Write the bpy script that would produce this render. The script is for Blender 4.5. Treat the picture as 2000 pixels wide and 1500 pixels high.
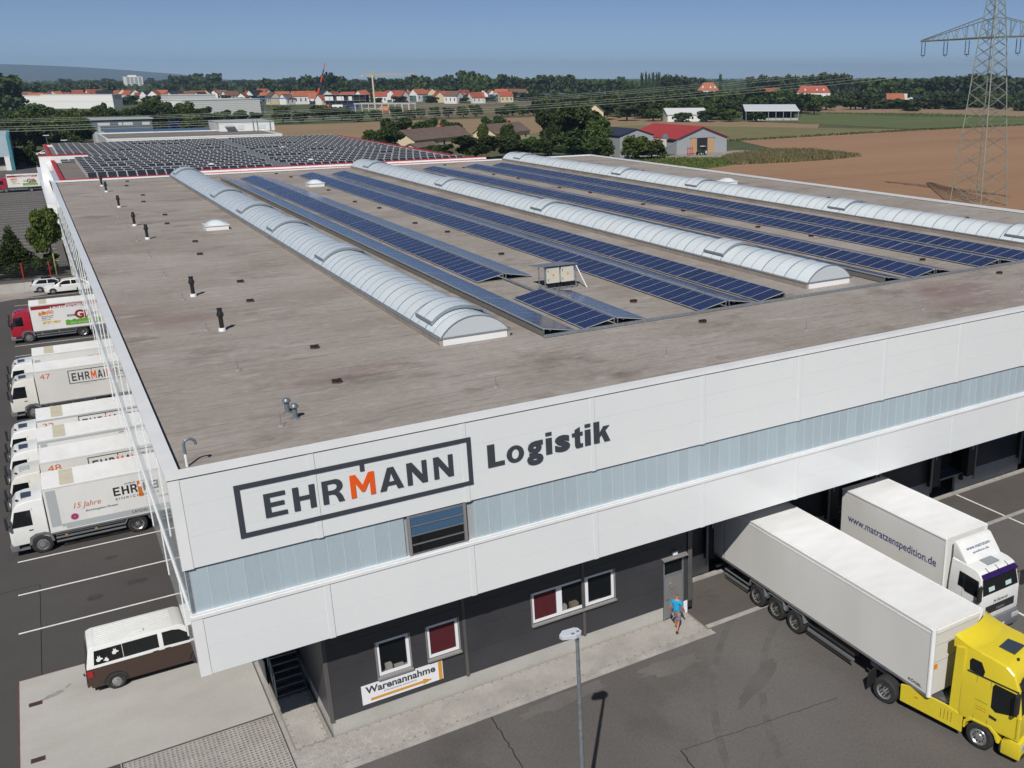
import bpy, bmesh, math, random
from mathutils import Vector, Matrix
random.seed(7)
R = math.radians
PI = math.pi
sc = bpy.context.scene
for o in list(bpy.data.objects):
    bpy.data.objects.remove(o)

# ---------------------------------------------------------------- camera
cam_d = bpy.data.cameras.new("camera")
cam = bpy.data.objects.new("camera", cam_d)
sc.collection.objects.link(cam)
cam_d.sensor_fit = 'HORIZONTAL'
cam_d.sensor_width = 36.0
cam_d.lens = 1887.08 / 2000 * 36.0
cam_d.shift_x = -(1333.5 - 1000) / 2000
cam_d.clip_start = 0.5
cam_d.clip_end = 60000
CAM = Vector((-1.803, -29.990, 22.632))
yaw, pitch, roll = 0.58445, 0.30716, -0.00225
fw = Vector((math.sin(yaw) * math.cos(pitch), math.cos(yaw) * math.cos(pitch), -math.sin(pitch)))
rt = Vector((math.cos(yaw), -math.sin(yaw), 0))
up = rt.cross(fw)
rt2 = rt * math.cos(roll) + up * math.sin(roll)
up2 = up * math.cos(roll) - rt * math.sin(roll)
mw = Matrix((rt2, up2, -fw)).transposed().to_4x4()
mw.translation = CAM
cam.matrix_world = mw
sc.camera = cam

# ---------------------------------------------------------------- sky and sun
SUNV = Vector((0.55, 0.80, -1.0)).normalized()          # the way the light travels
elev = math.asin(-SUNV.z)
world = bpy.data.worlds.new("World")
sc.world = world
world.use_nodes = True
wn = world.node_tree
bg = wn.nodes["Background"]
sky = wn.nodes.new("ShaderNodeTexSky")
sky.sky_type = 'NISHITA'
sky.sun_disc = False
sky.sun_elevation = elev
sky.sun_rotation = math.atan2(-SUNV.x, -SUNV.y)
sky.altitude = 0
sky.air_density = 0.36
sky.dust_density = 0.0
sky.ozone_density = 2.0
wn.links.new(sky.outputs[0], bg.inputs[0])
bg.inputs[1].default_value = 0.056
sun_d = bpy.data.lights.new("sun", 'SUN')
sun_d.energy = 3.6
sun_d.angle = R(0.53)
sun_d.color = (1.0, 0.955, 0.89)
sun = bpy.data.objects.new("sun", sun_d)
sun.rotation_euler = SUNV.to_track_quat('-Z', 'Y').to_euler()
sc.collection.objects.link(sun)
sc.view_settings.view_transform = 'Standard'
sc.view_settings.look = 'None'
sc.view_settings.exposure = 0.32
sc.view_settings.gamma = 1.0
sc.view_settings.use_curve_mapping = False
sc.cycles.max_bounces = 6
sc.cycles.diffuse_bounces = 3
sc.cycles.glossy_bounces = 3
sc.cycles.transparent_max_bounces = 12
sc.cycles.volume_bounces = 0
sc.cycles.use_adaptive_sampling = True
sc.cycles.adaptive_threshold = 0.02
sc.cycles.use_denoising = True
sc.cycles.caustics_reflective = False
sc.cycles.caustics_refractive = False

# ---------------------------------------------------------------- helpers
COL = sc.collection

def tag(o, label=None, cat=None, group=None, kind=None):
    if label: o["label"] = label
    if cat: o["category"] = cat
    if group: o["group"] = group
    if kind: o["kind"] = kind
    return o

def empty(name, loc=(0, 0, 0), rz=0.0, label=None, cat=None, group=None):
    o = bpy.data.objects.new(name, None)
    o.empty_display_size = 0.3
    o.location = loc
    o.rotation_euler = (0, 0, rz)
    COL.objects.link(o)
    return tag(o, label, cat, group)

def link(name, mesh, parent=None, loc=(0, 0, 0), rot=(0, 0, 0), scale=(1, 1, 1)):
    o = bpy.data.objects.new(name, mesh)
    o.location = loc
    o.rotation_euler = rot
    o.scale = scale
    COL.objects.link(o)
    if parent is not None: o.parent = parent
    return o

def copy_tree(o, parent=None):
    c = o.copy()
    COL.objects.link(c)
    if parent is not None: c.parent = parent
    for ch in list(o.children): copy_tree(ch, c)
    return c

class MB:
    """collects shapes; build() links them as one mesh object"""
    def __init__(s): s.v = []; s.f = []; s.m = []
    def add(s, vs, fs, mi=0):
        b = len(s.v); s.v += [tuple(v) for v in vs]
        for f in fs: s.f.append(tuple(b + i for i in f)); s.m.append(mi)
        return s
    def box(s, x0, x1, y0, y1, z0, z1, mi=0):
        return s.add([(x0,y0,z0),(x1,y0,z0),(x1,y1,z0),(x0,y1,z0),(x0,y0,z1),(x1,y0,z1),(x1,y1,z1),(x0,y1,z1)],
                     [(0,3,2,1),(4,5,6,7),(0,1,5,4),(1,2,6,5),(2,3,7,6),(3,0,4,7)], mi)
    def quad(s, a, b, c, d, mi=0): return s.add([a, b, c, d], [(0,1,2,3)], mi)
    def poly(s, pts, mi=0): return s.add(pts, [tuple(range(len(pts)))], mi)
    def prism(s, pts, axis, a, b, mi=0):
        """2D outline pts extruded along axis from a to b; outline counter-clockwise seen from +axis"""
        n = len(pts)
        def p3(p, t): return (t, p[0], p[1]) if axis == 0 else ((p[0], t, p[1]) if axis == 1 else (p[0], p[1], t))
        vs = [p3(p, a) for p in pts] + [p3(p, b) for p in pts]
        fs = [tuple(range(n)), tuple(range(2*n-1, n-1, -1))]
        fs += [(i, i+n, (i+1) % n + n, (i+1) % n) for i in range(n)]
        return s.add(vs, fs, mi)
    def tube(s, p0, p1, r0, r1=None, n=8, cap=True, mi=0):
        p0, p1 = Vector(p0), Vector(p1); r1 = r0 if r1 is None else r1
        d = (p1 - p0).normalized()
        a = d.orthogonal().normalized(); b = d.cross(a)
        vs = []
        for p, r in ((p0, r0), (p1, r1)):
            for i in range(n):
                t = 2*PI*i/n; vs.append(p + (a*math.cos(t) + b*math.sin(t))*r)
        fs = [(i, (i+1) % n, n+(i+1) % n, n+i) for i in range(n)]
        if cap: fs += [tuple(range(n-1, -1, -1)), tuple(range(n, 2*n))]
        return s.add(vs, fs, mi)
    def path(s, pts, r, n=6):
        for a, b in zip(pts, pts[1:]): s.tube(a, b, r, n=n)
        return s
    def lathe(s, prof, n=24, axis=2, c=(0,0,0), mi=0):
        """profile (radius, height) spun round axis through c"""
        vs = []; k = len(prof)
        for i in range(n):
            t = 2*PI*i/n; ct, st = math.cos(t), math.sin(t)
            for r, h in prof:
                p = (r*ct, r*st, h) if axis == 2 else ((r*ct, h, r*st) if axis == 1 else (h, r*ct, r*st))
                vs.append((p[0]+c[0], p[1]+c[1], p[2]+c[2]))
        fs = []
        for i in range(n):
            j = (i+1) % n
            for q in range(k-1): fs.append((i*k+q, j*k+q, j*k+q+1, i*k+q+1))
        return s.add(vs, fs, mi)
    def mesh(s, name, mats, bevel=0.0, smooth=False, seg=2, fixn=True):
        me = bpy.data.meshes.new(name)
        me.from_pydata(s.v, [], s.f)
        for m in (mats if isinstance(mats, (list, tuple)) else [mats]): me.materials.append(m)
        if any(s.m): me.polygons.foreach_set("material_index", s.m)
        if fixn or bevel:
            bm = bmesh.new(); bm.from_mesh(me)
            if bevel:
                bmesh.ops.remove_doubles(bm, verts=bm.verts, dist=1e-4)
                bmesh.ops.recalc_face_normals(bm, faces=bm.faces)
                es = [e for e in bm.edges if len(e.link_faces) == 2 and e.calc_face_angle(0) > R(22)]
                bmesh.ops.bevel(bm, geom=es, offset=bevel, segments=seg, profile=0.6, affect='EDGES', clamp_overlap=True)
            bmesh.ops.recalc_face_normals(bm, faces=bm.faces)
            bm.to_mesh(me); bm.free()
        if smooth:
            me.polygons.foreach_set("use_smooth", [True]*len(me.polygons))
            try: me.set_sharp_from_angle(angle=R(smooth if smooth is not True else 35))
            except Exception: pass
        me.update()
        return me
    def build(s, name, mats, parent=None, loc=(0,0,0), rot=(0,0,0), **k):
        return link(name, s.mesh(name, mats, **k), parent, loc, rot)

def B(name, mat, parent, *dims, **k):
    return MB().box(*dims).build(name, mat, parent, **k)

# ---------------------------------------------------------------- materials
def M(name, col, rough=0.5, metal=0.0, col2=None, scale=1.0, lo=0.35, hi=0.65, detail=5.0, stretch=(1, 1, 1),
      bump=0.0, bscale=20.0, coat=0.0, spec=0.5, rnd=0.0, alpha=None, trans=0.0, coords='Object', dirt=None, fine=0.0, fscale=30, crough=0.05):
    m = bpy.data.materials.new(name); m.use_nodes = True
    nt = m.node_tree; N = nt.nodes; Lk = nt.links
    b = N["Principled BSDF"]
    b.inputs["Roughness"].default_value = rough
    b.inputs["Metallic"].default_value = metal
    b.inputs["Specular IOR Level"].default_value = spec
    b.inputs["Coat Weight"].default_value = coat
    b.inputs["Coat Roughness"].default_value = crough
    if trans: b.inputs["Transmission Weight"].default_value = trans
    if alpha is not None: b.inputs["Alpha"].default_value = alpha
    tc = N.new("ShaderNodeTexCoord"); mp = N.new("ShaderNodeMapping"); mp.inputs["Scale"].default_value = stretch
    if coords == 'World':
        g = N.new("ShaderNodeNewGeometry"); Lk.new(g.outputs["Position"], mp.inputs["Vector"])
    else: Lk.new(tc.outputs[coords], mp.inputs["Vector"])
    def rgba(c): return (c[0], c[1], c[2], 1)
    out = None
    def noise(sc_, det, ro=0.6):
        n = N.new("ShaderNodeTexNoise"); n.inputs["Scale"].default_value = sc_; n.inputs["Detail"].default_value = det
        n.inputs["Roughness"].default_value = ro; Lk.new(mp.outputs[0], n.inputs["Vector"]); return n.outputs["Fac"]
    def mix(f, a, c, mode='MIX'):
        x = N.new("ShaderNodeMix"); x.data_type = 'RGBA'; x.blend_type = mode
        if isinstance(f, float): x.inputs[0].default_value = f
        else: Lk.new(f, x.inputs[0])
        for i, q in ((6, a), (7, c)):
            if isinstance(q, tuple): x.inputs[i].default_value = rgba(q)
            else: Lk.new(q, x.inputs[i])
        return x.outputs[2]
    def ramp(f, l, h):
        r = N.new("ShaderNodeMapRange"); r.inputs[1].default_value = l; r.inputs[2].default_value = h; Lk.new(f, r.inputs[0]); return r.outputs[0]
    out = col
    if col2 is not None: out = mix(ramp(noise(scale, detail), lo, hi), col, col2)
    if dirt is not None:                      # (colour, scale, lo, hi, stretch-free)
        out = mix(ramp(noise(dirt[1], 6.0, 0.65), dirt[2], dirt[3]), out, dirt[0])
    if fine:
        v = N.new("ShaderNodeMapRange"); v.inputs[1].default_value = 0.3; v.inputs[2].default_value = 0.7
        v.inputs[3].default_value = 1 - fine; v.inputs[4].default_value = 1 + fine
        Lk.new(noise(fscale, 3.0, 0.7), v.inputs[0])
        cc = N.new("ShaderNodeCombineColor")
        for i in range(3): Lk.new(v.outputs[0], cc.inputs[i])
        out = mix(1.0, out, cc.outputs[0], 'MULTIPLY')
    if rnd:
        oi = N.new("ShaderNodeObjectInfo"); v = N.new("ShaderNodeMapRange")
        v.inputs[3].default_value = 1 - rnd; v.inputs[4].default_value = 1 + rnd; Lk.new(oi.outputs["Random"], v.inputs[0])
        cc = N.new("ShaderNodeCombineColor")
        for i in range(3): Lk.new(v.outputs[0], cc.inputs[i])
        out = mix(1.0, out, cc.outputs[0], 'MULTIPLY')
    if isinstance(out, tuple): b.inputs["Base Color"].default_value = rgba(out)
    else: Lk.new(out, b.inputs["Base Color"])
    if bump:
        bp = N.new("ShaderNodeBump"); bp.inputs["Strength"].default_value = bump; bp.inputs["Distance"].default_value = 0.02
        Lk.new(noise(bscale, 4.0), bp.inputs["Height"]); Lk.new(bp.outputs[0], b.inputs["Normal"])
    return m

def nodes(m):
    nt = m.node_tree
    return nt.nodes, nt.links, nt.nodes["Principled BSDF"]

def MATH(N, Lk, op, a, b=None, c=None):
    n = N.new("ShaderNodeMath"); n.operation = op
    for i, q in enumerate((a, b, c)):
        if q is None: continue
        if isinstance(q, (int, float)): n.inputs[i].default_value = q
        else: Lk.new(q, n.inputs[i])
    return n.outputs[0]

white_panel = M("white_panel", (0.775, 0.80, 0.805), 0.22, col2=(0.75, 0.78, 0.79), scale=0.25, coat=0.8, rnd=0.004, fine=0.01, fscale=3, crough=0.02)
white_trim = M("white_trim", (0.82, 0.83, 0.83), 0.3, col2=(0.76, 0.775, 0.78), scale=0.8, coat=0.3)
joint_grey = M("joint_grey", (0.36, 0.39, 0.41), 0.6)
band_joint_m = M("band_joint", (0.52, 0.60, 0.645), 0.4)
poly_band = M("polycarbonate_band", (0.385, 0.475, 0.535), 0.28, col2=(0.43, 0.515, 0.565), scale=6, stretch=(6, 6, 0.4), coat=0.4, rnd=0.05, spec=0.6)
alu = M("aluminium", (0.55, 0.57, 0.58), 0.38, 0.85, col2=(0.45, 0.47, 0.49), scale=3)
galv = M("galvanised", (0.36, 0.40, 0.43), 0.45, 0.6, col2=(0.25, 0.29, 0.32), scale=9)
dark_panel = M("anthracite_panel", (0.040, 0.041, 0.047), 0.42, col2=(0.048, 0.049, 0.055), scale=0.6, rnd=0.06, fine=0.08, fscale=40)
dark_trim = M("dark_trim", (0.105, 0.10, 0.096), 0.45, col2=(0.085, 0.082, 0.08), scale=1.2)
black = M("black_rubber", (0.012, 0.012, 0.013), 0.75, col2=(0.02, 0.02, 0.02), scale=4)
blackp = M("black_plastic", (0.02, 0.02, 0.022), 0.45, col2=(0.03, 0.03, 0.032), scale=5)
soffit_m = M("soffit_grey", (0.50, 0.50, 0.49), 0.7, col2=(0.44, 0.44, 0.43), scale=0.5)
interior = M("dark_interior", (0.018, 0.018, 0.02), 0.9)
concrete = M("concrete", (0.46, 0.45, 0.42), 0.85, col2=(0.36, 0.35, 0.325), scale=0.55, lo=0.3, hi=0.75, fine=0.08, fscale=14, bump=0.15, bscale=30)
concrete_pad = M("concrete_slab", (0.44, 0.43, 0.405), 0.85, col2=(0.38, 0.365, 0.34), scale=0.35, lo=0.35, hi=0.7, fine=0.05, fscale=9,
                 dirt=((0.27, 0.255, 0.23), 0.5, 0.68, 0.86), coords='World', stretch=(1, 1.6, 1))
paver_m = M("paver_stone", (0.42, 0.40, 0.375), 0.85, col2=(0.33, 0.315, 0.295), scale=0.8, fine=0.12, fscale=20, coords='World', rnd=0.09)
joint_sand = M("joint_sand", (0.25, 0.235, 0.21), 0.95, col2=(0.30, 0.28, 0.25), scale=3, coords='World')
kerb_m = M("kerb_concrete", (0.40, 0.385, 0.36), 0.85, col2=(0.30, 0.285, 0.265), scale=1.2, fine=0.1, fscale=10, coords='World')
soil = M("soil_in_pavers", (0.075, 0.07, 0.055), 0.95, col2=(0.06, 0.075, 0.035), scale=2)
paint = M("road_paint", (0.72, 0.72, 0.69), 0.7, col2=(0.5, 0.49, 0.47), scale=2.0, lo=0.5, hi=0.8, coords='World', fine=0.06)
tar = M("tar_seal", (0.012, 0.012, 0.012), 0.6)
asphalt = M("asphalt", (0.130, 0.122, 0.116), 0.85, col2=(0.098, 0.090, 0.086), scale=0.12, lo=0.32, hi=0.68, detail=10, coords='World',
            dirt=((0.070, 0.063, 0.059), 0.20, 0.56, 0.80), fine=0.16, fscale=11, bump=0.2, bscale=60, stretch=(1, 0.7, 1))
asphalt_side = M("asphalt_parking", (0.072, 0.067, 0.066), 0.85, col2=(0.058, 0.054, 0.053), scale=0.25, lo=0.3, hi=0.7, detail=8, coords='World',
            dirt=((0.035, 0.033, 0.032), 0.4, 0.64, 0.84), fine=0.14, fscale=14, stretch=(1, 1, 1))
asphalt_dock = M("asphalt_dock", (0.105, 0.096, 0.087), 0.85, col2=(0.082, 0.074, 0.067), scale=0.35, lo=0.3, hi=0.7, detail=8, coords='World',
            dirt=((0.045, 0.040, 0.036), 0.5, 0.58, 0.8), fine=0.12, fscale=14, stretch=(1, 1.4, 1))

# roof membrane: rolls laid along X (seams every metre of Y), blotches drawn out along X
roof_m = M("roof_membrane", (0.335, 0.306, 0.282), 0.9, col2=(0.250, 0.215, 0.188), scale=0.17, lo=0.36, hi=0.70, detail=10, coords='World',
           stretch=(0.75, 1.15, 1), dirt=((0.120, 0.094, 0.074), 0.30, 0.56, 0.78), fine=0.13, fscale=3.5)
def roof_nodes():
    N, Lk, b = nodes(roof_m)
    base = b.inputs["Base Color"].links[0].from_socket
    g = N.new("ShaderNodeNewGeometry"); sp = N.new("ShaderNodeSeparateXYZ"); Lk.new(g.outputs["Position"], sp.inputs[0])
    def nz(s, det, st):
        mp = N.new("ShaderNodeMapping"); mp.inputs["Scale"].default_value = st; Lk.new(g.outputs["Position"], mp.inputs[0])
        n = N.new("ShaderNodeTexNoise"); n.inputs["Scale"].default_value = s; n.inputs["Detail"].default_value = det
        Lk.new(mp.outputs[0], n.inputs["Vector"]); return n.outputs["Fac"]
    def mixc(f, a, c):
        x = N.new("ShaderNodeMix"); x.data_type = 'RGBA'; Lk.new(f, x.inputs[0]); Lk.new(a, x.inputs[6]); x.inputs[7].default_value = (*c, 1); return x.outputs[2]
    def rmp(f, l, h, o=1.0):
        r = N.new("ShaderNodeMapRange"); r.inputs[1].default_value = l; r.inputs[2].default_value = h; r.inputs[4].default_value = o; Lk.new(f, r.inputs[0]); return r.outputs[0]
    # seams
    wob = MATH(N, Lk, 'MULTIPLY', nz(0.8, 3, (1, 1, 1)), 0.08)
    fy = MATH(N, Lk, 'FRACT', MATH(N, Lk, 'ADD', sp.outputs[1], wob))
    seam = MATH(N, Lk, 'LESS_THAN', MATH(N, Lk, 'ABSOLUTE', MATH(N, Lk, 'SUBTRACT', fy, 0.5)), 0.022)
    seam = MATH(N, Lk, 'MULTIPLY', seam, rmp(nz(0.5, 4, (0.6, 3, 1)), 0.36, 0.56, 0.6))
    c = mixc(seam, base, (0.11, 0.10, 0.088))
    # roll to roll tone
    roll_ = MATH(N, Lk, 'FLOOR', MATH(N, Lk, 'ADD', sp.outputs[1], 0.5))
    wn_ = N.new("ShaderNodeTexWhiteNoise"); wn_.noise_dimensions = '1D'; Lk.new(roll_, wn_.inputs["W"])
    tone = rmp(wn_.outputs["Value"], 0.0, 1.0, 0.09)
    c = mixc(tone, c, (0.17, 0.15, 0.133))
    # pinkish worn patches and pale scuffs
    c = mixc(rmp(nz(0.11, 5, (0.8, 1.3, 1)), 0.58, 0.70, 0.6), c, (0.20, 0.130, 0.125))
    c = mixc(rmp(nz(0.8, 8, (0.45, 2.0, 1)), 0.58, 0.72, 0.42), c, (0.115, 0.098, 0.082))
    c = mixc(rmp(nz(1.1, 8, (0.6, 1.4, 1)), 0.60, 0.76, 0.6), c, (0.43, 0.405, 0.38))
    Lk.new(c, b.inputs["Base Color"])
roof_nodes()

solar_frame = M("solar_frame", (0.62, 0.64, 0.66), 0.4, 0.5)
def solar(name, cell, line, cw=0.16, cl=0.16, lw=0.012, rough=0.12, spec=0.5):
    m = M(name, cell, rough, spec=spec)
    N, Lk, b = nodes(m)
    tc = N.new("ShaderNodeTexCoord"); sp = N.new("ShaderNodeSeparateXYZ"); Lk.new(tc.outputs["Object"], sp.inputs[0])
    def ln(s, p, off, w): 
        f = MATH(N, Lk, 'FRACT', MATH(N, Lk, 'ADD', MATH(N, Lk, 'DIVIDE', s, p), off))
        return MATH(N, Lk, 'LESS_THAN', f, w / p)
    grid = MATH(N, Lk, 'MAXIMUM', ln(sp.outputs[0], cw, 0.5, lw), ln(sp.outputs[1], cl, 0.03, lw))
    oi = N.new("ShaderNodeObjectInfo")
    mx = N.new("ShaderNodeMix"); mx.data_type = 'RGBA'; Lk.new(grid, mx.inputs[0])
    hs = N.new("ShaderNodeHueSaturation"); hs.inputs["Color"].default_value = (*cell, 1)
    v = N.new("ShaderNodeMapRange"); v.inputs[3].default_value = 0.85; v.inputs[4].default_value = 1.2; Lk.new(oi.outputs["Random"], v.inputs[0])
    Lk.new(v.outputs[0], hs.inputs["Value"]); Lk.new(hs.outputs[0], mx.inputs[6])
    mx.inputs[7].default_value = (*line, 1); Lk.new(mx.outputs[2], b.inputs["Base Color"])
    return m
solar_blue = solar("solar_cells_blue", (0.012, 0.022, 0.085), (0.10, 0.13, 0.22), rough=0.16)
solar_dark = solar("solar_cells_dark", (0.022, 0.024, 0.036), (0.06, 0.065, 0.08), rough=0.3)
milk = M("milky_polycarbonate", (0.67, 0.73, 0.755), 0.25, col2=(0.61, 0.68, 0.715), scale=0.9, coat=0.5, rnd=0.03)
rib_m = M("rib_grey", (0.27, 0.32, 0.37), 0.4, 0.4)
curb_m = M("curb_felt", (0.40, 0.365, 0.32), 0.9, col2=(0.30, 0.265, 0.225), scale=0.5, coords='World', fine=0.1, fscale=6)
red_trim = M("red_trim", (0.42, 0.022, 0.03), 0.45)
sign_dark = M("sign_anthracite", (0.045, 0.052, 0.066), 0.5)
sign_orange = M("sign_orange", (0.80, 0.10, 0.008), 0.5)
arrow_m = M("arrow_ochre", (0.62, 0.30, 0.035), 0.5)
sign_white = M("sign_white", (0.78, 0.79, 0.82), 0.45)
blind_red = M("red_blind", (0.20, 0.008, 0.018), 0.8)
upvc = M("white_upvc", (0.80, 0.82, 0.85), 0.35)
sillm = M("metal_sill", (0.30, 0.285, 0.275), 0.4, 0.3)
door_m = M("steel_door", (0.20, 0.20, 0.195), 0.45, col2=(0.17, 0.17, 0.168), scale=1.5)

def glass(name, tint=(0.02, 0.025, 0.03), t=0.55):
    m = bpy.data.materials.new(name); m.use_nodes = True
    nt = m.node_tree; N, Lk = nt.nodes, nt.links
    b = N["Principled BSDF"]; b.inputs["Base Color"].default_value = (*tint, 1); b.inputs["Roughness"].default_value = 0.04
    b.inputs["Specular IOR Level"].default_value = 0.6
    tr = N.new("ShaderNodeBsdfTransparent"); mx = N.new("ShaderNodeMixShader"); mx.inputs[0].default_value = 1 - t
    Lk.new(tr.outputs[0], mx.inputs[1]); Lk.new(b.outputs[0], mx.inputs[2]); Lk.new(mx.outputs[0], N["Material Output"].inputs[0])
    return m
pane_m = glass("window_pane", t=0.6)
car_glass = M("car_glass", (0.008, 0.010, 0.011), 0.05, spec=0.6)
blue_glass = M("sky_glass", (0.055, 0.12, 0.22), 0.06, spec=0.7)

# ---------------------------------------------------------------- lettering (all meshes are made here, while the scene is small)

GLYPH = {
 "E": [[(0,0),(1,0),(1,.18),(.27,.18),(.27,.42),(.9,.42),(.9,.6),(.27,.6),(.27,.82),(.98,.82),(.98,1),(0,1)]],
 "H": [[(0,0),(.27,0),(.27,.41),(.73,.41),(.73,0),(1,0),(1,1),(.73,1),(.73,.59),(.27,.59),(.27,1),(0,1)]],
 "M": [[(0,0),(.21,0),(.21,.62),(.43,.20),(.57,.20),(.79,.62),(.79,0),(1,0),(1,1),(.76,1),(.5,.50),(.24,1),(0,1)]],
 "A": [[(0,0),(.26,0),(.33,.2),(.67,.2),(.74,0),(1,0),(.63,1),(.37,1)],[(.39,.37),(.61,.37),(.5,.74)]],
 "N": [[(0,0),(.25,0),(.25,.6),(.72,0),(1,0),(1,1),(.75,1),(.75,.4),(.28,1),(0,1)]],
 "R": [[(0,0),(.26,0),(.26,.38),(.44,.38),(.56,.34),(.64,.22),(.72,0),(1,0),(.90,.27),(.82,.39),(.74,.45),(.86,.51),(.94,.61),(.96,.73),(.92,.86),(.82,.95),(.68,1),(0,1)],[(.26,.55),(.54,.55),(.65,.60),(.69,.69),(.65,.78),(.54,.83),(.26,.83)]],
 "L": [[(0,0),(1,0),(1,.2),(.44,.2),(.44,1),(0,1)]],
 "o": [[(.5+.5*math.cos(t),.5+.5*math.sin(t)) for t in [2*PI*i/28 for i in range(28)]],[(.5+.2*math.cos(t),.5+.29*math.sin(t)) for t in [2*PI*i/20 for i in range(20)]]],
 "i": [[(0,0),(1,0),(1,.74),(0,.74)],None,[(0,.84),(1,.84),(1,1),(0,1)]],
 "k": [[(0,0),(.36,0),(.36,.24),(.46,.35),(.64,0),(1,0),(.71,.53),(.97,.74),(.58,.74),(.36,.48),(.36,1),(0,1)]],
 "t": [[(.25,.14),(.33,.03),(.55,0),(1,.02),(1,.2),(.84,.19),(.75,.25),(.75,.57),(1,.57),(1,.75),(.75,.75),(.75,1),(.25,.88),(.25,.75),(0,.75),(0,.57),(.25,.57)]],
}
from mathutils.geometry import tessellate_polygon
def glyph_mesh(ch):
    me = bpy.data.meshes.new("letter"); vs, fs = [], []
    polys = GLYPH[ch]; groups = []
    if None in polys: groups = [[polys[0]], [polys[2]]]
    else: groups = [polys]
    for grp in groups:
        flat = [Vector((x, y, 0)) for pl_ in grp for x, y in pl_]
        k = len(vs); vs += [tuple(v) for v in flat]
        for t in tessellate_polygon([[Vector((x, y, 0)) for x, y in pl_] for pl_ in grp]): fs.append(tuple(k+i for i in t))
    me.from_pydata(vs, [], fs); me.update()
    return me, 0.0, 1.0, 0.0, 1.0
_T = {}
def text_mesh(s, bold=0.0, shear=0.0, sp=1.0):
    k = (s, bold, shear, sp)
    if k in _T: return _T[k]
    if s in GLYPH and len(s) == 1 and not shear:
        _T[k] = glyph_mesh(s); return _T[k]
    cu = bpy.data.curves.new("lettering", 'FONT'); cu.body = s; cu.size = 1.0; cu.offset = bold; cu.shear = shear; cu.space_character = sp
    cu.resolution_u = 3
    ob = bpy.data.objects.new("lettering", cu); COL.objects.link(ob)
    dg = bpy.context.evaluated_depsgraph_get()
    me = bpy.data.meshes.new_from_object(ob.evaluated_get(dg))
    bpy.data.objects.remove(ob); bpy.data.curves.remove(cu)
    xs = [v.co.x for v in me.vertices]; ys = [v.co.y for v in me.vertices]
    _T[k] = (me, min(xs), max(xs), min(ys), max(ys))
    return _T[k]

def letters(name, s, mat, parent, x0, x1, z0, z1, y=0.0, rz=0.0, bold=0.0, shear=0.0, sp=1.0, origin=None, flat=False):
    """flat lettering filling the box x0..x1, z0..z1 on the plane local y, facing -y (turned by rz about z)"""
    me0, a, b, c, d = text_mesh(s, bold, shear, sp)
    me = me0.copy(); me.materials.clear(); me.materials.append(mat)
    sx, sz = (x1-x0)/(b-a), (z1-z0)/(d-c)
    ca, sa = math.cos(rz), math.sin(rz)
    for v in me.vertices:
        x = x0 + (v.co.x-a)*sx; z = z0 + (v.co.y-c)*sz
        if flat: v.co = (x*ca - z*sa, x*sa + z*ca, y)
        else: v.co = (x*ca - y*sa, x*sa + y*ca, z)
    me.update()
    return link(name, me, parent, origin or (0, 0, 0))
for _k in [("g", 0.045), ("s", 0.045), ("Warenannahme", 0.03), ("(Otrzymanie towarów)",), ("15 Jahre", 0.0, 0.3), ("Einrichtungshaus Ehrmann", 0.0, 0.35), ("EHR", 0.02), ("MANN", 0.02), ("EINRICHTUNG", 0.0, 0.0, 1.3), ("einfach",), ("LANDAU · R",), ("48",), ("32",), ("47",),
           ("Entdecken Sie den", 0.03, 0.2), ("UNTERSCHIED.", 0.03, 0.2), ("B", 0.05), ("I", 0.05), ("G", 0.05), ("O", 0.05), ("DER MITNAHME-", 0.02), ("MARKT VON", 0.02), ("MÖBEL GILB", 0.02), ("JETZT NEU!", 0.06), ("Gut und günstig", 0.0, 0.2), ("ilb", 0.04), ("MÖBEL", 0.02),
           ("KÖGEL", 0.03), ("www.osm.pl",), ("+48 22 391 13 41",), ("OSM", 0.03), ("www.matratzenspedition.de", 0.012), ("MAN", 0.03), ("Kliewe", 0.0, 0.3), ("WI-M 42",), ("www.matratzen-",), ("spedition.de",)]:
    text_mesh(*_k)
ORD = ["first","second","third","fourth","fifth","sixth","seventh","eighth","ninth","tenth","eleventh","twelfth","thirteenth","fourteenth","fifteenth","sixteenth","seventeenth","eighteenth","nineteenth"]
def ordinal(n):
    if n <= 19: return ORD[n-1]
    t, u = divmod(n, 10); T_ = ["", "", "twenty", "thirty", "forty", "fifty", "sixty", "seventy", "eighty"]
    return (T_[t] + "-" + ORD[u-1]) if u else {2: "twentieth", 3: "thirtieth", 4: "fortieth", 5: "fiftieth", 6: "sixtieth", 7: "seventieth", 8: "eightieth"}[t]

# ================================================================ ground of the yard
def sheet(name, mat, pts, z, kind='structure', parent=None):
    o = MB().poly([(x, y, z) for x, y in pts]).build(name, mat, parent, fixn=False)
    return tag(o, kind=kind) if kind else o
def rect(x0, x1, y0, y1): return [(x0, y0), (x1, y0), (x1, y1), (x0, y1)]

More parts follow.
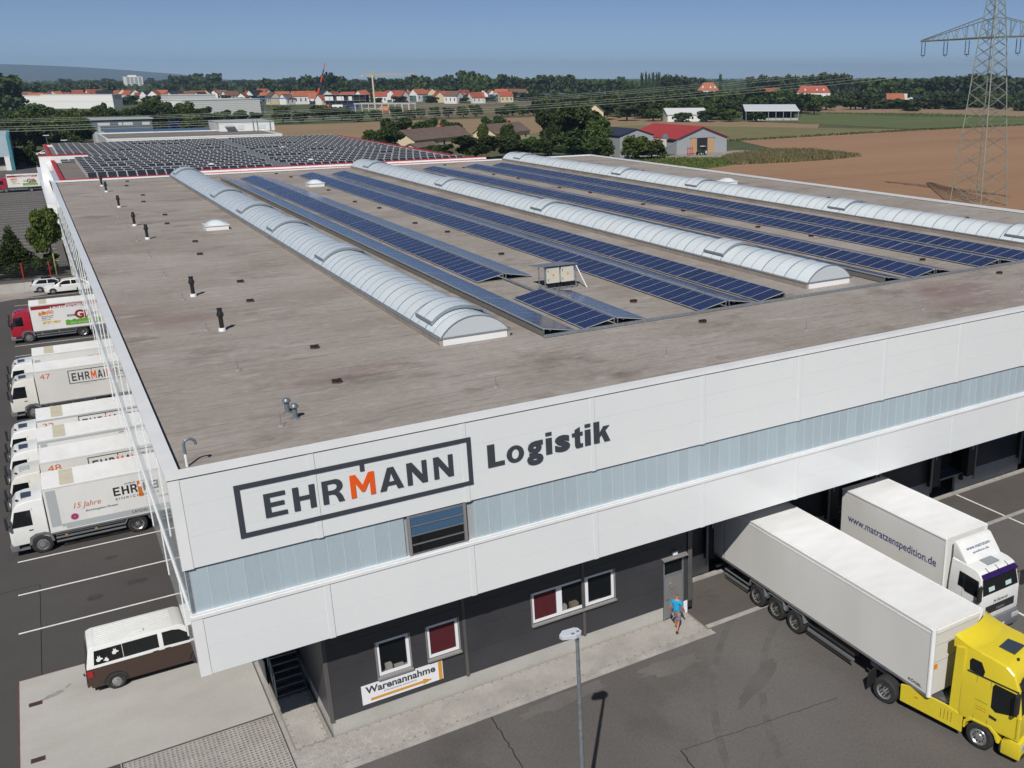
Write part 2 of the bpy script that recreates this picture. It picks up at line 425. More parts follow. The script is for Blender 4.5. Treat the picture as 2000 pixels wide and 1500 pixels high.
yard = sheet("yard_asphalt", asphalt, rect(-80, 78, -70, 98.6), 0.0)
sheet("parking_asphalt", asphalt_side, rect(-60, 2.3, -4, 98.6), 0.005)
sheet("dock_asphalt", asphalt_dock, rect(19.2, 69, 0.12, 3.52), 0.005)
sheet("concrete_slab", concrete_pad, rect(-5.55, 2.35, 4.1, 11.75), 0.010)
steel_rust = M("rusty_edge", (0.16, 0.06, 0.045), 0.8, col2=(0.09, 0.045, 0.035), scale=3)
for a in ((-5.60, -5.55, 4.1, 11.75), (-5.55, 2.35, 11.75, 11.80)):
    tag(sheet("slab_edge", steel_rust, rect(*a), 0.014))
for i, (x, y) in enumerate(((-5.04, 9.71), (-5.03, 5.92))):
    g = empty("drain_grate", (x, y, 0.010), 0, ("rusty rectangular drain grate in the concrete slab, nearer the van", "rusty rectangular drain grate in the slab near the photo's lower left corner")[i], "drain", "drains in the concrete slab")
    B("frame", steel_rust, g, -0.22, 0.22, -0.14, 0.14, 0, 0.006)
    for k in range(6): B("bar", M("grate_bar", (0.03, 0.022, 0.02), 0.8) if k == 0 and i == 0 else bpy.data.materials["grate_bar"], g, -0.19, 0.19, -0.12+k*0.042, -0.10+k*0.042, 0.006, 0.012)

# stains on the slab: oil patch
def blob(name, mat, cx, cy, rx, ry, z, seed, n=22, rz=0.0):
    rr = random.Random(seed); pts = []
    for i in range(n):
        t = 2*PI*i/n; k = rr.uniform(0.72, 1.15)
        px, py = rx*k*math.cos(t), ry*k*math.sin(t)
        pts.append((cx + px*math.cos(rz) - py*math.sin(rz), cy + px*math.sin(rz) + py*math.cos(rz)))
    return sheet(name, mat, pts, z)
stain = M("oil_stain", (0.24, 0.235, 0.22), 0.8, col2=(0.31, 0.30, 0.28), scale=4, coords='World')
blob("oil_stain", stain, -4.45, 10.0, 0.42, 0.14, 0.015, 3, rz=0.4)
blob("oil_stain", stain, -3.95, 10.35, 0.16, 0.05, 0.015, 5, rz=0.9)
oil = M("oil_spot", (0.03, 0.028, 0.027), 0.5, col2=(0.055, 0.05, 0.048), scale=5, coords='World')
for i, (x, y, a, b) in enumerate(((-1.7, 21.6, 0.32, 0.2), (-0.9, 18.2, 0.5, 0.25), (-2.6, 17.6, 0.35, 0.3), (36.3, 1.6, 0.9, 0.5), (33.5, 2.2, 0.7, 0.4), (41.5, 2.0, 0.9, 0.45))):
    blob("oil_spot", oil if i < 3 else bpy.data.materials["asphalt_dock"], x, y, a, b, 0.009, 20+i)

# white bay lines on the left parking, rear ends under the overhang
for y in (15.85, 19.72, 23.55, 27.4, 31.3, 35.2, 39.1, 43.0, 46.9, 50.8, 54.7, 58.6, 62.5, 67.8, 71.75, 75.2, 79.2, 83.1, 87.0, 90.95, 94.85):
    tag(sheet("bay_line", paint, rect(-5.55, 3.4, y-0.06, y+0.06), 0.010))
for x in (31.4, 38.98, 46.6, 54.2):
    tag(sheet("dock_line", paint, rect(x-0.06, x+0.06, -9.0, 3.5), 0.010))
# tar seams
def strip(name, mat, pts, w, z):
    b = MB()
    for (x0, y0), (x1, y1) in zip(pts, pts[1:]):
        d = Vector((x1-x0, y1-y0, 0)); n = Vector((-d.y, d.x, 0)).normalized()*w/2
        b.quad((x0+n.x, y0+n.y, z), (x0-n.x, y0-n.y, z), (x1-n.x, y1-n.y, z), (x1+n.x, y1+n.y, z))
    return tag(b.build(name, mat, fixn=False), kind='structure')
def jag(a, b, n, amp, seed):
    rr = random.Random(seed); return [(a[0]+(b[0]-a[0])*i/n+rr.uniform(-amp, amp), a[1]+(b[1]-a[1])*i/n+rr.uniform(-amp, amp)) for i in range(n+1)]
strip("crack_seal", tar, jag((9.05, -0.5), (8.85, -4.6), 20, 0.035, 1), 0.035, 0.006)
strip("crack_seal", tar, jag((13.9, -6.1), (20.5, -6.9), 30, 0.03, 2), 0.022, 0.006)
strip("crack_seal", tar, jag((13.9, -6.1), (13.6, -8.2), 10, 0.03, 3), 0.045, 0.006)
strip("crack_seal", tar, jag((-4.69, 20.45), (-4.8, 11.8), 16, 0.012, 4), 0.03, 0.009)
strip("crack_seal", tar, jag((-12, 20.2), (-4.69, 20.4), 12, 0.012, 5), 0.03, 0.009)

asph_light = M("asphalt_worn", (0.150, 0.141, 0.133), 0.85, col2=(0.118, 0.110, 0.104), scale=0.5, coords='World', fine=0.16, fscale=11)
asph_patch = M("asphalt_patch", (0.088, 0.082, 0.079), 0.85, col2=(0.104, 0.098, 0.094), scale=0.6, coords='World', fine=0.16, fscale=11)
blob("asphalt_worn", asph_light, 11.9, -1.15, 2.1, 0.42, 0.004, 31, 26, 0.06)
blob("asphalt_worn", asph_light, 16.4, -1.6, 1.5, 0.5, 0.004, 32, 26, -0.1)
blob("asphalt_patch", asph_patch, 6.4, -3.4, 1.6, 0.5, 0.004, 33, 26, 0.3)
blob("asphalt_patch", asph_patch, 18.6, -4.4, 1.9, 0.35, 0.004, 34, 26, 0.5)
tyre_mark = M("tyre_mark", (0.098, 0.091, 0.087), 0.85, col2=(0.120, 0.112, 0.107), scale=1.2, lo=0.4, hi=0.6, coords='World', fine=0.16, fscale=11)
for (cx, cy, r0, a0, a1) in ((31.0, -14.0, 15.5, 2.05, 3.2), (31.0, -14.0, 17.4, 2.1, 3.3), (4.0, -22.0, 17.5, 0.55, 1.5), (4.0, -22.0, 15.6, 0.5, 1.5)):
    strip("tyre_mark", tyre_mark, [(cx+r0*math.cos(a0+(a1-a0)*i/30), cy+r0*math.sin(a0+(a1-a0)*i/30)) for i in range(31)], 0.30, 0.0035)
# gutter at the drip line, kerbs
tag(B("gutter_strip", kerb_m, None, 19.25, 69, -0.14, 0.12, -0.02, 0.02), kind='structure')
tag(B("dock_kerb", kerb_m, None, 19.65, 69, 3.52, 3.78, -0.02, 0.09), kind='structure')
pav = tag(B("pavement", joint_sand, None, 2.42, 19.15, -0.30, 1.38, -0.02, 0.060), kind='structure')
pav2 = tag(B("pavement", joint_sand, None, 2.55, 3.83, 1.385, 8.0, -0.02, 0.060), kind='structure')
for k in range(17):
    tag(B("kerb_stone", kerb_m, pav, 2.42+k*0.99, 3.40+k*0.99, -0.42, -0.305, -0.02, 0.068))
for k in range(8): tag(B("kerb_stone", kerb_m, pav, 2.40, 2.54, -0.30+k*1.03, 0.72+k*1.03, -0.02, 0.068))
tag(sheet("gutter_band", kerb_m, rect(2.3, 19.3, -0.62, -0.42), 0.007))

# herringbone pavers: the 300 nearest the camera are parts, the rest one joined part
pm = MB().box(-0.098, 0.098, -0.048, 0.048, 0, 0.012).mesh("paver", paver_m)
spots = []
s = 0.1
for (x0, x1, y0, y1, par) in ((2.45, 19.12, -0.28, 1.36, pav), (2.60, 3.80, 1.42, 4.9, pav2)):
    nx, ny = int((x1-x0)/s), int((y1-y0)/s)
    for j in range(ny):
        for i in range(nx):
            k = (i - j) % 4
            if k == 0 and i+1 < nx: spots.append((x0+(i+1)*s, y0+(j+0.5)*s, 0, par))
            elif k == 3 and j+1 < ny and ((i-(j+1)) % 4) == 2: spots.append((x0+(i+0.5)*s, y0+(j+1)*s, 1, par))
spots.sort(key=lambda p: (Vector((p[0], p[1], 0))-CAM).length)
for x, y, r_, par in spots[:300]:
    link("paver", pm, par, (x, y, 0.0605), (0, 0, r_*PI/2))
rest = {pav: MB(), pav2: MB()}
rr = random.Random(4)
for x, y, r_, par in spots[300:]:
    a, b = (0.098, 0.048) if not r_ else (0.048, 0.098); h = 0.0725+rr.uniform(-0.002, 0.002)
    rest[par].add([(x-a, y-b, 0.0605), (x+a, y-b, 0.0605), (x+a, y+b, 0.0605), (x-a, y+b, 0.0605), (x-a, y-b, h), (x+a, y-b, h), (x+a, y+b, h), (x-a, y+b, h)],
                  [(4,5,6,7), (0,1,5,4), (1,2,6,5), (2,3,7,6), (3,0,4,7)])
for par, b in rest.items(): tag(b.build("paving", paver_m, par, fixn=False), kind='stuff')

# grass-block paving: a lattice of concrete webs over soil
sheet("soil_bed", soil, rect(-2.62, 2.38, -0.6, 4.08), 0.006)
gb = MB(); p = 0.145
rr = random.Random(8)
n = int(4.6/p)
for j in range(int(4.62/p)):
    for i in range(int(4.95/p)):
        cx, cy = -2.58+(i+0.5)*p, -0.55+(j+0.5)*p
        hw, hh = p*0.33*rr.uniform(0.88, 1.08), p*0.30*rr.uniform(0.85, 1.08)
        sk = 0.02
        o_ = [(cx-p/2, cy-p/2), (cx+p/2, cy-p/2), (cx+p/2, cy+p/2), (cx-p/2, cy+p/2)]
        i_ = [(cx-hw-sk, cy-hh), (cx+hw-sk, cy-hh), (cx+hw+sk, cy+hh), (cx-hw+sk, cy+hh)]
        z1 = 0.052
        vs = [(x, y, z1) for x, y in o_] + [(x, y, z1-0.003) for x, y in i_] + [(x, y, 0.008) for x, y in i_]
        gb.add(vs, [(0,1,5,4), (1,2,6,5), (2,3,7,6), (3,0,4,7), (4,5,9,8), (5,6,10,9), (6,7,11,10), (7,4,8,11)])
tag(gb.build("grass_block_paving", paver_m, fixn=False), "pale concrete grass-block lattice with dark soil cells beside the slab", "paving", kind='stuff')
tag(B("kerb_line", kerb_m, None, -2.66, -2.62, -0.6, 4.08, 0, 0.055), kind='structure')

# ================================================================ the warehouse
WX, WY = 69.07, 102.2
ware = empty("warehouse", (0, 0, 0), 0, "large white flat-roofed warehouse with overhanging facade and dark ground floor", "building")
tag(sheet("roof", roof_m, rect(0.32, WX-0.32, 0.30, WY-0.3), 11.40, None, ware))
ZT, ZU, ZR, ZR0, ZB = 11.41, 8.52, 6.95, 6.80, 4.83
xj = [4.12+5*k for k in range(13)]
yj = [3.0+5*k for k in range(20)]

def facade(front):
    def bx(name, mat, u0, u1, d0, d1, z0, z1, par=ware, **k):
        return B(name, mat, par, *((u0, u1, d0, d1) if front else (d0, d1, u0, u1)), z0, z1, **k)
    U = WX if front else WY
    J = xj if front else yj
    cuts = [0.30] + J + [U-0.05]
    # backing wall behind all
    bx("backing_wall", joint_grey, 0.14, U-0.14, 0.13, 0.18, ZB+0.05, 11.44)
    for zc in ((ZU, 9.537), (9.540, 10.553), (10.556, ZT)):
        for a, b in zip(cuts, cuts[1:]):
            bx("wall_panel", white_panel, a+0.004, b-0.004, 0.0, 0.12, zc[0], zc[1])
    for zc in ((ZB, 5.802), (5.8045, ZR0)):
        for a, b in zip(cuts, cuts[1:]):
            bx("fascia_panel", white_panel, a+0.004, b-0.004, 0.0, 0.12, zc[0], zc[1])
    for a in J:
        bx("cover_strip", white_panel, a-0.20, a-0.012, -0.010 if front else -0.022, -0.001, ZU-0.02, ZT)
        bx("cover_strip", white_panel, a-0.20, a-0.012, -0.010 if front else -0.022, -0.001, ZB-0.015, ZR0)
        bx("strip_edge", joint_grey, a-0.012, a-0.004, -0.008, -0.001, ZU-0.01, ZT)
    e0 = -0.03
    # ledge at the foot of the light band: three stepped flashings
    bx("ledge", white_trim, e0 if front else 0.33, U, -0.035 if front else -0.02, 0.121, ZR0+0.012, ZR-0.03)
    bx("ledge_lip", white_trim, 0.02 if front else 0.33, U, -0.012, 0.12, ZR-0.029, ZR+0.045)
    bx("shadow_gap", joint_grey, 0.02, U, 0.012, 0.121, ZR0, ZR0+0.011)
    bx("band_head", joint_grey, 0.05, U, 0.05, 0.12, ZU-0.035, ZU-0.001)
    if front:
        x = 0.16; i = 0
        while x < U-0.3:
            w = 0.506
            if not (x+w > 6.86 and x < 8.93):
                bx("band_panel", poly_band, x+0.006, x+w-0.006, 0.075, 0.125, ZR+0.04, ZU-0.03)
                bx("band_joint", band_joint_m, x-0.010, x+0.010, 0.066, 0.126, ZR+0.04, ZU-0.03)
            x += w
    else:
        for a, b in zip([0.2]+J, J+[U]):
            bx("band_panel", poly_band, a+0.01, b-0.01, 0.03, 0.125, ZR+0.04, ZU-0.03)
    # coping with a shadow gap under it
    bx("coping", white_trim, -0.045 if front else 0.361, U+0.04, -0.045, 0.36, 11.452, 11.60)
    bx("coping_gap", joint_grey, 0.0, U, 0.03, 0.12, ZT, 11.451)
    bx("upstand", joint_grey, 0.361, U-0.361, 0.30, 0.355, 11.38, 11.451)
facade(True); facade(False)
for z0, z1 in ((ZU, ZT), (ZB, ZR0)):       # corner piece
    B("corner_trim", white_trim, ware, -0.018, 0.298, -0.018, 0.0, z0-0.012, z1)
    B("corner_trim", white_trim, ware, -0.018, -0.0005, 0.0005, 0.298, z0-0.012, z1)
B("corner_post", galv, ware, 0.055, 0.15, 0.06, 0.15, ZR, ZU-0.01)
B("coping", white_trim, ware, -0.045, WX+0.04, WY-0.36, WY+0.05, 11.452, 11.62)
B("coping", white_trim, ware, WX-0.36, WX+0.05, 0.361, WY-0.361, 11.452, 11.62)
B("back_wall", white_panel, ware, 0.2, WX, WY-0.2, WY-0.05, 0, 11.45)
B("side_wall", white_panel, ware, WX-0.15, WX-0.02, 0.2, WY-0.21, 0, 11.45)
B("soffit", soffit_m, ware, 0.19, WX-0.16, 0.19, WY-0.22, ZB+0.06, ZB+0.12)

# strip window in the band
w = B("window", galv, ware, 6.84, 8.92, 0.05, 0.14, ZR+0.05, ZU-0.04)
w.name = "window"
B("frame", M("window_frame_brown", (0.24, 0.23, 0.225), 0.5), w, 6.84, 6.93, 0.0, 0.049, ZR+0.04, ZU-0.03)
B("frame", bpy.data.materials["window_frame_brown"], w, 8.83, 8.92, 0.0, 0.049, ZR+0.04, ZU-0.03)
hz = (ZU-0.10-(ZR+0.10))/4
for k in range(4):
    z0 = ZR+0.10+k*hz
    B("bar", alu, w, 6.95, 8.81, 0.012, 0.049, z0-0.03, z0+0.012)
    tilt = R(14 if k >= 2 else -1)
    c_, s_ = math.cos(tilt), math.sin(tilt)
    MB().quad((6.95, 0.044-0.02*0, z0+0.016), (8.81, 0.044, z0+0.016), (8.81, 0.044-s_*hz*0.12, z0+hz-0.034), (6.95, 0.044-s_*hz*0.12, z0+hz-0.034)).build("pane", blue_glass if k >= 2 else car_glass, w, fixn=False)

# ---- office block under the overhang
YO = 1.40
openings = [(5.68, 6.88, 1.82, 3.28), (7.55, 8.76, 1.90, 3.28), (11.80, 15.52, 1.95, 3.30), (17.95, 18.97, 0.0, 2.90)]
cols = [3.98, 9.0, 14.08, 19.2]
for c0, c1 in zip(cols, cols[1:]):
    for z0, z1 in ((0.70, 1.64), (1.648, 2.66), (2.668, 3.68), (3.688, ZB+0.05)):
        b = MB()
        xs = sorted({c0+0.065 if c0 > 4 else c0, c1-0.065} | {q for o_ in openings for q in o_[:2] if c0 < q < c1})
        zs = sorted({z0, z1} | {q for o_ in openings for q in o_[2:] if z0 < q < z1})
        for xa, xb in zip(xs, xs[1:]):
            for za, zb in zip(zs, zs[1:]):
                mx_, mz_ = (xa+xb)/2, (za+zb)/2
                if any(o_[0] < mx_ < o_[1] and o_[2] < mz_ < o_[3] for o_ in openings): continue
                b.box(xa, xb, YO, YO+0.1, za, zb)
        if b.v: b.build("wall_panel", dark_panel, ware, fixn=False)
for x in (9.0, 14.08): B("pilaster", dark_trim, ware, x-0.06, x+0.06, YO-0.03, YO+0.05, 0.66, ZB+0.05)
B("corner_trim", dark_trim, ware, 3.84, 3.975, YO-0.02, YO+0.12, 0.62, ZB+0.05)
B("corner_trim", dark_trim, ware, 19.21, 19.42, YO-0.02, YO+0.2, 0.62, ZB+0.05)
B("corner_foot", blackp, ware, 19.22, 19.42, YO-0.015, YO+0.18, 0.30, 0.61)
B("joint_backing", joint_grey, ware, 4.0, 17.90, YO+0.101, YO+0.12, 0.6, 1.80)
for x0, x1 in ((3.90, 9.0), (9.006, 14.0), (14.006, 17.93)): B("plinth", concrete, ware, x0, x1, YO+0.03, YO+0.3, 0.0, 0.69)
B("plinth", upvc, ware, 18.99, 19.2, YO+0.03, YO+0.3, 0.0, 0.62)
B("wall_panel", dark_panel, ware, 3.86, 3.96, YO+0.121, 9.5, 0.70, ZB+0.05)
B("plinth", concrete, ware, 3.905, 4.0, YO+0.301, 9.5, 0.0, 0.69)
B("wall_panel", dark_panel, ware, 19.30, 19.40, YO+0.201, 3.9, 0.62, ZB+0.05)
B("plinth", concrete, ware, 19.26, 19.38, YO+0.301, 3.9, 0.0, 0.61)
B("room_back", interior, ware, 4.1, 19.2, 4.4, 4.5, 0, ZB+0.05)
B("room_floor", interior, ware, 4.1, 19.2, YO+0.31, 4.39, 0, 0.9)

def window(x0, x1, z0, z1, mull=(), blinds=()):
    w = MB()
    f = 0.11
    for a in ((x0, x1, z0, z0+f), (x0, x1, z1-f, z1)): w.box(a[0], a[1], YO+0.03, YO+0.09, a[2], a[3])
    for a in [(x0, x0+f), (x1-f, x1)] + [(q-0.12, q+0.12) for q in mull]: w.box(a[0], a[1], YO+0.028, YO+0.088, z0+f, z1-f)
    wo = w.build("window", upvc, ware, fixn=False)
    edges = [x0+f] + [q+s_ for q in mull for s_ in (-0.12, 0.12)] + [x1-f]
    for i in range(0, len(edges), 2):
        MB().quad((edges[i], YO+0.062, z0+f), (edges[i+1], YO+0.062, z0+f), (edges[i+1], YO+0.062, z1-f), (edges[i], YO+0.062, z1-f)).build("pane", pane_m, wo, fixn=False)
        if i//2 in blinds: B("blind", blind_red, wo, edges[i]+0.01, edges[i+1]-0.01, YO+0.075, YO+0.085, z0+f, z1-f)
    for x in (x0-0.05, x1+0.004): B("reveal", sillm, wo, x, x+0.046, YO-0.03, YO+0.09, z0, z1+0.02)
    MB().prism([(YO-0.13, z0-0.10), (YO+0.09, z0-0.05), (YO+0.09, z0-0.005), (YO-0.13, z0-0.05)], 0, x0-0.06, x1+0.06).build("sill", sillm, wo)
    return wo
window(5.68, 6.88, 1.86, 3.28)
window(7.55, 8.76, 1.92, 3.28, blinds=(0,))
window(11.80, 15.52, 1.96, 3.30, (13.01, 14.20), (0,))
# things on the window ledges inside
cardboard = M("cardboard", (0.40, 0.33, 0.22), 0.8)
paper = M("paper", (0.62, 0.63, 0.55), 0.8)
def sill_thing(name, x, z, sx, sy, sz, mat, label, cat):
    o = MB().box(-sx/2, sx/2, 0, sy, 0, sz).box(-sx/2-0.01, sx/2+0.01, -0.01, sy+0.01, sz*0.72, sz*0.76).build(name, mat, None, (x, YO+0.12, z))
    return tag(o, label, cat)
B("inner_ledge", paper, ware, 5.8, 15.5, YO+0.10, YO+0.36, 1.80, 1.86)
sill_thing("telephone", 6.12, 1.865, 0.22, 0.2, 0.28, paper, "pale desk telephone behind the left office window", "telephone")
sill_thing("paper_stack", 6.5, 1.865, 0.34, 0.22, 0.10, paper, "stack of papers behind the left office window", "papers")
sill_thing("cardboard_box", 13.75, 1.865, 0.32, 0.24, 0.34, cardboard, "brown cardboard box behind the middle pane of the triple window", "box")
sill_thing("file_tray", 13.28, 1.865, 0.2, 0.2, 0.38, paper, "pale file tray behind the middle pane of the triple window", "file tray")
sill_thing("paper_stack", 14.75, 1.865, 0.5, 0.2, 0.08, paper, "papers behind the right pane of the triple window", "papers")

# office door
d = B("door", door_m, ware, 18.0, 18.92, YO+0.02, YO+0.07, 0.07, 2.13)
fr = MB().box(17.95, 18.0, YO-0.01, YO+0.08, 0.06, 2.9).box(18.92, 18.97, YO-0.01, YO+0.08, 0.06, 2.9).box(18.0, 18.92, YO-0.01, YO+0.08, 2.83, 2.9).box(18.0, 18.92, YO+0.0, YO+0.08, 2.135, 2.2)
fr.build("frame", galv, d, fixn=False)
MB().quad((18.0, YO+0.05, 2.2), (18.92, YO+0.05, 2.2), (18.92, YO+0.05, 2.83), (18.0, YO+0.05, 2.83)).build("pane", pane_m, d, fixn=False)
MB().lathe([(0.13, -0.012), (0.17, -0.02), (0.18, 0.0)], 24, 1, (18.40, YO+0.02, 1.62)).build("porthole_ring", alu, d, smooth=True)
MB().lathe([(0.0, -0.004), (0.13, -0.004)], 24, 1, (18.40, YO+0.02, 1.62)).build("porthole_pane", M("porthole_glass", (0.22, 0.20, 0.13), 0.08), d)
MB().box(18.06, 18.1, YO-0.05, YO+0.02, 1.04, 1.08).box(18.06, 18.2, YO-0.06, YO-0.03, 1.05, 1.075).box(18.05, 18.11, YO+0.005, YO+0.019, 0.95, 1.18).build("handle", alu, d)
MB().prism([(YO-0.22, 2.98), (YO, 3.02), (YO, 3.06), (YO-0.22, 3.02)], 0, 17.85, 19.1).build("door_canopy", sillm, d)
lw = B("wall_lamp", upvc, ware, 18.40, 18.62, YO-0.10, YO-0.002, 3.10, 3.26)
B("lamp_top", galv, lw, 18.39, 18.63, YO-0.11, YO-0.001, 3.261, 3.285)

# ---- loading docks
YD = 3.80
docks = (21.68, 29.22, 36.74, 44.34, 51.9, 59.5)
x = 19.45
for k, d0 in enumerate(docks):
    d1 = d0+3.56
    for z0, z1 in ((1.16, 2.38), (2.386, 3.6), (3.606, ZB+0.05)):
        if d0-x > 0.1: B("wall_panel", dark_panel, ware, x, d0-0.006, YD, YD+0.1, z0, z1)
    B("plinth", concrete, ware, x, d0+0.35, YD+0.03, YD+0.2, 0.0, 1.15)
    B("plinth", concrete, ware, d1-1.15, d1+0.01, YD+0.03, YD+0.2, 0.0, 1.15)
    dk = B("dock_shelter", blackp, ware, d0+0.05, d0+0.66, YD-0.35, YD+0.1, 0.95, ZB-0.1)
    B("pad", blackp, dk, d1-0.62, d1-0.01, YD-0.35, YD+0.1, 0.95, ZB-0.1)
    B("pad", blackp, dk, d0+0.665, d1-0.625, YD-0.35, YD+0.1, 4.05, ZB-0.1)
    for xx in (d0, d1): B("guide_rail", galv, dk, xx-0.045, xx+0.045, YD-0.37, YD-0.28, 0.70, ZB-0.05)
    for xx in (d0+0.30, d1-0.30): B("reflector_strip", M("reflector", (0.45, 0.55, 0.65), 0.4) if k == 0 and xx < d0+1 else bpy.data.materials["reflector"], dk, xx-0.03, xx+0.03, YD-0.362, YD-0.351, 2.55, 3.45)
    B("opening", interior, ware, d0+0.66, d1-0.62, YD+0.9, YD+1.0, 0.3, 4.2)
    B("leveller", galv, dk, d0+0.7, d1-0.66, YD-0.1, YD+0.89, 1.08, 1.16)
    for xx in (d0+0.82, d1-0.92): B("bumper", black, dk, xx, xx+0.18, YD-0.2, YD+0.0, 0.75, 1.1)
    x = d1+0.006
B("wall_panel", dark_panel, ware, x, WX-0.2, YD, YD+0.1, 1.16, ZB+0.05)
B("plinth", concrete, ware, x, WX-0.2, YD+0.03, YD+0.2, 0.0, 1.15)

# ---- left dock wall (in the shade under the overhang) and stair
B("wall_panel", dark_panel, ware, 3.92, 4.02, 9.51, WY-0.3, 1.15, ZB+0.05)
B("plinth", concrete, ware, 3.95, 4.1, 9.51, WY-0.3, 0.0, 1.14)
st = empty("stair", (2.66, 4.80, 0), 0, "dark steel stair with handrail in the shade under the corner of the overhang", "stair")
steel_dark = M("dark_steel", (0.10, 0.11, 0.125), 0.5, 0.5)
for k in range(6):
    B("tread", steel_dark, st, 0.04, 1.08, k*0.27, k*0.27+0.30, 0.17+k*0.175, 0.20+k*0.175)
    B("nosing", galv, st, 0.04, 1.08, k*0.27-0.012, k*0.27+0.0, 0.165+k*0.175, 0.206+k*0.175)
for xx in (0.0, 1.085): MB().prism([(0.0, 0.05), (0.18, 0.05), (1.7, 1.1), (1.7, 1.32), (0.0, 0.24)], 0, xx, xx+0.035).build("stringer", steel_dark, st)
B("landing", steel_dark, st, -0.1, 1.16, 1.70, 4.4, 1.12, 1.2)
rl = MB().path([(0.0, 0.0, 0.1), (0.0, 0.0, 1.15), (0.0, 1.62, 2.2), (0.0, 4.2, 2.25)], 0.022)
for a in (0.55, 1.1, 1.62, 2.6, 3.6): rl.tube((0, a, 0.2+min(a, 1.6)*0.65), (0, a, 1.17+min(a, 1.6)*0.64), 0.016)
rl.tube((0, 0, 0.65), (0, 1.62, 1.7), 0.014); rl.tube((0, 1.62, 1.7), (0, 4.2, 1.75), 0.014)
rl.build("handrail", galv, st)
B("landing_wall", concrete, st, -0.14, -0.11, 1.2, 4.4, 0, 1.1)

# ---- the company lettering on the facade
sg = empty("company_sign", (1.70, -0.005, 9.1), 0, "dark framed EHRMANN lettering with orange M and bold Logistik on the white facade", "sign")
def sgbox(name, mat, x0, x1, z0, z1): return B(name, mat, sg, x0-1.70, x1-1.70, -0.029, -0.019, z0-9.1, z1-9.1)
th = 0.155
sgbox("frame_bar", sign_dark, 1.70, 9.26, 10.88-th, 10.88); sgbox("frame_bar", sign_dark, 1.70, 9.26, 9.12, 9.12+th)
sgbox("frame_bar", sign_dark, 1.70, 1.70+th, 9.12+th+0.001, 10.88-th-0.001); sgbox("frame_bar", sign_dark, 9.26-th, 9.26, 9.12+th+0.001, 10.88-th-0.001)
sgbox("tick", sign_dark, 5.47, 5.61, 10.48, 10.88-th-0.001)
for ch, a, b, m_ in (("E", 2.49, 3.14, 0), ("H", 3.34, 4.02, 0), ("R", 4.23, 4.90, 0), ("M", 5.11, 5.90, 1), ("A", 6.04, 6.84, 0), ("N", 6.97, 7.66, 0), ("N", 7.89, 8.58, 0)):
    letters("letter", ch, sign_orange if m_ else sign_dark, sg, a-1.70, b-1.70, 9.61-9.1, 10.41-9.1, -0.026, bold=0.02)
for ch, a, b, z0, z1 in (("L", 9.83, 10.46, 9.59, 10.44), ("o", 10.54, 11.21, 9.57, 10.22), ("g", 11.31, 11.96, 9.30, 10.22), ("i", 12.07, 12.32, 9.59, 10.44), ("s", 12.43, 13.05, 9.57, 10.22), ("t", 13.13, 13.58, 9.57, 10.40), ("i", 13.66, 13.91, 9.59, 10.44), ("k", 14.03, 14.74, 9.59, 10.44)):
    letters("letter", ch, sign_dark, sg, a-1.70, b-1.70, z0-9.1, z1-9.1, -0.026, bold=0.045)

# ---- delivery sign on the office wall
ds = empty("delivery_sign", (5.0, YO, 0.9), 0, "white Warenannahme sign with an ochre arrow on the dark wall", "sign")
B("board", sign_white, ds, 0, 3.03, -0.045, -0.005, 0.03, 0.80)
B("end_strip", arrow_m, ds, 2.86, 3.0, -0.049, -0.0455, 0.03, 0.80)
letters("lettering", "Warenannahme", sign_dark, ds, 0.14, 2.74, 0.44, 0.74, -0.049, bold=0.03)
letters("lettering", "(Otrzymanie towarów)", sign_dark, ds, 0.80, 2.0, 0.30, 0.40, -0.049)
MB().prism([(0.3, 0.13), (2.25, 0.13), (2.25, 0.07), (2.6, 0.18), (2.25, 0.30), (2.25, 0.23), (0.3, 0.23)], 1, -0.052, -0.046).build("arrow", arrow_m, ds)

# ================================================================ things on the roof
ZF = 11.40
def arch(w, h, n=14):
    """points of a flat circular arch of span w and rise h, centred on 0"""
    r = (w*w/4 + h*h)/(2*h); a0 = math.asin(w/2/r)
    return [(r*math.sin(-a0+2*a0*i/n), r*math.cos(-a0+2*a0*i/n)-(r-h)) for i in range(n+1)]

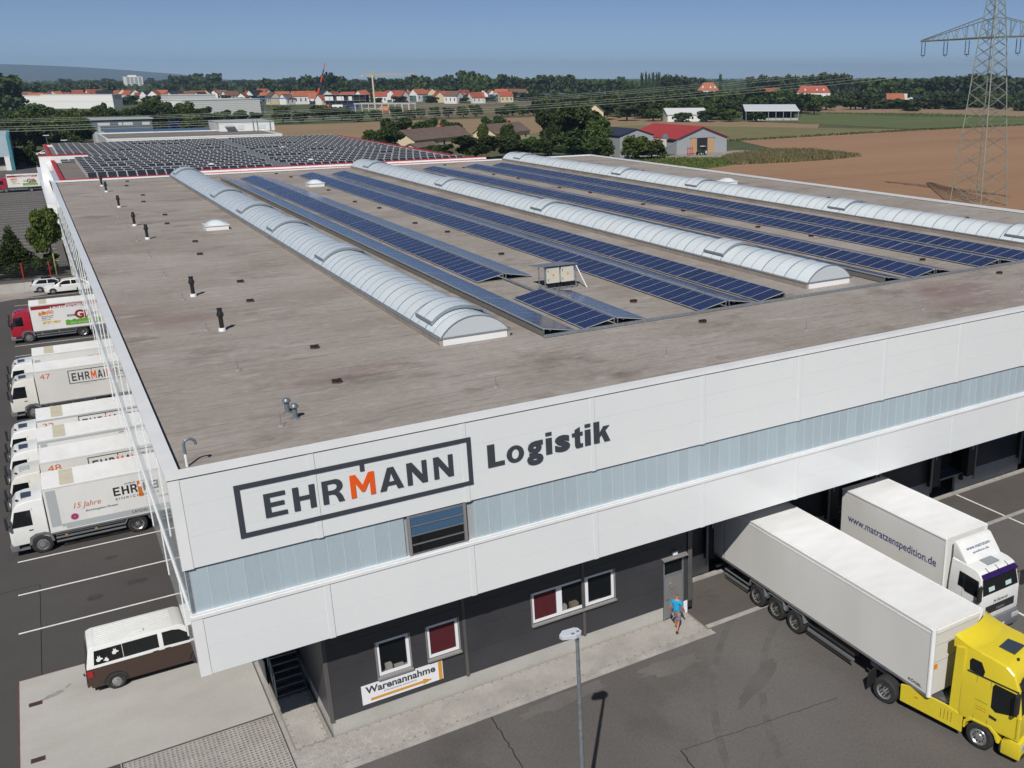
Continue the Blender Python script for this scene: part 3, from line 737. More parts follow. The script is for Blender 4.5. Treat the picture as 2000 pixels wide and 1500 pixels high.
def rooflight(xc, y0, y1, flaps, label):
    t = empty("barrel_rooflight", (xc, y0, ZF), 0, label, "rooflight", "barrel rooflights on the warehouse roof")
    W, H, CZ = 3.30, 0.80, 0.30
    Lg = y1-y0
    c = MB()
    for s in (-1, 1): c.prism([(s*W/2, 0), (s*(W/2+0.05), CZ), (s*(W/2-0.09), CZ), (s*(W/2-0.12), 0)], 1, 0, Lg)
    c.build("curb", curb_m, t)
    for ya, yb in ((0, 0.1), (Lg-0.1, Lg)): B("end_curb", white_trim, t, -W/2+0.13, W/2-0.13, ya, yb, 0, CZ)
    rail = MB()
    for s in (-1, 1): rail.box(s*W/2-0.07, s*W/2+0.07, -0.03, Lg+0.03, CZ+0.001, CZ+0.07)
    rail.box(-W/2+0.071, W/2-0.071, -0.03, 0.05, CZ+0.001, CZ+0.07); rail.box(-W/2+0.071, W/2-0.071, Lg-0.05, Lg+0.03, CZ+0.001, CZ+0.07)
    rail.build("eaves_rail", alu, t, fixn=False)
    A = [(x, z+CZ+0.07) for x, z in arch(W-0.16, H)]
    n = int(round(Lg/1.04)); pl = Lg/n
    pan = MB()
    for (xa, za), (xb, zb) in zip(A, A[1:]): pan.quad((xa, 0.01, za), (xb, 0.01, zb), (xb, pl-0.01, zb), (xa, pl-0.01, za))
    pme = pan.mesh("glazing_panel", milk, smooth=60, fixn=False)
    def ribm(wd, hgt, mat):
        r_ = MB(); A2 = [(x*1.004, z+hgt) for x, z in A]
        for (a, b), (c_, d_) in zip(zip(A, A[1:]), zip(A2, A2[1:])):
            r_.quad((c_[0], -wd, c_[1]), (d_[0], -wd, d_[1]), (d_[0], wd, d_[1]), (c_[0], wd, c_[1]))
            r_.quad((a[0], -wd, a[1]), (b[0], -wd, b[1]), (d_[0], -wd, d_[1]), (c_[0], -wd, c_[1]))
            r_.quad((a[0], wd, a[1]), (c_[0], wd, c_[1]), (d_[0], wd, d_[1]), (b[0], wd, b[1]))
        return r_.mesh("rib", mat, smooth=60, fixn=False)
    r1, r2 = ribm(0.028, 0.03, rib_m), ribm(0.014, 0.012, rib_m)
    for k in range(n):
        link("glazing_panel", pme, t, (0, k*pl, 0))
        link("rib", r1 if k % 2 == 0 else r2, t, (0, k*pl, 0))
    link("rib", r1, t, (0, Lg, 0))
    for yy in (0.0, Lg):
        g = MB(); g.poly([(x, yy, z) for x, z in A]); g.build("end_glazing", M("end_glazing", (0.50, 0.55, 0.585), 0.35) if "end_glazing" not in bpy.data.materials else bpy.data.materials["end_glazing"], t, fixn=False)
    # smoke flaps: raised double hatches riding over the arch
    for fy in flaps:
        f0 = fy-y0; fl = 2.05
        A3 = [(x*1.0, z+0.16) for x, z in A[1:-1]]
        fm = MB()
        for (xa, za), (xb, zb) in zip(A3, A3[1:]): fm.quad((xa, f0, za), (xb, f0, zb), (xb, f0+fl, zb), (xa, f0+fl, za))
        fo = fm.build("smoke_flap", milk, t, smooth=60, fixn=False)
        fr = MB()
        for ya, yb in ((f0-0.04, f0+0.02), (f0+fl/2-0.02, f0+fl/2+0.02), (f0+fl-0.02, f0+fl+0.04)):
            dz = 0.11 if ya < f0 or yb > f0+fl else 0.0
            for (xa, za), (xb, zb) in zip(A3, A3[1:]):
                fr.add([(xa, ya, za+0.02), (xb, ya, zb+0.02), (xb, yb, zb+0.02), (xa, yb, za+0.02), (xa, ya, za-dz), (xb, ya, zb-dz), (xb, yb, zb-dz), (xa, yb, za-dz)],
                       [(0,1,2,3), (0,4,5,1), (3,2,6,7)])
        for q in (A3[0], A3[-1]): fr.box(q[0]-0.05, q[0]+0.05, f0-0.05, f0+fl+0.05, q[1]-0.12, q[1]+0.02)
        fr.build("flap_frame", rib_m, fo, fixn=False)
        MB().tube((0.35, f0-0.16, A3[7][1]-0.09), (0.95, f0-0.16, A3[9][1]-0.06), 0.035, n=6).build("actuator", alu, fo)
    return t
rooflight(13.55, 10.0, 101.0, (11.6, 30.6, 45.0, 57.0, 70.5, 97.5), "long barrel rooflight nearest the left edge of the warehouse roof")
rooflight(34.72, 10.2, 101.0, (18.5, 44.5, 68.0, 94.0), "long barrel rooflight in the middle of the warehouse roof")
rooflight(55.9, 10.2, 101.0, (12.0, 30.5, 52.5, 68.0, 95.5), "long barrel rooflight nearest the field side of the warehouse roof")

# ---- solar rows
SL, PW, PH = 1.66, 0.985, 0.30
tilt = math.asin(PH/SL)
def panel_mesh(name, sl, pw, cellmat):
    b = MB().box(-sl/2, sl/2, -pw/2, pw/2, -0.035, 0.0)
    b.m[1] = 0
    b.quad((-sl/2+0.025, -pw/2+0.022, 0.0035), (sl/2-0.025, -pw/2+0.022, 0.0035), (sl/2-0.025, pw/2-0.022, 0.0035), (-sl/2+0.025, pw/2-0.022, 0.0035), 1)
    return b.mesh(name, [solar_frame, cellmat], fixn=False)
pan_me = panel_mesh("solar_panel", SL, PW, solar_blue)
def solar_row(xlow, xhigh, label, gaps=(), y0=8.95, y1=94.2, back=False):
    """one row of panels along Y; low edge at xlow, raised edge at xhigh"""
    up_right = xhigh > xlow
    t = empty("solar_row", ((xlow+xhigh)/2, y0, ZF), 0, label, "solar row", "solar rows on the warehouse roof")
    ry = -tilt if up_right else tilt
    y = y0; k = 0
    while y+PW <= y1:
        if not any(a < y+0.5 < b for a, b in gaps):
            link("solar_panel", pan_me, t, (0, y-y0+PW/2, 0.05+0.05+PH/2), (0, ry, 0))
        y += PW+0.012; k += 1
        if k % 8 == 0: y += 0.05
    hw = SL/2*math.cos(tilt); s = 1 if up_right else -1
    segs = []; a = y0
    for g0, g1 in sorted(gaps): segs.append((a, g0)); a = g1
    segs.append((a, y1))
    rl = MB(); ends = MB(); posts = MB()
    for a, b in segs:
        for xx, zz in ((-s*hw*0.55, 0.10+PH*0.225-0.075), (s*hw*0.6, 0.10+PH*0.8-0.075)): rl.box(xx-0.025, xx+0.025, a-y0, b-y0, zz-0.03, zz+0.0)
        rl.box(s*hw-0.03, s*hw+0.03, a-y0-0.02, b-y0+0.02, PH+0.02, PH+0.055)
        q = a
        while q < b:
            posts.box(s*hw-0.02, s*hw+0.02, q-y0, q-y0+0.04, 0.0, PH+0.02)
            posts.tube((-s*hw, q-y0+0.02, 0.04), (s*hw, q-y0+0.02, 0.04), 0.02, n=4)
            q += 2.0
    rl.build("rail", galv, t, fixn=False)
    posts.build("bracing", galv, t, fixn=False)["kind"] = "stuff"
    if back:
        for a, b in segs: B("wind_deflector", M("deflector", (0.19, 0.185, 0.175), 0.6, 0.3) if "deflector" not in bpy.data.materials else bpy.data.materials["deflector"], t, s*hw+0.035 if s > 0 else -hw-0.05, s*hw+0.05 if s > 0 else -hw-0.035, a-y0, b-y0, 0.04, PH-0.02)
    return t
gapB = ((17.4, 22.0),)
solar_row(18.05, 16.40, "solar row facing away beside the left barrel rooflight", back=True)
solar_row(18.45, 20.08, "blue solar row interrupted in front of the inverter cabinets", gapB)
solar_row(21.90, 20.26, "solar row facing away, interrupted beside the inverter cabinets", gapB)
solar_row(24.98, 26.64, "blue solar row right behind the inverter cabinets")
solar_row(28.46, 26.82, "grey-looking solar row back to back with the blue row behind the inverters")
solar_row(28.80, 30.46, "blue solar row next to the left side of the middle barrel rooflight", back=True)
solar_row(39.42, 37.80, "low grey solar row with brackets just right of the middle rooflight", back=True)
solar_row(40.22, 41.86, "first blue solar row right of the middle barrel rooflight")
solar_row(43.66, 42.02, "grey solar row back to back with the first blue row right of the middle rooflight")
solar_row(45.98, 47.60, "second blue solar row right of the middle barrel rooflight")
solar_row(49.40, 47.76, "grey solar row back to back with the second blue row right of the middle rooflight")
solar_row(49.75, 51.40, "blue solar row next to the left side of the far right rooflight", back=True)

ct = MB().box(16.3, 52.0, 8.72, 8.84, ZF+0.03, ZF+0.12)
ct.box(16.3, 52.0, 8.70, 8.715, ZF+0.02, ZF+0.17)
tag(ct.build("cable_tray", galv, None), "long grey cable tray along the near ends of the solar rows", "cable tray")
tag(MB().path([(20.17, 17.0, ZF+0.1), (20.17, 22.1, ZF+0.1)], 0.07).build("cable_conduit", galv, None), "grey conduit bridging the gap in the solar rows by the inverters", "conduit")

# ---- inverter cabinets
inv = empty("inverter_stand", (20.8, 17.9, ZF), 0, "stand with two pale inverter cabinets under a sheet roof between the solar rows", "inverter stand")
cream = M("cabinet_cream", (0.62, 0.60, 0.52), 0.5, col2=(0.56, 0.54, 0.47), scale=2)
fr = MB()
for xx in (0.0, 1.9):
    fr.tube((xx, 0, 0), (xx, 0, 1.35), 0.03, n=6); fr.tube((xx, 0.75, 0), (xx, 0.75, 1.2), 0.03, n=6)
for z in (0.12, 1.33): fr.tube((0, 0, z), (1.9, 0, z), 0.03, n=6)
fr.tube((0, 0.75, 0.12), (1.9, 0.75, 0.12), 0.03, n=6)
fr.build("frame", galv, inv)
MB().tube((1.92, 0.0, 1.3), (2.35, -0.45, 0.02), 0.035, n=6).build("brace", white_trim, inv)
MB().prism([(-0.12, 1.40), (1.9, 1.16), (1.9, 1.13), (-0.12, 1.36)], 0, -0.1, 2.0).build("sheet_roof", blue_glass if False else galv, inv)
warn = M("warning_yellow", (0.70, 0.42, 0.01), 0.5)
for xx in (0.12, 1.0):
    c = B("cabinet", cream, inv, xx, xx+0.78, -0.02, 0.24, 0.40, 1.28, bevel=0.02)
    MB().prism([(xx+0.31, 0.80), (xx+0.49, 0.80), (xx+0.40, 0.96)], 1, -0.026, -0.021).build("warning_sign", warn, c)
    MB().prism([(xx+0.39, 0.83), (xx+0.42, 0.83), (xx+0.405, 0.91)], 1, -0.030, -0.027).build("bolt_mark", black, c)
    B("latch", galv, c, xx+0.05, xx+0.09, -0.04, -0.021, 0.55, 0.65)
    B("latch", galv, c, xx+0.05, xx+0.09, -0.04, -0.021, 1.05, 1.15)
cb = MB(); rr = random.Random(2)
for k in range(16):
    x_ = 0.15+k*0.105
    cb.path([(x_, 0.1, 0.42), (x_+rr.uniform(-.06, .06), 0.1+rr.uniform(-.05, .1), 0.22), (x_+rr.uniform(-.15, .15), rr.uniform(0, .4), 0.1)], 0.018, n=5)
tag(cb.build("cables", black, inv), kind='stuff')

# ---- black flue terminals in a line near the left edge
fl = empty("flue", (0, 0, 0))
MB().lathe([(0.0, 0), (0.17, 0), (0.15, 0.14), (0.10, 0.15)], 18).build("collar", white_trim, fl, smooth=True)
MB().lathe([(0.10, 0.14), (0.10, 0.68), (0.145, 0.70), (0.16, 0.80), (0.12, 0.90), (0.10, 1.02), (0.13, 1.04), (0.13, 1.08), (0.0, 1.09)], 18).build("pipe", M("flue_black", (0.017, 0.018, 0.02), 0.35), fl, smooth=True)
ordn = ("nearest", "second nearest", "third nearest", "fourth nearest", "fifth nearest", "sixth nearest", "farthest")
for i, (x, y) in enumerate(((4.43, 18.4), (4.43, 27.4), (4.55, 50.8), (4.45, 59.0), (4.45, 73.0), (4.46, 88.1), (4.5, 95.0))):
    o = fl if i == 0 else copy_tree(fl)
    o.location = (x, y, ZF)
    tag(o, "black flue terminal on the roof, %s of the line along the left edge" % ordn[i], "flue", "black flues along the left roof edge")
# ---- mushroom vents and bent pipe
mv = empty("mushroom_vent", (4.33, 4.53, ZF))
vent_g = M("vent_grey", (0.17, 0.20, 0.23), 0.4, 0.3)
MB().lathe([(0.16, 0), (0.14, 0.02), (0.085, 0.05), (0.085, 0.34), (0.0, 0.34)], 16).build("stem", vent_g, mv, smooth=True)
MB().lathe([(0.0, 0.54), (0.09, 0.53), (0.145, 0.46), (0.15, 0.42), (0.10, 0.37), (0.085, 0.35)], 16).build("cap", vent_g, mv, smooth=True)
m2 = copy_tree(mv); m2.location = (4.42, 3.75, ZF)
tag(mv, "grey mushroom vent near the sign corner of the roof, the farther of two", "vent", "mushroom vents")
tag(m2, "grey mushroom vent near the sign corner of the roof, the nearer of two", "vent", "mushroom vents")
hp = empty("bent_pipe", (0.66, 1.0, ZF), 0, "swan-neck pipe on the roof at the near left corner", "pipe")
MB().tube((0, 0, 0), (0, 0, 0.42), 0.04, n=10).build("pipe_foot", white_trim, hp)
MB().path([(0, 0, 0.42), (0, 0, 0.72)] + [(0.16-0.16*math.cos(t), 0, 0.72+0.15*math.sin(t)) for t in [PI*i/8 for i in range(9)]] + [(0.32, 0, 0.66)], 0.042, n=10).build("swan_neck", vent_g, hp, smooth=True)
# ---- dome rooflights
dm = empty("dome_rooflight", (9.6, 53.5, ZF))
MB().box(-0.8, 0.8, -0.8, 0.8, 0, 0.32).build("curb", white_trim, dm)
d_ = MB(); n = 10
for j in range(n):
    for i in range(n):
        q = []
        for a, b in ((i, j), (i+1, j), (i+1, j+1), (i, j+1)):
            u, v = a/n*2-1, b/n*2-1; q.append((u*0.78, v*0.78, 0.40+0.32*(1-abs(u)**2.4)*(1-abs(v)**2.4)))
        d_.quad(*q)
d_.build("dome", milk, dm, smooth=60, fixn=False)
MB().box(-0.86, 0.86, -0.86, 0.86, 0.321, 0.40).build("dome_frame", white_trim, dm)
tag(dm, "white dome rooflight alone on the bare left strip of the roof", "rooflight", "dome rooflights")
d2 = copy_tree(dm); d2.location = (23.9, 81.6, ZF); tag(d2, "small dome rooflight between the far solar rows", "rooflight", "dome rooflights")
d3 = copy_tree(dm); d3.location = (62.0, 57.5, ZF); tag(d3, "dome rooflight peeping out behind the far right barrel rooflight", "rooflight", "dome rooflights")

# ---- roof drains (little black and rust coloured caps) and lightning pins
rust = M("drain_rust", (0.13, 0.062, 0.038), 0.8)
dr = empty("roof_drain", (0, 0, 0))
MB().lathe([(0.20, 0.0), (0.19, 0.05), (0.17, 0.055)], 12).build("flange", rust, dr)
MB().box(-0.17, -0.012, -0.10, 0.10, 0.04, 0.14).box(0.012, 0.17, -0.10, 0.10, 0.04, 0.14).build("grille", black, dr)
ys = ((7.15, 0), (12.8, 1), (24.25, 0), (30.0, 1), (41.35, 0), (47.3, 1), (58.5, 0), (64.5, 1), (76.1, 0), (82.2, 1), (93.2, 0), (98.8, 1))
first = True
colname = {6.72: "bare left strip", 23.42: "left solar field", 44.98: "right solar field", 61.9: "bare right strip"}
for xc, nm in colname.items():
    for i, (y, k) in enumerate(ys):
        if xc == 23.42 and y in (24.25,): pass
        o = dr if first else copy_tree(dr); first = False
        o.location = (xc+(0.53 if k else 0) if xc < 10 else xc+(0 if k else 0.5), y, ZF)
        tag(o, "small dark drain on the %s, %s from the sign facade" % (nm, ordinal(i+1)), "roof drain", "roof drains")
pn = empty("lightning_pin", (0, 0, 0))
MB().tube((0, 0, 0.0), (0, 0, 0.42), 0.022, 0.012, n=6).build("rod", galv, pn)
MB().lathe([(0.0, 0.06), (0.10, 0.05), (0.11, 0.0)], 10).build("foot", M("pin_foot", (0.30, 0.28, 0.26), 0.9), pn)
first = True; cnt_ = {}
pts = [(3.83, 3.17+7.85*k, "left edge") for k in range(12)] + [(11.6+7.7*k, 3.15, "sign facade") for k in range(7)] + [(65.2, 11+7.85*k, "field edge") for k in range(11)]
for i, (x, y, e) in enumerate(pts):
    o = pn if first else copy_tree(pn); first = False
    o.location = (x, y, ZF)
    cnt_[e] = cnt_.get(e, 0)+1
    tag(o, "thin lightning pin along the roof's %s, %s from the corner nearest the camera" % (e, ordinal(cnt_[e])), "lightning pin", "lightning pins along the %s" % e)

# ================================================================ vehicles
def paintm(name, c, c2=None, rough=0.3): return M(name, c, rough, col2=c2 or tuple(q*0.93 for q in c), scale=1.1, coat=0.5, fine=0.02, fscale=6)
veh_white = paintm("vehicle_white", (0.78, 0.79, 0.78))
veh_cream = paintm("vehicle_cream", (0.72, 0.71, 0.665), (0.66, 0.65, 0.60))
veh_red = paintm("vehicle_red", (0.36, 0.012, 0.03))
veh_yellow = paintm("vehicle_yellow", (0.70, 0.565, 0.03), (0.68, 0.54, 0.028))
veh_brown = paintm("vehicle_brown", (0.048, 0.026, 0.018))
veh_silver = paintm("vehicle_silver", (0.50, 0.52, 0.54))
box_white = M("box_body_white", (0.77, 0.775, 0.77), 0.5, col2=(0.71, 0.71, 0.69), scale=0.7, stretch=(1, 1, 0.3), fine=0.02, fscale=4)
box_side = M("trailer_side", (0.70, 0.695, 0.67), 0.5, col2=(0.64, 0.635, 0.605), scale=0.5, stretch=(1, 1, 0.25), fine=0.02, fscale=4)
box_roof = M("box_roof", (0.78, 0.785, 0.785), 0.55, col2=(0.69, 0.69, 0.685), scale=0.9, stretch=(1.5, 0.5, 1), lo=0.4, hi=0.75)
grey_decal = M("decal_grey", (0.42, 0.45, 0.46), 0.5)
chassis_m = M("chassis_dark", (0.022, 0.022, 0.024), 0.7, col2=(0.035, 0.033, 0.032), scale=3)
grey_plast = M("grey_plastic", (0.16, 0.17, 0.18), 0.5, col2=(0.13, 0.14, 0.15), scale=2)
tyre_m = M("tyre", (0.018, 0.018, 0.019), 0.85, col2=(0.03, 0.029, 0.028), scale=6)
rim_m = M("rim_silver", (0.52, 0.53, 0.54), 0.35, 0.7, col2=(0.36, 0.36, 0.36), scale=5)
rim_dirty = M("rim_dirty", (0.34, 0.33, 0.31), 0.5, 0.5, col2=(0.22, 0.21, 0.20), scale=6)
hatch_m = M("hatch_glass", (0.045, 0.06, 0.085), 0.12, spec=0.6)
beige_gl = M("beige_skylight", (0.50, 0.46, 0.34), 0.5, col2=(0.56, 0.53, 0.42), scale=3)
lamp_m = M("headlamp", (0.55, 0.58, 0.60), 0.08, 0.3, spec=0.8)
red_lamp = M("tail_lamp", (0.35, 0.012, 0.012), 0.25)
orange_lamp = M("marker_orange", (0.75, 0.28, 0.01), 0.4)
dec_red = M("decal_dark_red", (0.26, 0.015, 0.02), 0.5)
dec_orange = M("decal_orange", (0.66, 0.17, 0.012), 0.5)
dec_orange2 = M("decal_warm_orange", (0.62, 0.16, 0.05), 0.5)
dec_green = M("decal_green", (0.12, 0.36, 0.035), 0.5)
dec_yellow = M("decal_yellow", (0.62, 0.45, 0.012), 0.5)
dec_pink = M("decal_pink", (0.60, 0.10, 0.38), 0.5)
dec_blue = M("decal_navy", (0.02, 0.04, 0.17), 0.5)
purple = M("sun_visor_purple", (0.028, 0.010, 0.095), 0.35)

_W = {}
def wheel(par, x, y, r, w, side, rim=None, dish=True, steer=0.0):
    k = (r, w, side, dish)
    if k not in _W:
        t = MB().lathe([(r*0.58, -w/2*0.9), (r*0.62, -w/2), (r*0.90, -w/2), (r*0.985, -w/2*0.8), (r, -w/2*0.5), (r, w/2*0.5), (r*0.985, w/2*0.8), (r*0.90, w/2), (r*0.62, w/2), (r*0.58, w/2*0.9)], 28, 1).mesh("wheel", tyre_m, smooth=40)
        s = side
        if dish: pr_ = [(0.0, s*(w/2-0.03)), (r*0.16, s*(w/2-0.035)), (r*0.18, s*(w/2-0.10)), (r*0.36, s*(w/2-0.12)), (r*0.50, s*(w/2-0.11)), (r*0.54, s*(w/2-0.02)), (r*0.61, s*(w/2+0.004))]
        else: pr_ = [(0.0, s*(w/2+0.03)), (r*0.20, s*(w/2+0.025)), (r*0.24, s*(w/2-0.0)), (r*0.46, s*(w/2-0.015)), (r*0.52, s*(w/2-0.06)), (r*0.58, s*(w/2-0.02)), (r*0.62, s*(w/2+0.004))]
        m = MB().lathe(pr_, 24, 1).mesh("rim", rim or rim_m, smooth=40)
        nb = MB()
        for i in range(10):
            a = 2*PI*i/10; rr_ = r*0.36
            nb.lathe([(0.0, s*(w/2+0.012)), (r*0.06, s*(w/2+0.01)), (r*0.06, s*(w/2-0.13))], 6, 1, (rr_*math.cos(a), 0, rr_*math.sin(a)))
        _W[k] = (t, m, nb.mesh("hub_holes", chassis_m))
    t, m, nb = _W[k]
    o = link("wheel", t, par, (x, y, r), (0, 0, steer))
    rm = link("rim", m, o)
    if rim: 
        rm.data = m.copy() if m.materials[0] != rim else m
        rm.data.materials[0] = rim
    if r > 0.4: link("hub_holes", nb, o)["kind"] = "stuff"
    return o

class Cab:
    """prism cab from a side outline; half width wl up to the belt line zb, narrowing to wt at zt"""
    def __init__(s, par, name, low, upp, wl, wt, zb, zt, mat, bevel=0.05, yc=0.0):
        s.wl, s.wt, s.zb, s.zt, s.par, s.yc = wl, wt, zb, zt, par, yc
        out = low + upp[1:-1]; n = len(out); b = MB()
        vs = [(x, s.w(z), z) for x, z in out] + [(x, -s.w(z), z) for x, z in out]
        fs = [(i, (i+1) % n, n+(i+1) % n, n+i) for i in range(n)]
        li = list(range(len(low))); ui = list(range(len(low)-1, n)) + [0]
        for f in (li, ui):
            if len(f) > 2: fs += [tuple(f), tuple(n+i for i in reversed(f))]
        b.add(vs, fs)
        s.o = b.build(name, mat, par, bevel=bevel, seg=3, smooth=30)
    def w(s, z): return s.wl if z <= s.zb else s.wl + (s.wt-s.wl)*(z-s.zb)/(s.zt-s.zb)
    def side(s, name, mat, pts, sd, off=0.008, par=None):
        P_ = [(x, sd*(s.w(z)+off), z) for x, z in pts]
        return MB().poly(P_ if sd < 0 else P_[::-1]).build(name, mat, par or s.par, fixn=False)
    def front(s, name, mat, a, b, inset=0.10, off=0.012, par=None, ia=None):
        d = Vector((b[0]-a[0], 0, b[1]-a[1])).normalized(); nn = Vector((d.z, 0, -d.x))
        if nn.x < 0 and abs(nn.x) > abs(nn.z): nn = -nn
        if nn.z < 0 and abs(nn.z) >= abs(nn.x): nn = -nn
        q = []
        for (x, z), ins in ((a, ia if ia is not None else inset), (b, inset)):
            for sd in ((-1, 1) if not q else (1, -1)): q.append((x+nn.x*off, sd*(s.w(z)-ins), z+nn.z*off))
        return MB().quad(*q).build(name, mat, par or s.par, fixn=False)

def mirror_arm(par, x, y, z, s, big=1.0):
    o = MB().box(x-0.05, x+0.06, y if s > 0 else y-0.2*big, y+0.2*big if s > 0 else y, z-0.62*big, z).build("mirror", blackp, par, bevel=0.03)
    MB().tube((x-0.1, y-s*0.12, z-0.05), (x, y+s*0.05, z-0.05), 0.02, n=6).tube((x-0.1, y-s*0.12, z-0.55*big), (x, y+s*0.05, z-0.55*big), 0.02, n=6).build("mirror_arm", blackp, o)
    return o

def box_truck(loc, rz, label, cabmat, boxmat, L0=7.25, box=(1.68, 0.95, 3.36), hatch=hatch_m, beige=True, top=2.78, cablen=1.62, group=None, strip=False, rimf=None):
    """a city box truck: nose at local x = 0, pointing along +x"""
    t = empty("box_truck", loc, rz, label, "truck", group)
    HW = 1.25; bx0, z0, z1 = -box[0], box[1], box[2]
    B("frame", chassis_m, t, -L0+0.1, -0.5, -0.45, 0.45, 0.55, 0.93)
    bo = MB().box(-L0, bx0, -HW, HW, z0, z1).build("box_body", boxmat, t, bevel=0.025)
    B("box_roof", box_roof, bo, -L0+0.06, bx0-0.06, -HW+0.06, HW-0.06, z1+0.001, z1+0.012)
    if beige: B("roof_light", beige_gl, bo, -3.05, -2.45, -HW+0.08, HW-0.08, z1+0.013, z1+0.02)
    for s in (-1, 1):
        B("floor_rail", alu, bo, -L0, bx0, s*HW-0.015 if s < 0 else HW-0.01, s*HW+0.01 if s < 0 else HW+0.015, z0-0.04, z0+0.05)
        B("roof_rail", white_trim, bo, -L0, bx0, s*(HW+0.004)-0.014, s*(HW+0.004)+0.014, z1-0.06, z1+0.005)
    # cab
    low = [(-cablen, 1.50), (-cablen, 0.78), (-1.72 if False else -cablen+0.02, 0.62), (-0.06, 0.62), (0.0, 0.80), (-0.02, 1.50)]
    upp = [(-0.02, 1.50), (-0.30, 2.42), (-0.50, top-0.08), (-0.85, top), (-cablen, top+0.05), (-cablen, 1.50)]
    c = Cab(t, "cab", low, upp, 1.13, 1.00, 1.50, top, cabmat, bevel=0.07)
    c.front("windscreen", car_glass, (-0.045, 1.56), (-0.285, 2.36), 0.09)
    c.front("grille", blackp, (0.0, 0.95), (-0.012, 1.22), 0.35)
    B("bumper", grey_plast if cabmat != veh_red else alu, t, -0.30, 0.06, -1.15, 1.15, 0.34, 0.66, bevel=0.05)
    for s in (-1, 1):
        c.side("side_window", car_glass, [(-1.02, 1.58), (-0.16, 1.58), (-0.20, 1.75), (-0.36, 2.36), (-1.02, 2.36)], s)
        c.side("door_line", blackp, [(-1.10, 1.0), (-1.088, 1.0), (-1.088, 2.45), (-1.10, 2.45)], s, 0.006)
        c.side("handle", blackp, [(-1.00, 1.30), (-0.82, 1.30), (-0.82, 1.36), (-1.00, 1.36)], s, 0.009)
        B("headlight", lamp_m, t, -0.06, 0.075, s*0.86-0.2, s*0.86+0.2, 0.46, 0.62, bevel=0.03)
        mirror_arm(t, 0.02, s*1.18, 2.25, s)
        MB().prism([(-1.78, 0.55), (-1.72, 0.95), (-1.45, 1.10), (-1.05, 1.10), (-0.78, 0.95), (-0.72, 0.55), (-0.82, 0.55), (-0.90, 0.88), (-1.1, 1.0), (-1.4, 1.0), (-1.6, 0.88), (-1.68, 0.55)], 1, s*1.02-0.17, s*1.02+0.17).build("fender", grey_plast, t)
        B("step", alu, t, -0.72, -0.28, s*1.05-0.10, s*1.05+0.10, 0.36, 0.44)
        sk = MB()
        for zz in (0.46, 0.66, 0.84): sk.box(-L0+2.35, -1.85, s*1.18-0.02, s*1.18+0.02, zz-0.045, zz+0.045)
        sk.build("side_guard", grey_plast, t)
        for xx in (-2.3, -3.6): B("marker_light", orange_lamp, t, xx-0.05, xx+0.05, s*1.19-0.025, s*1.19+0.025, 0.70, 0.76)
        wheel(t, -1.25, s*1.04, 0.47, 0.27, s, rimf, dish=False)
        wheel(t, -5.45, s*1.00, 0.47, 0.42, s, None, dish=True)
        MB().prism([(-6.1, 0.62), (-6.0, 0.92), (-5.0, 0.92), (-4.85, 0.62), (-4.9, 0.62), (-5.05, 0.88), (-5.95, 0.88), (-6.05, 0.62)], 1, s*1.0-0.24, s*1.0+0.24).build("mudguard", grey_plast, t)
        B("tail_light", red_lamp, t, -L0+0.02, -L0+0.08, s*0.9-0.2, s*0.9+0.2, 0.60, 0.74)
    B("tail_lift", grey_plast, t, -L0-0.05, -L0+0.0, -1.1, 1.1, 0.5, 0.93)
    if hatch: B("roof_hatch", hatch, c.o, -1.15, -0.72, -0.36, 0.36, top+0.002, top+0.06, bevel=0.02)
    MB().lathe([(0.0, 0.09), (0.06, 0.06), (0.07, 0.0)], 10, 2, (-0.55, 0.55, top-0.02)).build("roof_marker", blackp, c.o)
    MB().tube((-0.75, 0.6, top), (-0.75, 0.6, top+0.35), 0.008, n=4).build("antenna", blackp, c.o)
    return t, bo

def dec(par, name, mat, u0, u1, z0, z1, off=0.006):
    """flat decal on the left side; u counts backwards from the front of the box body"""
    HW = 1.25
    return MB().quad((-1.68-u0, HW+off, z0), (-1.68-u1, HW+off, z0), (-1.68-u1, HW+off, z1), (-1.68-u0, HW+off, z1)).build(name, mat, par, fixn=False)
def dtx(par, s, mat, u0, u1, z0, z1, off=0.009, **k):
    return letters("lettering", s, mat, par, 1.68+u0, 1.68+u1, z0, z1, -(1.25+off), PI, **k)
def frame_logo(bo, u0, u1, z0, z1):
    th = 0.05
    for a in ((u0, u1, z1-th, z1), (u0, u1, z0, z0+th), (u0, u0+th, z0+th, z1-th), (u1-th, u1, z0+th, z1-th)): dec(bo, "logo_frame", sign_dark, *a)
    w = (u1-u0); um = u0+w*0.5
    dec(bo, "logo_tick", sign_dark, um-0.025, um+0.025, z1-0.16, z1-th)
    for ch, a, b in (("E", .07, .17), ("H", .20, .31), ("R", .345, .44), ("M", .475, .585), ("A", .61, .715), ("N", .745, .84), ("N", .87, .95)):
        dtx(bo, ch, sign_orange if ch == "M" else sign_dark, u0+a*w, u0+b*w, z0+0.19, z1-0.22, bold=0.02)

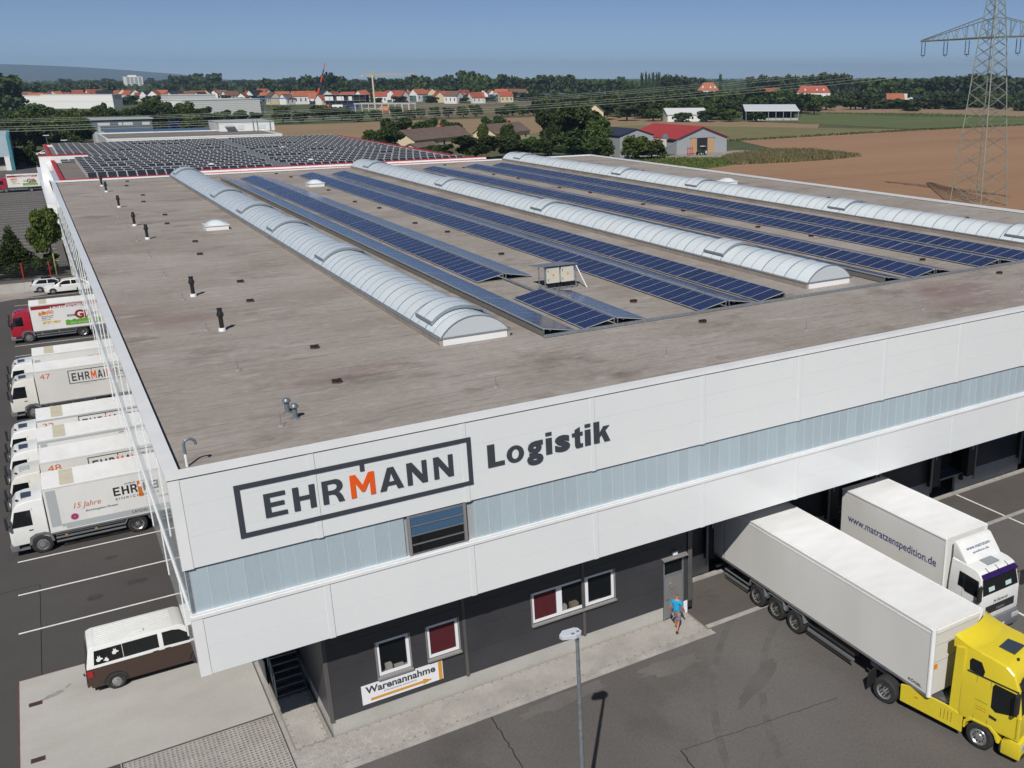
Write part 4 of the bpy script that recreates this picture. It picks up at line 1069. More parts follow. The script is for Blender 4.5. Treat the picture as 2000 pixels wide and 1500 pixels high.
# --- the parked row on the left, nearest first (near side y, nose at x = -5.63)
NX = -5.66
t1, b1 = box_truck((NX, 23.96+1.25, 0), PI, "white box truck with grey stripes, pink flower and orange square, nearest in the left row", veh_white, box_white, group="white box trucks on the left")
dec(b1, "stripe", grey_decal, 0.10, 0.52, 1.28, 3.20); dec(b1, "stripe", grey_decal, 0.70, 5.4, 1.06, 1.36); dec(b1, "stripe", grey_decal, 0.53, 0.69, 1.20, 1.36)
dtx(b1, "15 Jahre", dec_orange2, 1.15, 2.35, 1.95, 2.32, shear=0.3)
dtx(b1, "Einrichtungshaus Ehrmann", sign_dark, 1.62, 3.05, 1.72, 1.86, shear=0.35)
for ch, a, b in (("E", 2.95, 3.25), ("H", 3.33, 3.65), ("R", 3.73, 4.03)): dtx(b1, ch, black, a, b, 2.26, 2.72)
dec(b1, "logo_square", dec_orange, 4.05, 4.42, 1.98, 2.85)
dec(b1, "logo_wing", sign_white, 4.10, 4.36, 2.52, 2.66, 0.010); dec(b1, "logo_bar", dec_red, 4.2, 4.4, 2.36, 2.42, 0.010)
dtx(b1, "MANN", black, 4.5, 5.5, 2.26, 2.72, bold=0.02); dtx(b1, "EINRICHTUNG", sign_dark, 3.0, 4.95, 2.02, 2.14, sp=1.3)
dtx(b1, "einfach", sign_dark, 3.5, 3.98, 2.78, 2.88); dtx(b1, "LANDAU · R", black, 3.62, 4.7, 1.13, 1.29)
fl_ = MB()
for i in range(14):
    a = 2*PI*i/14; r_ = 0.20
    cx, cz = -1.68-1.12, 1.62
    p0 = Vector((cx, 1.262, cz)); d0 = Vector((math.cos(a), 0, math.sin(a))); d1 = Vector((-math.sin(a), 0, math.cos(a)))
    fl_.quad(p0, p0+d0*r_*0.6-d1*0.045, p0+d0*r_, p0+d0*r_*0.6+d1*0.045)
fo = fl_.build("flower", dec_pink, b1, fixn=False)
MB().lathe([(0.0, 1.268), (0.06, 1.268)], 12, 1, (-2.80, 0, 1.62)).build("flower_heart", dec_orange, fo)
t2, b2 = box_truck((NX-0.02, 28.10+1.25, 0), PI, "cream box truck numbered 48 with pale hatch, second in the left row", veh_cream, box_side, hatch=M("pale_hatch", (0.40, 0.45, 0.47), 0.3), beige=False, group="white box trucks on the left")
dtx(b2, "48", dec_orange2, 0.30, 0.92, 2.75, 3.12); frame_logo(b2, 2.15, 5.0, 2.25, 3.18)
t3, b3 = box_truck((NX-0.04, 32.0+1.25, 0), PI, "white box truck with grey corner patch and beige roof light, third in the left row", veh_white, box_white, group="white box trucks on the left")
dec(b3, "stripe", grey_decal, 0.10, 0.42, 2.85, 3.12); dec(b3, "stripe", grey_decal, 0.0, 5.3, 3.14, 3.26); dec(b3, "accent", red_lamp, 3.95, 4.2, 3.05, 3.09, 0.01)
t4, b4 = box_truck((NX-0.03, 36.1+1.25, 0), PI, "white box truck numbered 32 in the middle of the left row", veh_white, box_white, hatch=hatch_m, group="white box trucks on the left")
dtx(b4, "32", dec_orange2, 0.28, 0.85, 2.72, 3.08); frame_logo(b4, 2.1, 5.0, 2.3, 3.2); dec(b4, "stripe", grey_decal, 0.0, 5.3, 3.20, 3.29)
t5, b5 = box_truck((NX+0.02, 48.0+1.25, 0), PI, "cream box truck numbered 47 with a framed logo", veh_cream, box_side, beige=False, group="white box trucks on the left")
dtx(b5, "47", dec_orange2, 0.28, 0.92, 2.72, 3.10); frame_logo(b5, 1.95, 4.85, 2.12, 3.10); dtx(b5, "LANDAU · R", grey_decal, 2.6, 3.6, 1.98, 2.07)
t6, b6 = box_truck((NX, 52.85+1.25, 0), PI, "white box truck with an orange-red logo square parked behind number 47", veh_white, box_white, group="white box trucks on the left")
dec(b6, "stripe", grey_decal, 0.10, 0.45, 2.6, 3.0); [dtx(b6, ch, black, a, b, 2.25, 2.72) for ch, a, b in (("E", 2.95, 3.23), ("H", 3.3, 3.6), ("R", 3.68, 3.96))]; dec(b6, "logo_square", sign_orange, 4.0, 4.32, 2.3, 2.85); dtx(b6, "einfach", sign_dark, 3.4, 3.9, 2.78, 2.87)

def gilb(loc, label):
    t, b = box_truck(loc, PI, label, veh_red, box_white, hatch=M("plum_hatch", (0.20, 0.05, 0.13), 0.3) if "plum_hatch" not in bpy.data.materials else bpy.data.materials["plum_hatch"], group="red cab box trucks", rimf=rim_m)
    dec(b, "banner", dec_red, 0.10, 5.2, 2.92, 3.24)
    dtx(b, "Entdecken Sie den", sign_white, 2.75, 5.0, 3.08, 3.21, 0.012, shear=0.2, bold=0.03)
    dtx(b, "UNTERSCHIED.", sign_white, 1.55, 4.35, 2.86, 3.06, 0.012, shear=0.2, bold=0.03)
    for i, ch in enumerate("BINGO"): dtx(b, ch, dec_orange, 0.62+i*0.23, 0.84+i*0.23, 2.34+(0.05 if i % 2 else 0)+i*0.02, 2.66+(0.05 if i % 2 else 0)+i*0.02, bold=0.05)
    for i, s in enumerate(("DER MITNAHME-", "MARKT VON", "MÖBEL GILB")): dtx(b, s, black, 0.78, 1.72-0.14*i, 2.20-0.15*i, 2.29-0.15*i, bold=0.02)
    dtx(b, "JETZT NEU!", dec_yellow, 0.78, 2.15, 1.50, 1.78, bold=0.06)
    hl = [(2.55, 1.22)] + [(2.55+0.23*i, z) for i, z in enumerate((1.68, 1.74, 1.64, 1.78, 1.66, 1.76, 1.70, 1.80, 1.66, 1.74, 1.70, 1.66))] + [(5.1, 1.22)]
    MB().poly([(-1.68-u, 1.256, z) for u, z in hl]).build("hills", dec_green, b, fixn=False)
    dtx(b, "Gut und günstig", sign_white, 2.9, 4.9, 1.32, 1.48, 0.012, shear=0.2)
    dtx(b, "G", dec_red, 3.35, 4.05, 1.75, 2.55, 0.011, bold=0.05); dtx(b, "ilb", dec_red, 4.10, 4.95, 1.75, 2.5, 0.011, bold=0.04)
    dec(b, "plate", black, 2.75, 3.45, 2.02, 2.18, 0.014); dtx(b, "MÖBEL", sign_white, 2.82, 3.35, 2.05, 2.15, 0.018, bold=0.02)
    return t
gilb((NX+0.02, 72.42+1.25, 0), "red cab box truck with Bingo lettering and green hills in the left row")

# ---------------------------------------------------------------- articulated lorry at the dock
tr = empty("semi_trailer", (23.36, -9.94, 0), -PI/2, "long white box semi-trailer backed into the dock behind the yellow tractor", "trailer")
TL, TW = 13.58, 1.30       # nose of the body at local x = 0
body = MB().box(-TL, 0, -TW, TW, 1.26, 4.0).build("box_body", box_side, tr, bevel=0.02)
B("roof_sheet", box_roof, body, -TL+0.05, -0.06, -TW+0.10, TW-0.10, 4.001, 4.016)
for s in (-1, 1):
    for k in range(3): B("roof_rail", white_trim, body, -TL+0.05+k*4.5, -TL+4.5+k*4.5, s*(TW-0.02)-0.035, s*(TW-0.02)+0.035, 3.94, 4.022, bevel=0.015)
    B("side_rail", white_trim, body, -TL, -0.05, s*TW-0.012, s*TW+0.012, 3.80, 3.86)
    B("floor_rail", alu, body, -TL, -0.05, s*TW-0.012, s*TW+0.012, 1.22, 1.33)
    MB().lathe([(0.10, 1.24), (0.10, 4.0), (0.0, 4.01)], 12, 2, (-0.03, s*(TW-0.07), 0)).build("corner_post", white_trim, body, smooth=True)
    B("door_seam", chassis_m, body, -TL+1.02, -TL+1.04, s*(TW+0.001)-0.002, s*(TW+0.001)+0.002, 1.30, 3.92)
B("front_frame", white_trim, body, 0.001, 0.05, -TW+0.18, TW-0.18, 3.80, 3.95)
for z in (2.6, 3.3): B("front_groove", joint_grey, body, 0.001, 0.012, -TW+0.2, TW-0.2, z, z+0.02)
B("marker_plate", orange_lamp, body, 0.013, 0.03, -TW+0.16, -TW+0.34, 2.34, 2.54)
letters("lettering", "KÖGEL", black, body, -0.98, -0.33, 1.44, 1.58, -TW-0.006, bold=0.03)
B("frame_beam", chassis_m, tr, -TL+0.2, -0.6, -0.55, -0.42, 0.85, 1.25); B("frame_beam", chassis_m, tr, -TL+0.2, -0.6, 0.42, 0.55, 0.85, 1.25)
for i, xx in enumerate((-10.11, -8.78, -7.48)):
    B("axle", chassis_m, tr, xx-0.08, xx+0.08, -1.0, 1.0, 0.42, 0.58)
    for s in (-1, 1):
        wheel(tr, xx, s*1.08, 0.52, 0.40, s, rim_dirty)
        MB().prism([(xx-0.62, 0.75), (xx-0.5, 1.10), (xx+0.5, 1.10), (xx+0.62, 0.75), (xx+0.57, 0.75), (xx+0.45, 1.07), (xx-0.45, 1.07), (xx-0.57, 0.75)], 1, s*1.08-0.2, s*1.08+0.2).build("mudguard", grey_plast, tr)
for s in (-1, 1):
    for zz in (0.55, 0.78): B("side_guard", chassis_m if zz > 0.6 else galv, tr, -6.7, -3.9, s*1.20-0.02, s*1.20+0.02, zz, zz+0.11)
    for zz in (0.50, 0.72): B("side_guard", galv, tr, -12.6, -10.8, s*1.20-0.02, s*1.20+0.02, zz, zz+0.06)
    MB().box(-3.4, -3.2, s*0.7-0.09, s*0.7+0.09, 0.38, 1.2).box(-3.5, -3.1, s*0.7-0.18, s*0.7+0.18, 0.30, 0.38).build("landing_leg", chassis_m, tr)
    B("tail_light", red_lamp, tr, -TL-0.02, -TL+0.05, s*0.95-0.25, s*0.95+0.25, 0.95, 1.10)
B("pallet_box", chassis_m, tr, -6.5, -4.0, -0.85, 0.85, 0.55, 1.18)
MB().lathe([(0.0, -0.5), (0.18, -0.48), (0.2, -0.4), (0.2, 0.4), (0.18, 0.48), (0.0, 0.5)], 14, 0, (-2.6, -0.95, 0.95)).build("air_tank", grey_plast, tr, smooth=True)
B("underrun_bar", chassis_m, tr, -TL+0.1, -TL+0.22, -1.15, 1.15, 0.45, 0.62)

ya = empty("tractor_unit", (24.16, -12.96, 0), R(-77.5), "bright yellow tractor unit with black roof hatch and roof spoiler", "truck")
ZTp = 3.62
low = [(-2.30, 1.95), (-2.30, 1.02), (-2.10, 0.98), (-0.05, 0.98), (0.0, 1.15), (-0.02, 1.95)]
upp = [(-0.02, 1.95), (-0.20, 2.92), (-0.42, 3.40), (-0.75, ZTp), (-1.35, ZTp+0.10), (-2.30, ZTp+0.16), (-2.30, 1.95)]
yc = Cab(ya, "cab", low, upp, 1.24, 1.13, 1.95, ZTp, veh_yellow, bevel=0.10)
yc.front("windscreen", car_glass, (-0.035, 2.02), (-0.19, 2.86), 0.10)
yc.front("grille", blackp, (0.0, 1.22), (-0.015, 1.72), 0.42, 0.02)
MB().prism([(-0.30, 2.98), (0.06, 2.80), (0.08, 2.86), (-0.32, 3.14)], 1, -1.05, 1.05).build("sun_visor", blackp, ya)
# front corner and bumper block
bf = MB().prism([(-0.62, 0.30), (0.08, 0.30), (0.12, 0.55), (0.08, 0.97), (-0.30, 0.97), (-0.62, 0.80)], 1, -1.24, 1.24).build("bumper", veh_yellow, ya, bevel=0.05, smooth=30)
for s in (-1, 1):
    B("headlight", lamp_m, bf, -0.10, 0.125, s*0.98-0.21, s*0.98+0.21, 0.66, 0.90, bevel=0.05)
    B("fog_light", blackp, bf, -0.05, 0.135, s*0.98-0.2, s*0.98+0.2, 0.36, 0.52, bevel=0.03)
    B("air_deflector", veh_yellow, ya, -0.20, -0.005, s*1.17-0.07, s*1.17+0.07, 1.0, 1.95, bevel=0.04)
    yc.side("side_window", car_glass, [(-1.10, 1.90), (-0.92, 1.78), (-0.14, 1.98), (-0.26, 2.78), (-1.05, 2.82), (-1.12, 2.7)], s, 0.012)
    yc.side("rear_window", car_glass, [(-2.02, 2.95), (-1.50, 2.90), (-1.46, 3.10), (-1.62, 3.40), (-1.98, 3.42), (-2.06, 3.3)], s, 0.012)
    yc.side("roof_seam", black, [(-2.10, 2.86), (-0.24, 2.84), (-0.24, 2.90), (-2.10, 2.93)], s, 0.010)
    for xx in (-1.20, -1.72): yc.side("door_seam", chassis_m, [(xx, 1.05), (xx+0.012, 1.05), (xx+0.012, 2.84), (xx, 2.84)], s, 0.009)
    yc.side("locker_seam", chassis_m, [(-1.70, 1.95), (-1.22, 1.93), (-1.22, 1.942), (-1.70, 1.962)], s, 0.010)
    yc.side("handle", blackp, [(-1.14, 1.48), (-0.86, 1.44), (-0.84, 1.54), (-1.12, 1.60)], s, 0.012)
    m_ = mirror_arm(ya, -0.12, s*1.30, 2.95, s, 1.25)
    # wheel arch: fender over the front wheel
    MB().prism([(-2.06, 0.62), (-2.04, 0.92), (-1.82, 1.14), (-1.05, 1.14), (-0.80, 0.96), (-0.68, 0.62), (-0.78, 0.62), (-0.90, 0.88), (-1.12, 1.05), (-1.74, 1.05), (-1.95, 0.86), (-1.98, 0.62)], 1, s*1.08-0.18, s*1.08+0.18).build("fender", veh_yellow, ya, bevel=0.02)
    B("step", blackp, ya, -0.68, -0.25, s*1.14-0.09, s*1.14+0.09, 0.36, 0.60, bevel=0.02)
    # side skirt with louvres
    sk = MB().prism([(-4.62, 0.42), (-2.10, 0.34), (-2.10, 1.02), (-2.7, 1.14), (-4.25, 1.20), (-4.62, 1.12)], 1, s*1.19-0.035, s*1.19+0.035).build("side_skirt", veh_yellow, ya, bevel=0.015)
    for k in range(4): B("louvre", chassis_m, sk, -2.95+k*0.14, -2.935+k*0.14, s*1.228-0.001, s*1.228+0.001, 0.55, 0.95)
    B("marker_light", orange_lamp, sk, -4.0, -3.88, s*1.235-0.012, s*1.235+0.012, 0.86, 0.93)
    # side air fairing behind the cab
    MB().prism([(-2.66, 1.05), (-2.24, 1.02), (-2.24, 3.70), (-2.58, 3.62)], 1, s*1.15-0.05, s*1.15+0.05).build("side_fairing", veh_yellow, ya, bevel=0.012)
    wheel(ya, -1.42, s*1.06, 0.52, 0.34, s, rim_m, dish=False, steer=0.0)
    wheel(ya, -5.27, s*1.00, 0.52, 0.56, s, rim_m)
    B("mud_flap", black, ya, -6.02, -5.98, s*1.0-0.28, s*1.0+0.28, 0.35, 1.0)
yc.side("lettering_panel", veh_yellow, [(-1.66, 1.40), (-1.30, 1.38), (-1.30, 1.86), (-1.66, 1.88)], -1, 0.011)
letters("lettering", "www.osm.pl", dec_red, ya, -1.64, -1.27, 1.68, 1.74, -1.256); letters("lettering", "+48 22 391 13 41", dec_red, ya, -1.64, -1.27, 1.58, 1.63, -1.256)
tl = letters("lettering", "OSM", black, ya, -0.95, 0.95, 0, 0.17, 0.0, PI/2, bold=0.03); tl.location = (-0.215, 0.0, 3.10); tl.rotation_euler = (0, -R(24), 0)
B("frame_beam", chassis_m, ya, -6.1, -0.6, -0.45, 0.45, 0.62, 0.95)
B("fifth_wheel", chassis_m, ya, -5.7, -4.6, -0.5, 0.5, 0.96, 1.20)
B("catwalk", alu, ya, -4.4, -2.75, -0.9, 0.9, 1.0, 1.06)
B("fuel_tank", grey_plast, ya, -4.3, -2.3, -1.1, 1.1, 0.42, 0.96, bevel=0.06)
B("roof_hatch", hatch_m, yc.o, -1.45, -0.82, -0.36, 0.36, ZTp+0.075, ZTp+0.125, bevel=0.04)
for s in (-0.45, 0.45): MB().lathe([(0.0, 0.10), (0.05, 0.07), (0.05, 0.0)], 8, 2, (-0.66, s, ZTp-0.03)).build("roof_marker", blackp, yc.o)
sp_ = MB(); nu, nv = 10, 16
def spp(u, v):
    back = -2.46-0.26*abs(v)**2.2; x_ = -1.55-0.15*abs(v)+(back+1.55+0.15*abs(v))*u
    return (x_, 1.12*v, ZTp+0.10+0.04*u+0.34*u**1.9*(1-0.30*abs(v)**6))
for i in range(nu):
    for j in range(nv):
        q = [spp(a/nu, b/nv*2-1) for a, b in ((i, j), (i+1, j), (i+1, j+1), (i, j+1))]
        sp_.quad(*q); sp_.quad(*[(x_, y_, z_-0.03) for x_, y_, z_ in reversed(q)])
for j in range(nv):
    a, b = spp(1, j/nv*2-1), spp(1, (j+1)/nv*2-1); sp_.quad(a, b, (b[0]+0.04, b[1], b[2]-0.10), (a[0]+0.04, a[1], a[2]-0.10))
for vv in (-1, 1):
    for i in range(nu):
        a, b = spp(i/nu, vv), spp((i+1)/nu, vv); sp_.quad(a, b, (b[0], b[1]*1.0, ZTp-0.05), (a[0], a[1]*1.0, ZTp-0.05))
sp_.build("roof_spoiler", veh_yellow, ya, smooth=40)

# ---------------------------------------------------------------- white mattress lorry at the next dock
ma = empty("box_truck", (29.08, -7.40, 0), -PI/2, "white rigid lorry with navy web address and purple visor at the dock", "truck")
HW = 1.29
mb_ = MB().box(-8.42, -2.02, -HW, HW, 1.12, 4.05).build("box_body", box_side, ma, bevel=0.02)
B("box_roof", box_roof, mb_, -8.37, -2.08, -HW+0.07, HW-0.07, 4.051, 4.066)
for s in (-1, 1):
    B("roof_rail", white_trim, mb_, -8.42, -2.02, s*HW-0.03, s*HW+0.03, 3.98, 4.07, bevel=0.02)
    B("floor_rail", M("grey_rail", (0.30, 0.31, 0.32), 0.5) if s < 0 else bpy.data.materials["grey_rail"], mb_, -8.42, -2.02, s*HW-0.012, s*HW+0.012, 1.30, 1.42)
    B("front_post", white_trim, mb_, -2.05, -1.99, s*(HW-0.05)-0.07, s*(HW-0.05)+0.07, 1.12, 4.06, bevel=0.02)
B("marker_light", orange_lamp, mb_, -8.1, -7.98, -HW-0.012, -HW+0.0, 1.62, 1.74)
letters("lettering", "www.matratzenspedition.de", dec_blue, mb_, -7.95, -2.45, 2.42, 2.92, -HW-0.007, bold=0.012)
low = [(-1.80, 2.12), (-1.80, 1.0), (-1.66, 0.95), (-0.06, 0.95), (0.0, 1.12), (-0.02, 2.12)]
upp = [(-0.02, 2.12), (-0.20, 2.96), (-0.32, 3.12), (-0.62, 3.21), (-1.80, 3.27), (-1.80, 2.12)]
mc = Cab(ma, "cab", low, upp, 1.20, 1.09, 2.12, 3.21, veh_white, bevel=0.07)
mc.front("windscreen", car_glass, (-0.04, 2.18), (-0.18, 2.86), 0.09)
mc.front("grille", blackp, (0.0, 1.30), (-0.012, 1.66), 0.30, 0.018)
tm = letters("lettering", "MAN", rim_m, ma, -0.25, 0.25, 1.36, 1.50, -0.03, PI/2, bold=0.03)
tm2 = letters("lettering", "Kliewe", sign_dark, ma, -0.45, 0.45, 1.76, 1.90, -0.025, PI/2, shear=0.3)
MB().prism([(-0.26, 2.96), (-0.06, 2.90), (-0.05, 2.94), (-0.27, 3.06)], 1, -1.05, 1.05).build("sun_visor", purple, ma, bevel=0.02)
for q in (-0.6, 0.0, 0.6): MB().tube((-0.45, q, 3.18), (-0.06, q*1.02, 2.99), 0.014, n=5).build("visor_stay", blackp, ma)
bf = MB().prism([(-0.60, 0.34), (0.08, 0.34), (0.12, 0.6), (0.08, 1.02), (-0.40, 1.02), (-0.60, 0.85)], 1, -1.20, 1.20).build("bumper", grey_plast, ma, bevel=0.05, smooth=30)
B("number_plate", sign_white, bf, 0.122, 0.13, -0.26, 0.26, 0.56, 0.67); letters("lettering", "WI-M 42", black, bf, -0.18, 0.22, 0.58, 0.65, -0.132, PI/2)
for s in (-1, 1):
    B("headlight", lamp_m, bf, -0.12, 0.13, s*0.95-0.22, s*0.95+0.22, 0.68, 0.92, bevel=0.05)
    mc.side("side_window", car_glass, [(-1.30, 2.22), (-0.98, 2.20), (-0.9, 2.10), (-0.16, 2.08), (-0.27, 2.80), (-1.30, 2.86)], s, 0.012)
    mc.side("window_post", blackp, [(-1.02, 2.18), (-0.98, 2.18), (-0.98, 2.86), (-1.02, 2.86)], s, 0.016)
    mc.side("door_seam", chassis_m, [(-1.05, 1.2), (-1.038, 1.2), (-1.038, 2.16), (-1.05, 2.16)], s, 0.009)
    mc.side("handle", blackp, [(-0.98, 1.62), (-0.80, 1.62), (-0.80, 1.74), (-0.98, 1.74)], s, 0.012)
    mc.side("emblem", grey_decal, [(-0.52, 1.42), (-0.30, 1.48), (-0.25, 1.85), (-0.34, 1.96), (-0.52, 1.8)], s, 0.010)
    mirror_arm(ma, -0.02, s*1.24, 2.72, s, 1.1)
    MB().prism([(-2.0, 0.55), (-1.95, 0.95), (-1.62, 1.16), (-0.86, 1.16), (-0.62, 0.95), (-0.54, 0.55), (-0.64, 0.55), (-0.74, 0.88), (-0.92, 1.05), (-1.56, 1.05), (-1.8, 0.88), (-1.88, 0.55)], 1, s*1.06-0.17, s*1.06+0.17).build("fender", grey_plast, ma)
    wheel(ma, -1.24, s*1.04, 0.50, 0.32, s, rim_m, dish=False); wheel(ma, -6.0, s*0.98, 0.50, 0.52, s, rim_m)
    B("side_guard", grey_plast, ma, -5.3, -2.1, s*1.2-0.02, s*1.2+0.02, 0.55, 0.9)
    for k in range(4): mc.side("side_rib", white_trim, [(-1.74, 2.25+k*0.15), (-1.40, 2.25+k*0.15), (-1.40, 2.28+k*0.15), (-1.74, 2.28+k*0.15)], s, 0.012)
B("frame_beam", chassis_m, ma, -8.3, -0.5, -0.45, 0.45, 0.6, 1.1)
B("roof_hatch", M("hatch_grey", (0.26, 0.30, 0.32), 0.25), mc.o, -0.98, -0.50, -0.36, 0.36, 3.225, 3.275, bevel=0.03)
MB().prism([(-1.80, 3.24), (-1.00, 3.22), (-1.10, 3.36), (-1.62, 3.96), (-1.80, 4.0)], 1, -1.06, 1.06).build("roof_deflector", veh_white, ma, bevel=0.06, smooth=30)
for s, z0, z1, a, b in (("www.matratzen-", 0.36, 0.48, -0.75, 0.75), ("spedition.de", 0.14, 0.26, -0.5, 0.5)):
    l_ = letters("lettering", s, dec_blue, ma, a, b, z0, z1, -0.012, PI/2); l_.location = (-1.095, 0, 3.37); l_.rotation_euler = (0, -R(41), 0)
for y_ in (-0.55, 0.5): MB().quad((-0.0, y_-0.18, 2.30), (-0.0, y_+0.18, 2.30), (-0.045, y_+0.18, 2.48), (-0.045, y_-0.18, 2.48)).build("paper_sheet", M("paper_pale", (0.45, 0.62, 0.60), 0.6) if "paper_pale" not in bpy.data.materials else bpy.data.materials["paper_pale"], ma, fixn=False).location = (-0.035, 0, 0)
# mattresses waiting at the dock
mt_m = M("mattress_wrap", (0.66, 0.67, 0.70), 0.35, col2=(0.5, 0.52, 0.56), scale=5, bump=0.4, bscale=8)
mt_ = MB().box(-0.35, 0.35, -0.12, 0.12, 0, 0.8).build("wrapped_mattress", mt_m, None, (27.35, 2.7, 1.2), (0.35, 0, 0.3), bevel=0.06)
tag(mt_, "white plastic-wrapped mattress standing on the dock behind the lorry", "mattress")
pl = empty("pallet", (27.0, 2.5, 1.08), 0.2, "wooden pallet with slats lying at the dock behind the white lorry", "pallet")
wood = M("pallet_wood", (0.42, 0.25, 0.15), 0.8, col2=(0.33, 0.19, 0.11), scale=3, stretch=(0.4, 3, 1))
for k in range(5): B("slat", wood, pl, -0.6, 0.6, -0.5+k*0.23, -0.38+k*0.23, 0.09, 0.115)
for x_ in (-0.55, 0, 0.45): B("bearer", wood, pl, x_, x_+0.1, -0.5, 0.55, 0, 0.089)

# blue lorry peeping in at the right edge of the docks
bl_m = paintm("lorry_blue", (0.012, 0.03, 0.20))
tb = empty("lorry", (46.1, -0.8, 0), -PI/2, "dark blue lorry standing in the last dock at the right picture edge", "truck")
MB().box(-4.4, -1.2, -1.2, 1.2, 1.15, 3.7).build("box_body", bl_m, tb, bevel=0.03)
B("frame_beam", chassis_m, tb, -4.3, -0.3, -1.1, 1.1, 0.55, 1.14)
for s in (-1, 1): wheel(tb, -3.2, s*1.0, 0.5, 0.4, s, rim_m); wheel(tb, -0.9, s*1.04, 0.5, 0.3, s, rim_m, dish=False)
c_ = Cab(tb, "cab", [(-1.1, 1.7), (-1.1, 0.9), (0.4, 0.9), (0.42, 1.7)], [(0.42, 1.7), (0.2, 2.6), (-0.1, 2.8), (-1.1, 2.85), (-1.1, 1.7)], 1.15, 1.05, 1.7, 2.8, bl_m)
c_.front("windscreen", car_glass, (0.40, 1.76), (0.22, 2.52), 0.1)

# ---------------------------------------------------------------- van
va = empty("van", (1.66, 10.03, 0.011), 0, "brown and white van with dog stickers parked on the concrete slab", "van")
WB = 0.95
vb = Cab(va, "lower_body", [(-4.88, 1.10), (-4.90, 0.55), (-4.80, 0.30), (-0.14, 0.26), (0.0, 0.50), (-0.06, 0.88), (-0.78, 1.10)], [(-0.78, 1.10), (-2.5, 1.1005), (-4.88, 1.10)], WB, WB, 1.2, 2.0, veh_brown, bevel=0.045)
vu = Cab(va, "upper_body", [(-4.87, 1.16), (-4.88, 1.105), (-0.72, 1.105), (-0.70, 1.16)], [(-0.70, 1.16), (-1.42, 1.88), (-1.62, 1.96), (-4.55, 1.96), (-4.72, 1.88), (-4.87, 1.16)], WB-0.003, WB-0.13, 1.16, 1.96, veh_white, bevel=0.06)
vu.front("windscreen", car_glass, (-0.80, 1.25), (-1.38, 1.82), 0.10)
rear = MB().quad((-4.845, -0.74, 1.24), (-4.845, 0.74, 1.24), (-4.758, 0.70, 1.74), (-4.758, -0.70, 1.74)).build("rear_window", car_glass, va, fixn=False); rear.location = (-0.022, 0, 0)
dogm = M("sticker_white", (0.72, 0.72, 0.72), 0.6)
for s in (-1, 1):
    vu.side("side_window", car_glass, [(-4.62, 1.24), (-3.62, 1.25), (-3.62, 1.80), (-4.54, 1.79)], s, 0.008)
    vu.side("side_window", car_glass, [(-3.60, 1.25), (-2.38, 1.26), (-2.38, 1.81), (-3.60, 1.80)], s, 0.008)
    vu.side("door_window", car_glass, [(-2.22, 1.25), (-1.02, 1.22), (-1.30, 1.52), (-1.60, 1.76), (-1.85, 1.81), (-2.22, 1.81)], s, 0.008)
    for xx in (-2.30, -3.61): vb.side("door_seam", chassis_m, [(xx, 0.34), (xx+0.012, 0.34), (xx+0.012, 1.09), (xx, 1.09)], s, 0.004)
    for xx in (-2.20, -2.62): vu.side("handle", chassis_m, [(xx, 1.12), (xx+0.2, 1.12), (xx+0.2, 1.155), (xx, 1.155)], s, 0.008)
    B("tail_light", red_lamp, va, -4.89, -4.70, s*(WB-0.005)-0.055, s*(WB-0.005)+0.01 if s > 0 else s*(WB-0.005)+0.055, 0.80, 1.05)
    B("mirror", blackp, va, -1.15, -0.98, s*1.05-0.09, s*1.05+0.09, 1.18, 1.38, bevel=0.03)
    B("headlight", lamp_m, va, -0.22, -0.02, s*0.72-0.16, s*0.72+0.16, 0.72, 0.92, bevel=0.04)
    vb.side("sill_line", M("sill_brown", (0.075, 0.05, 0.038), 0.4) if "sill_brown" not in bpy.data.materials else bpy.data.materials["sill_brown"], [(-4.2, 0.42), (-1.5, 0.42), (-1.5, 0.435), (-4.2, 0.435)], s, 0.004)
    for xx in (-3.99, -0.99):
        wheel(va, xx, s*0.845, 0.345, 0.25, s, rim_m, dish=False)
        a = [(xx+0.41*math.cos(t), 0.345+0.41*math.sin(t)) for t in [PI*i/10 for i in range(11)]]
        MB().poly([(x_, s*(WB+0.004), z_) for x_, z_ in a]).build("wheel_arch", chassis_m, va, fixn=False)
        ar = MB()
        for p0, p1 in zip(a, a[1:]): ar.quad((p0[0], s*(WB-0.02), p0[1]), (p1[0], s*(WB-0.02), p1[1]), (p1[0], s*(WB+0.03), p1[1]), (p0[0], s*(WB+0.03), p0[1]))
        ar.build("arch_lip", veh_brown, va, fixn=False)
dog = [(0, 0), (0.10, -0.02), (0.16, 0.05), (0.24, 0.06), (0.25, 0.10), (0.16, 0.15), (0.14, 0.26), (0.10, 0.18), (0.06, 0.27), (0.04, 0.15), (-0.02, 0.10)]
for (x_, z_, f, k) in ((-4.50, 1.36, 1, 0.85), (-4.12, 1.29, -1, 0.65), (-3.95, 1.49, 1, 0.85)):
    vu.side("dog_sticker", dogm, [(x_+f*a*k, z_+b*k) for a, b in dog], -1, 0.014)
for k in range(9): B("roof_rib", veh_white, vu.o, -4.45, -1.8, -0.64+k*0.16-0.018, -0.64+k*0.16+0.018, 1.955, 1.972)
B("roof_vent", white_trim, vu.o, -3.15, -2.80, -0.60, -0.40, 1.973, 2.02, bevel=0.02)
MB().path([(-4.88, 0, 0.40), (-5.02, 0, 0.40), (-5.02, 0, 0.50)], 0.025, n=8).build("tow_hook", chassis_m, va)
B("bumper", veh_brown, va, -4.96, -4.86, -0.93, 0.93, 0.36, 0.56, bevel=0.03)
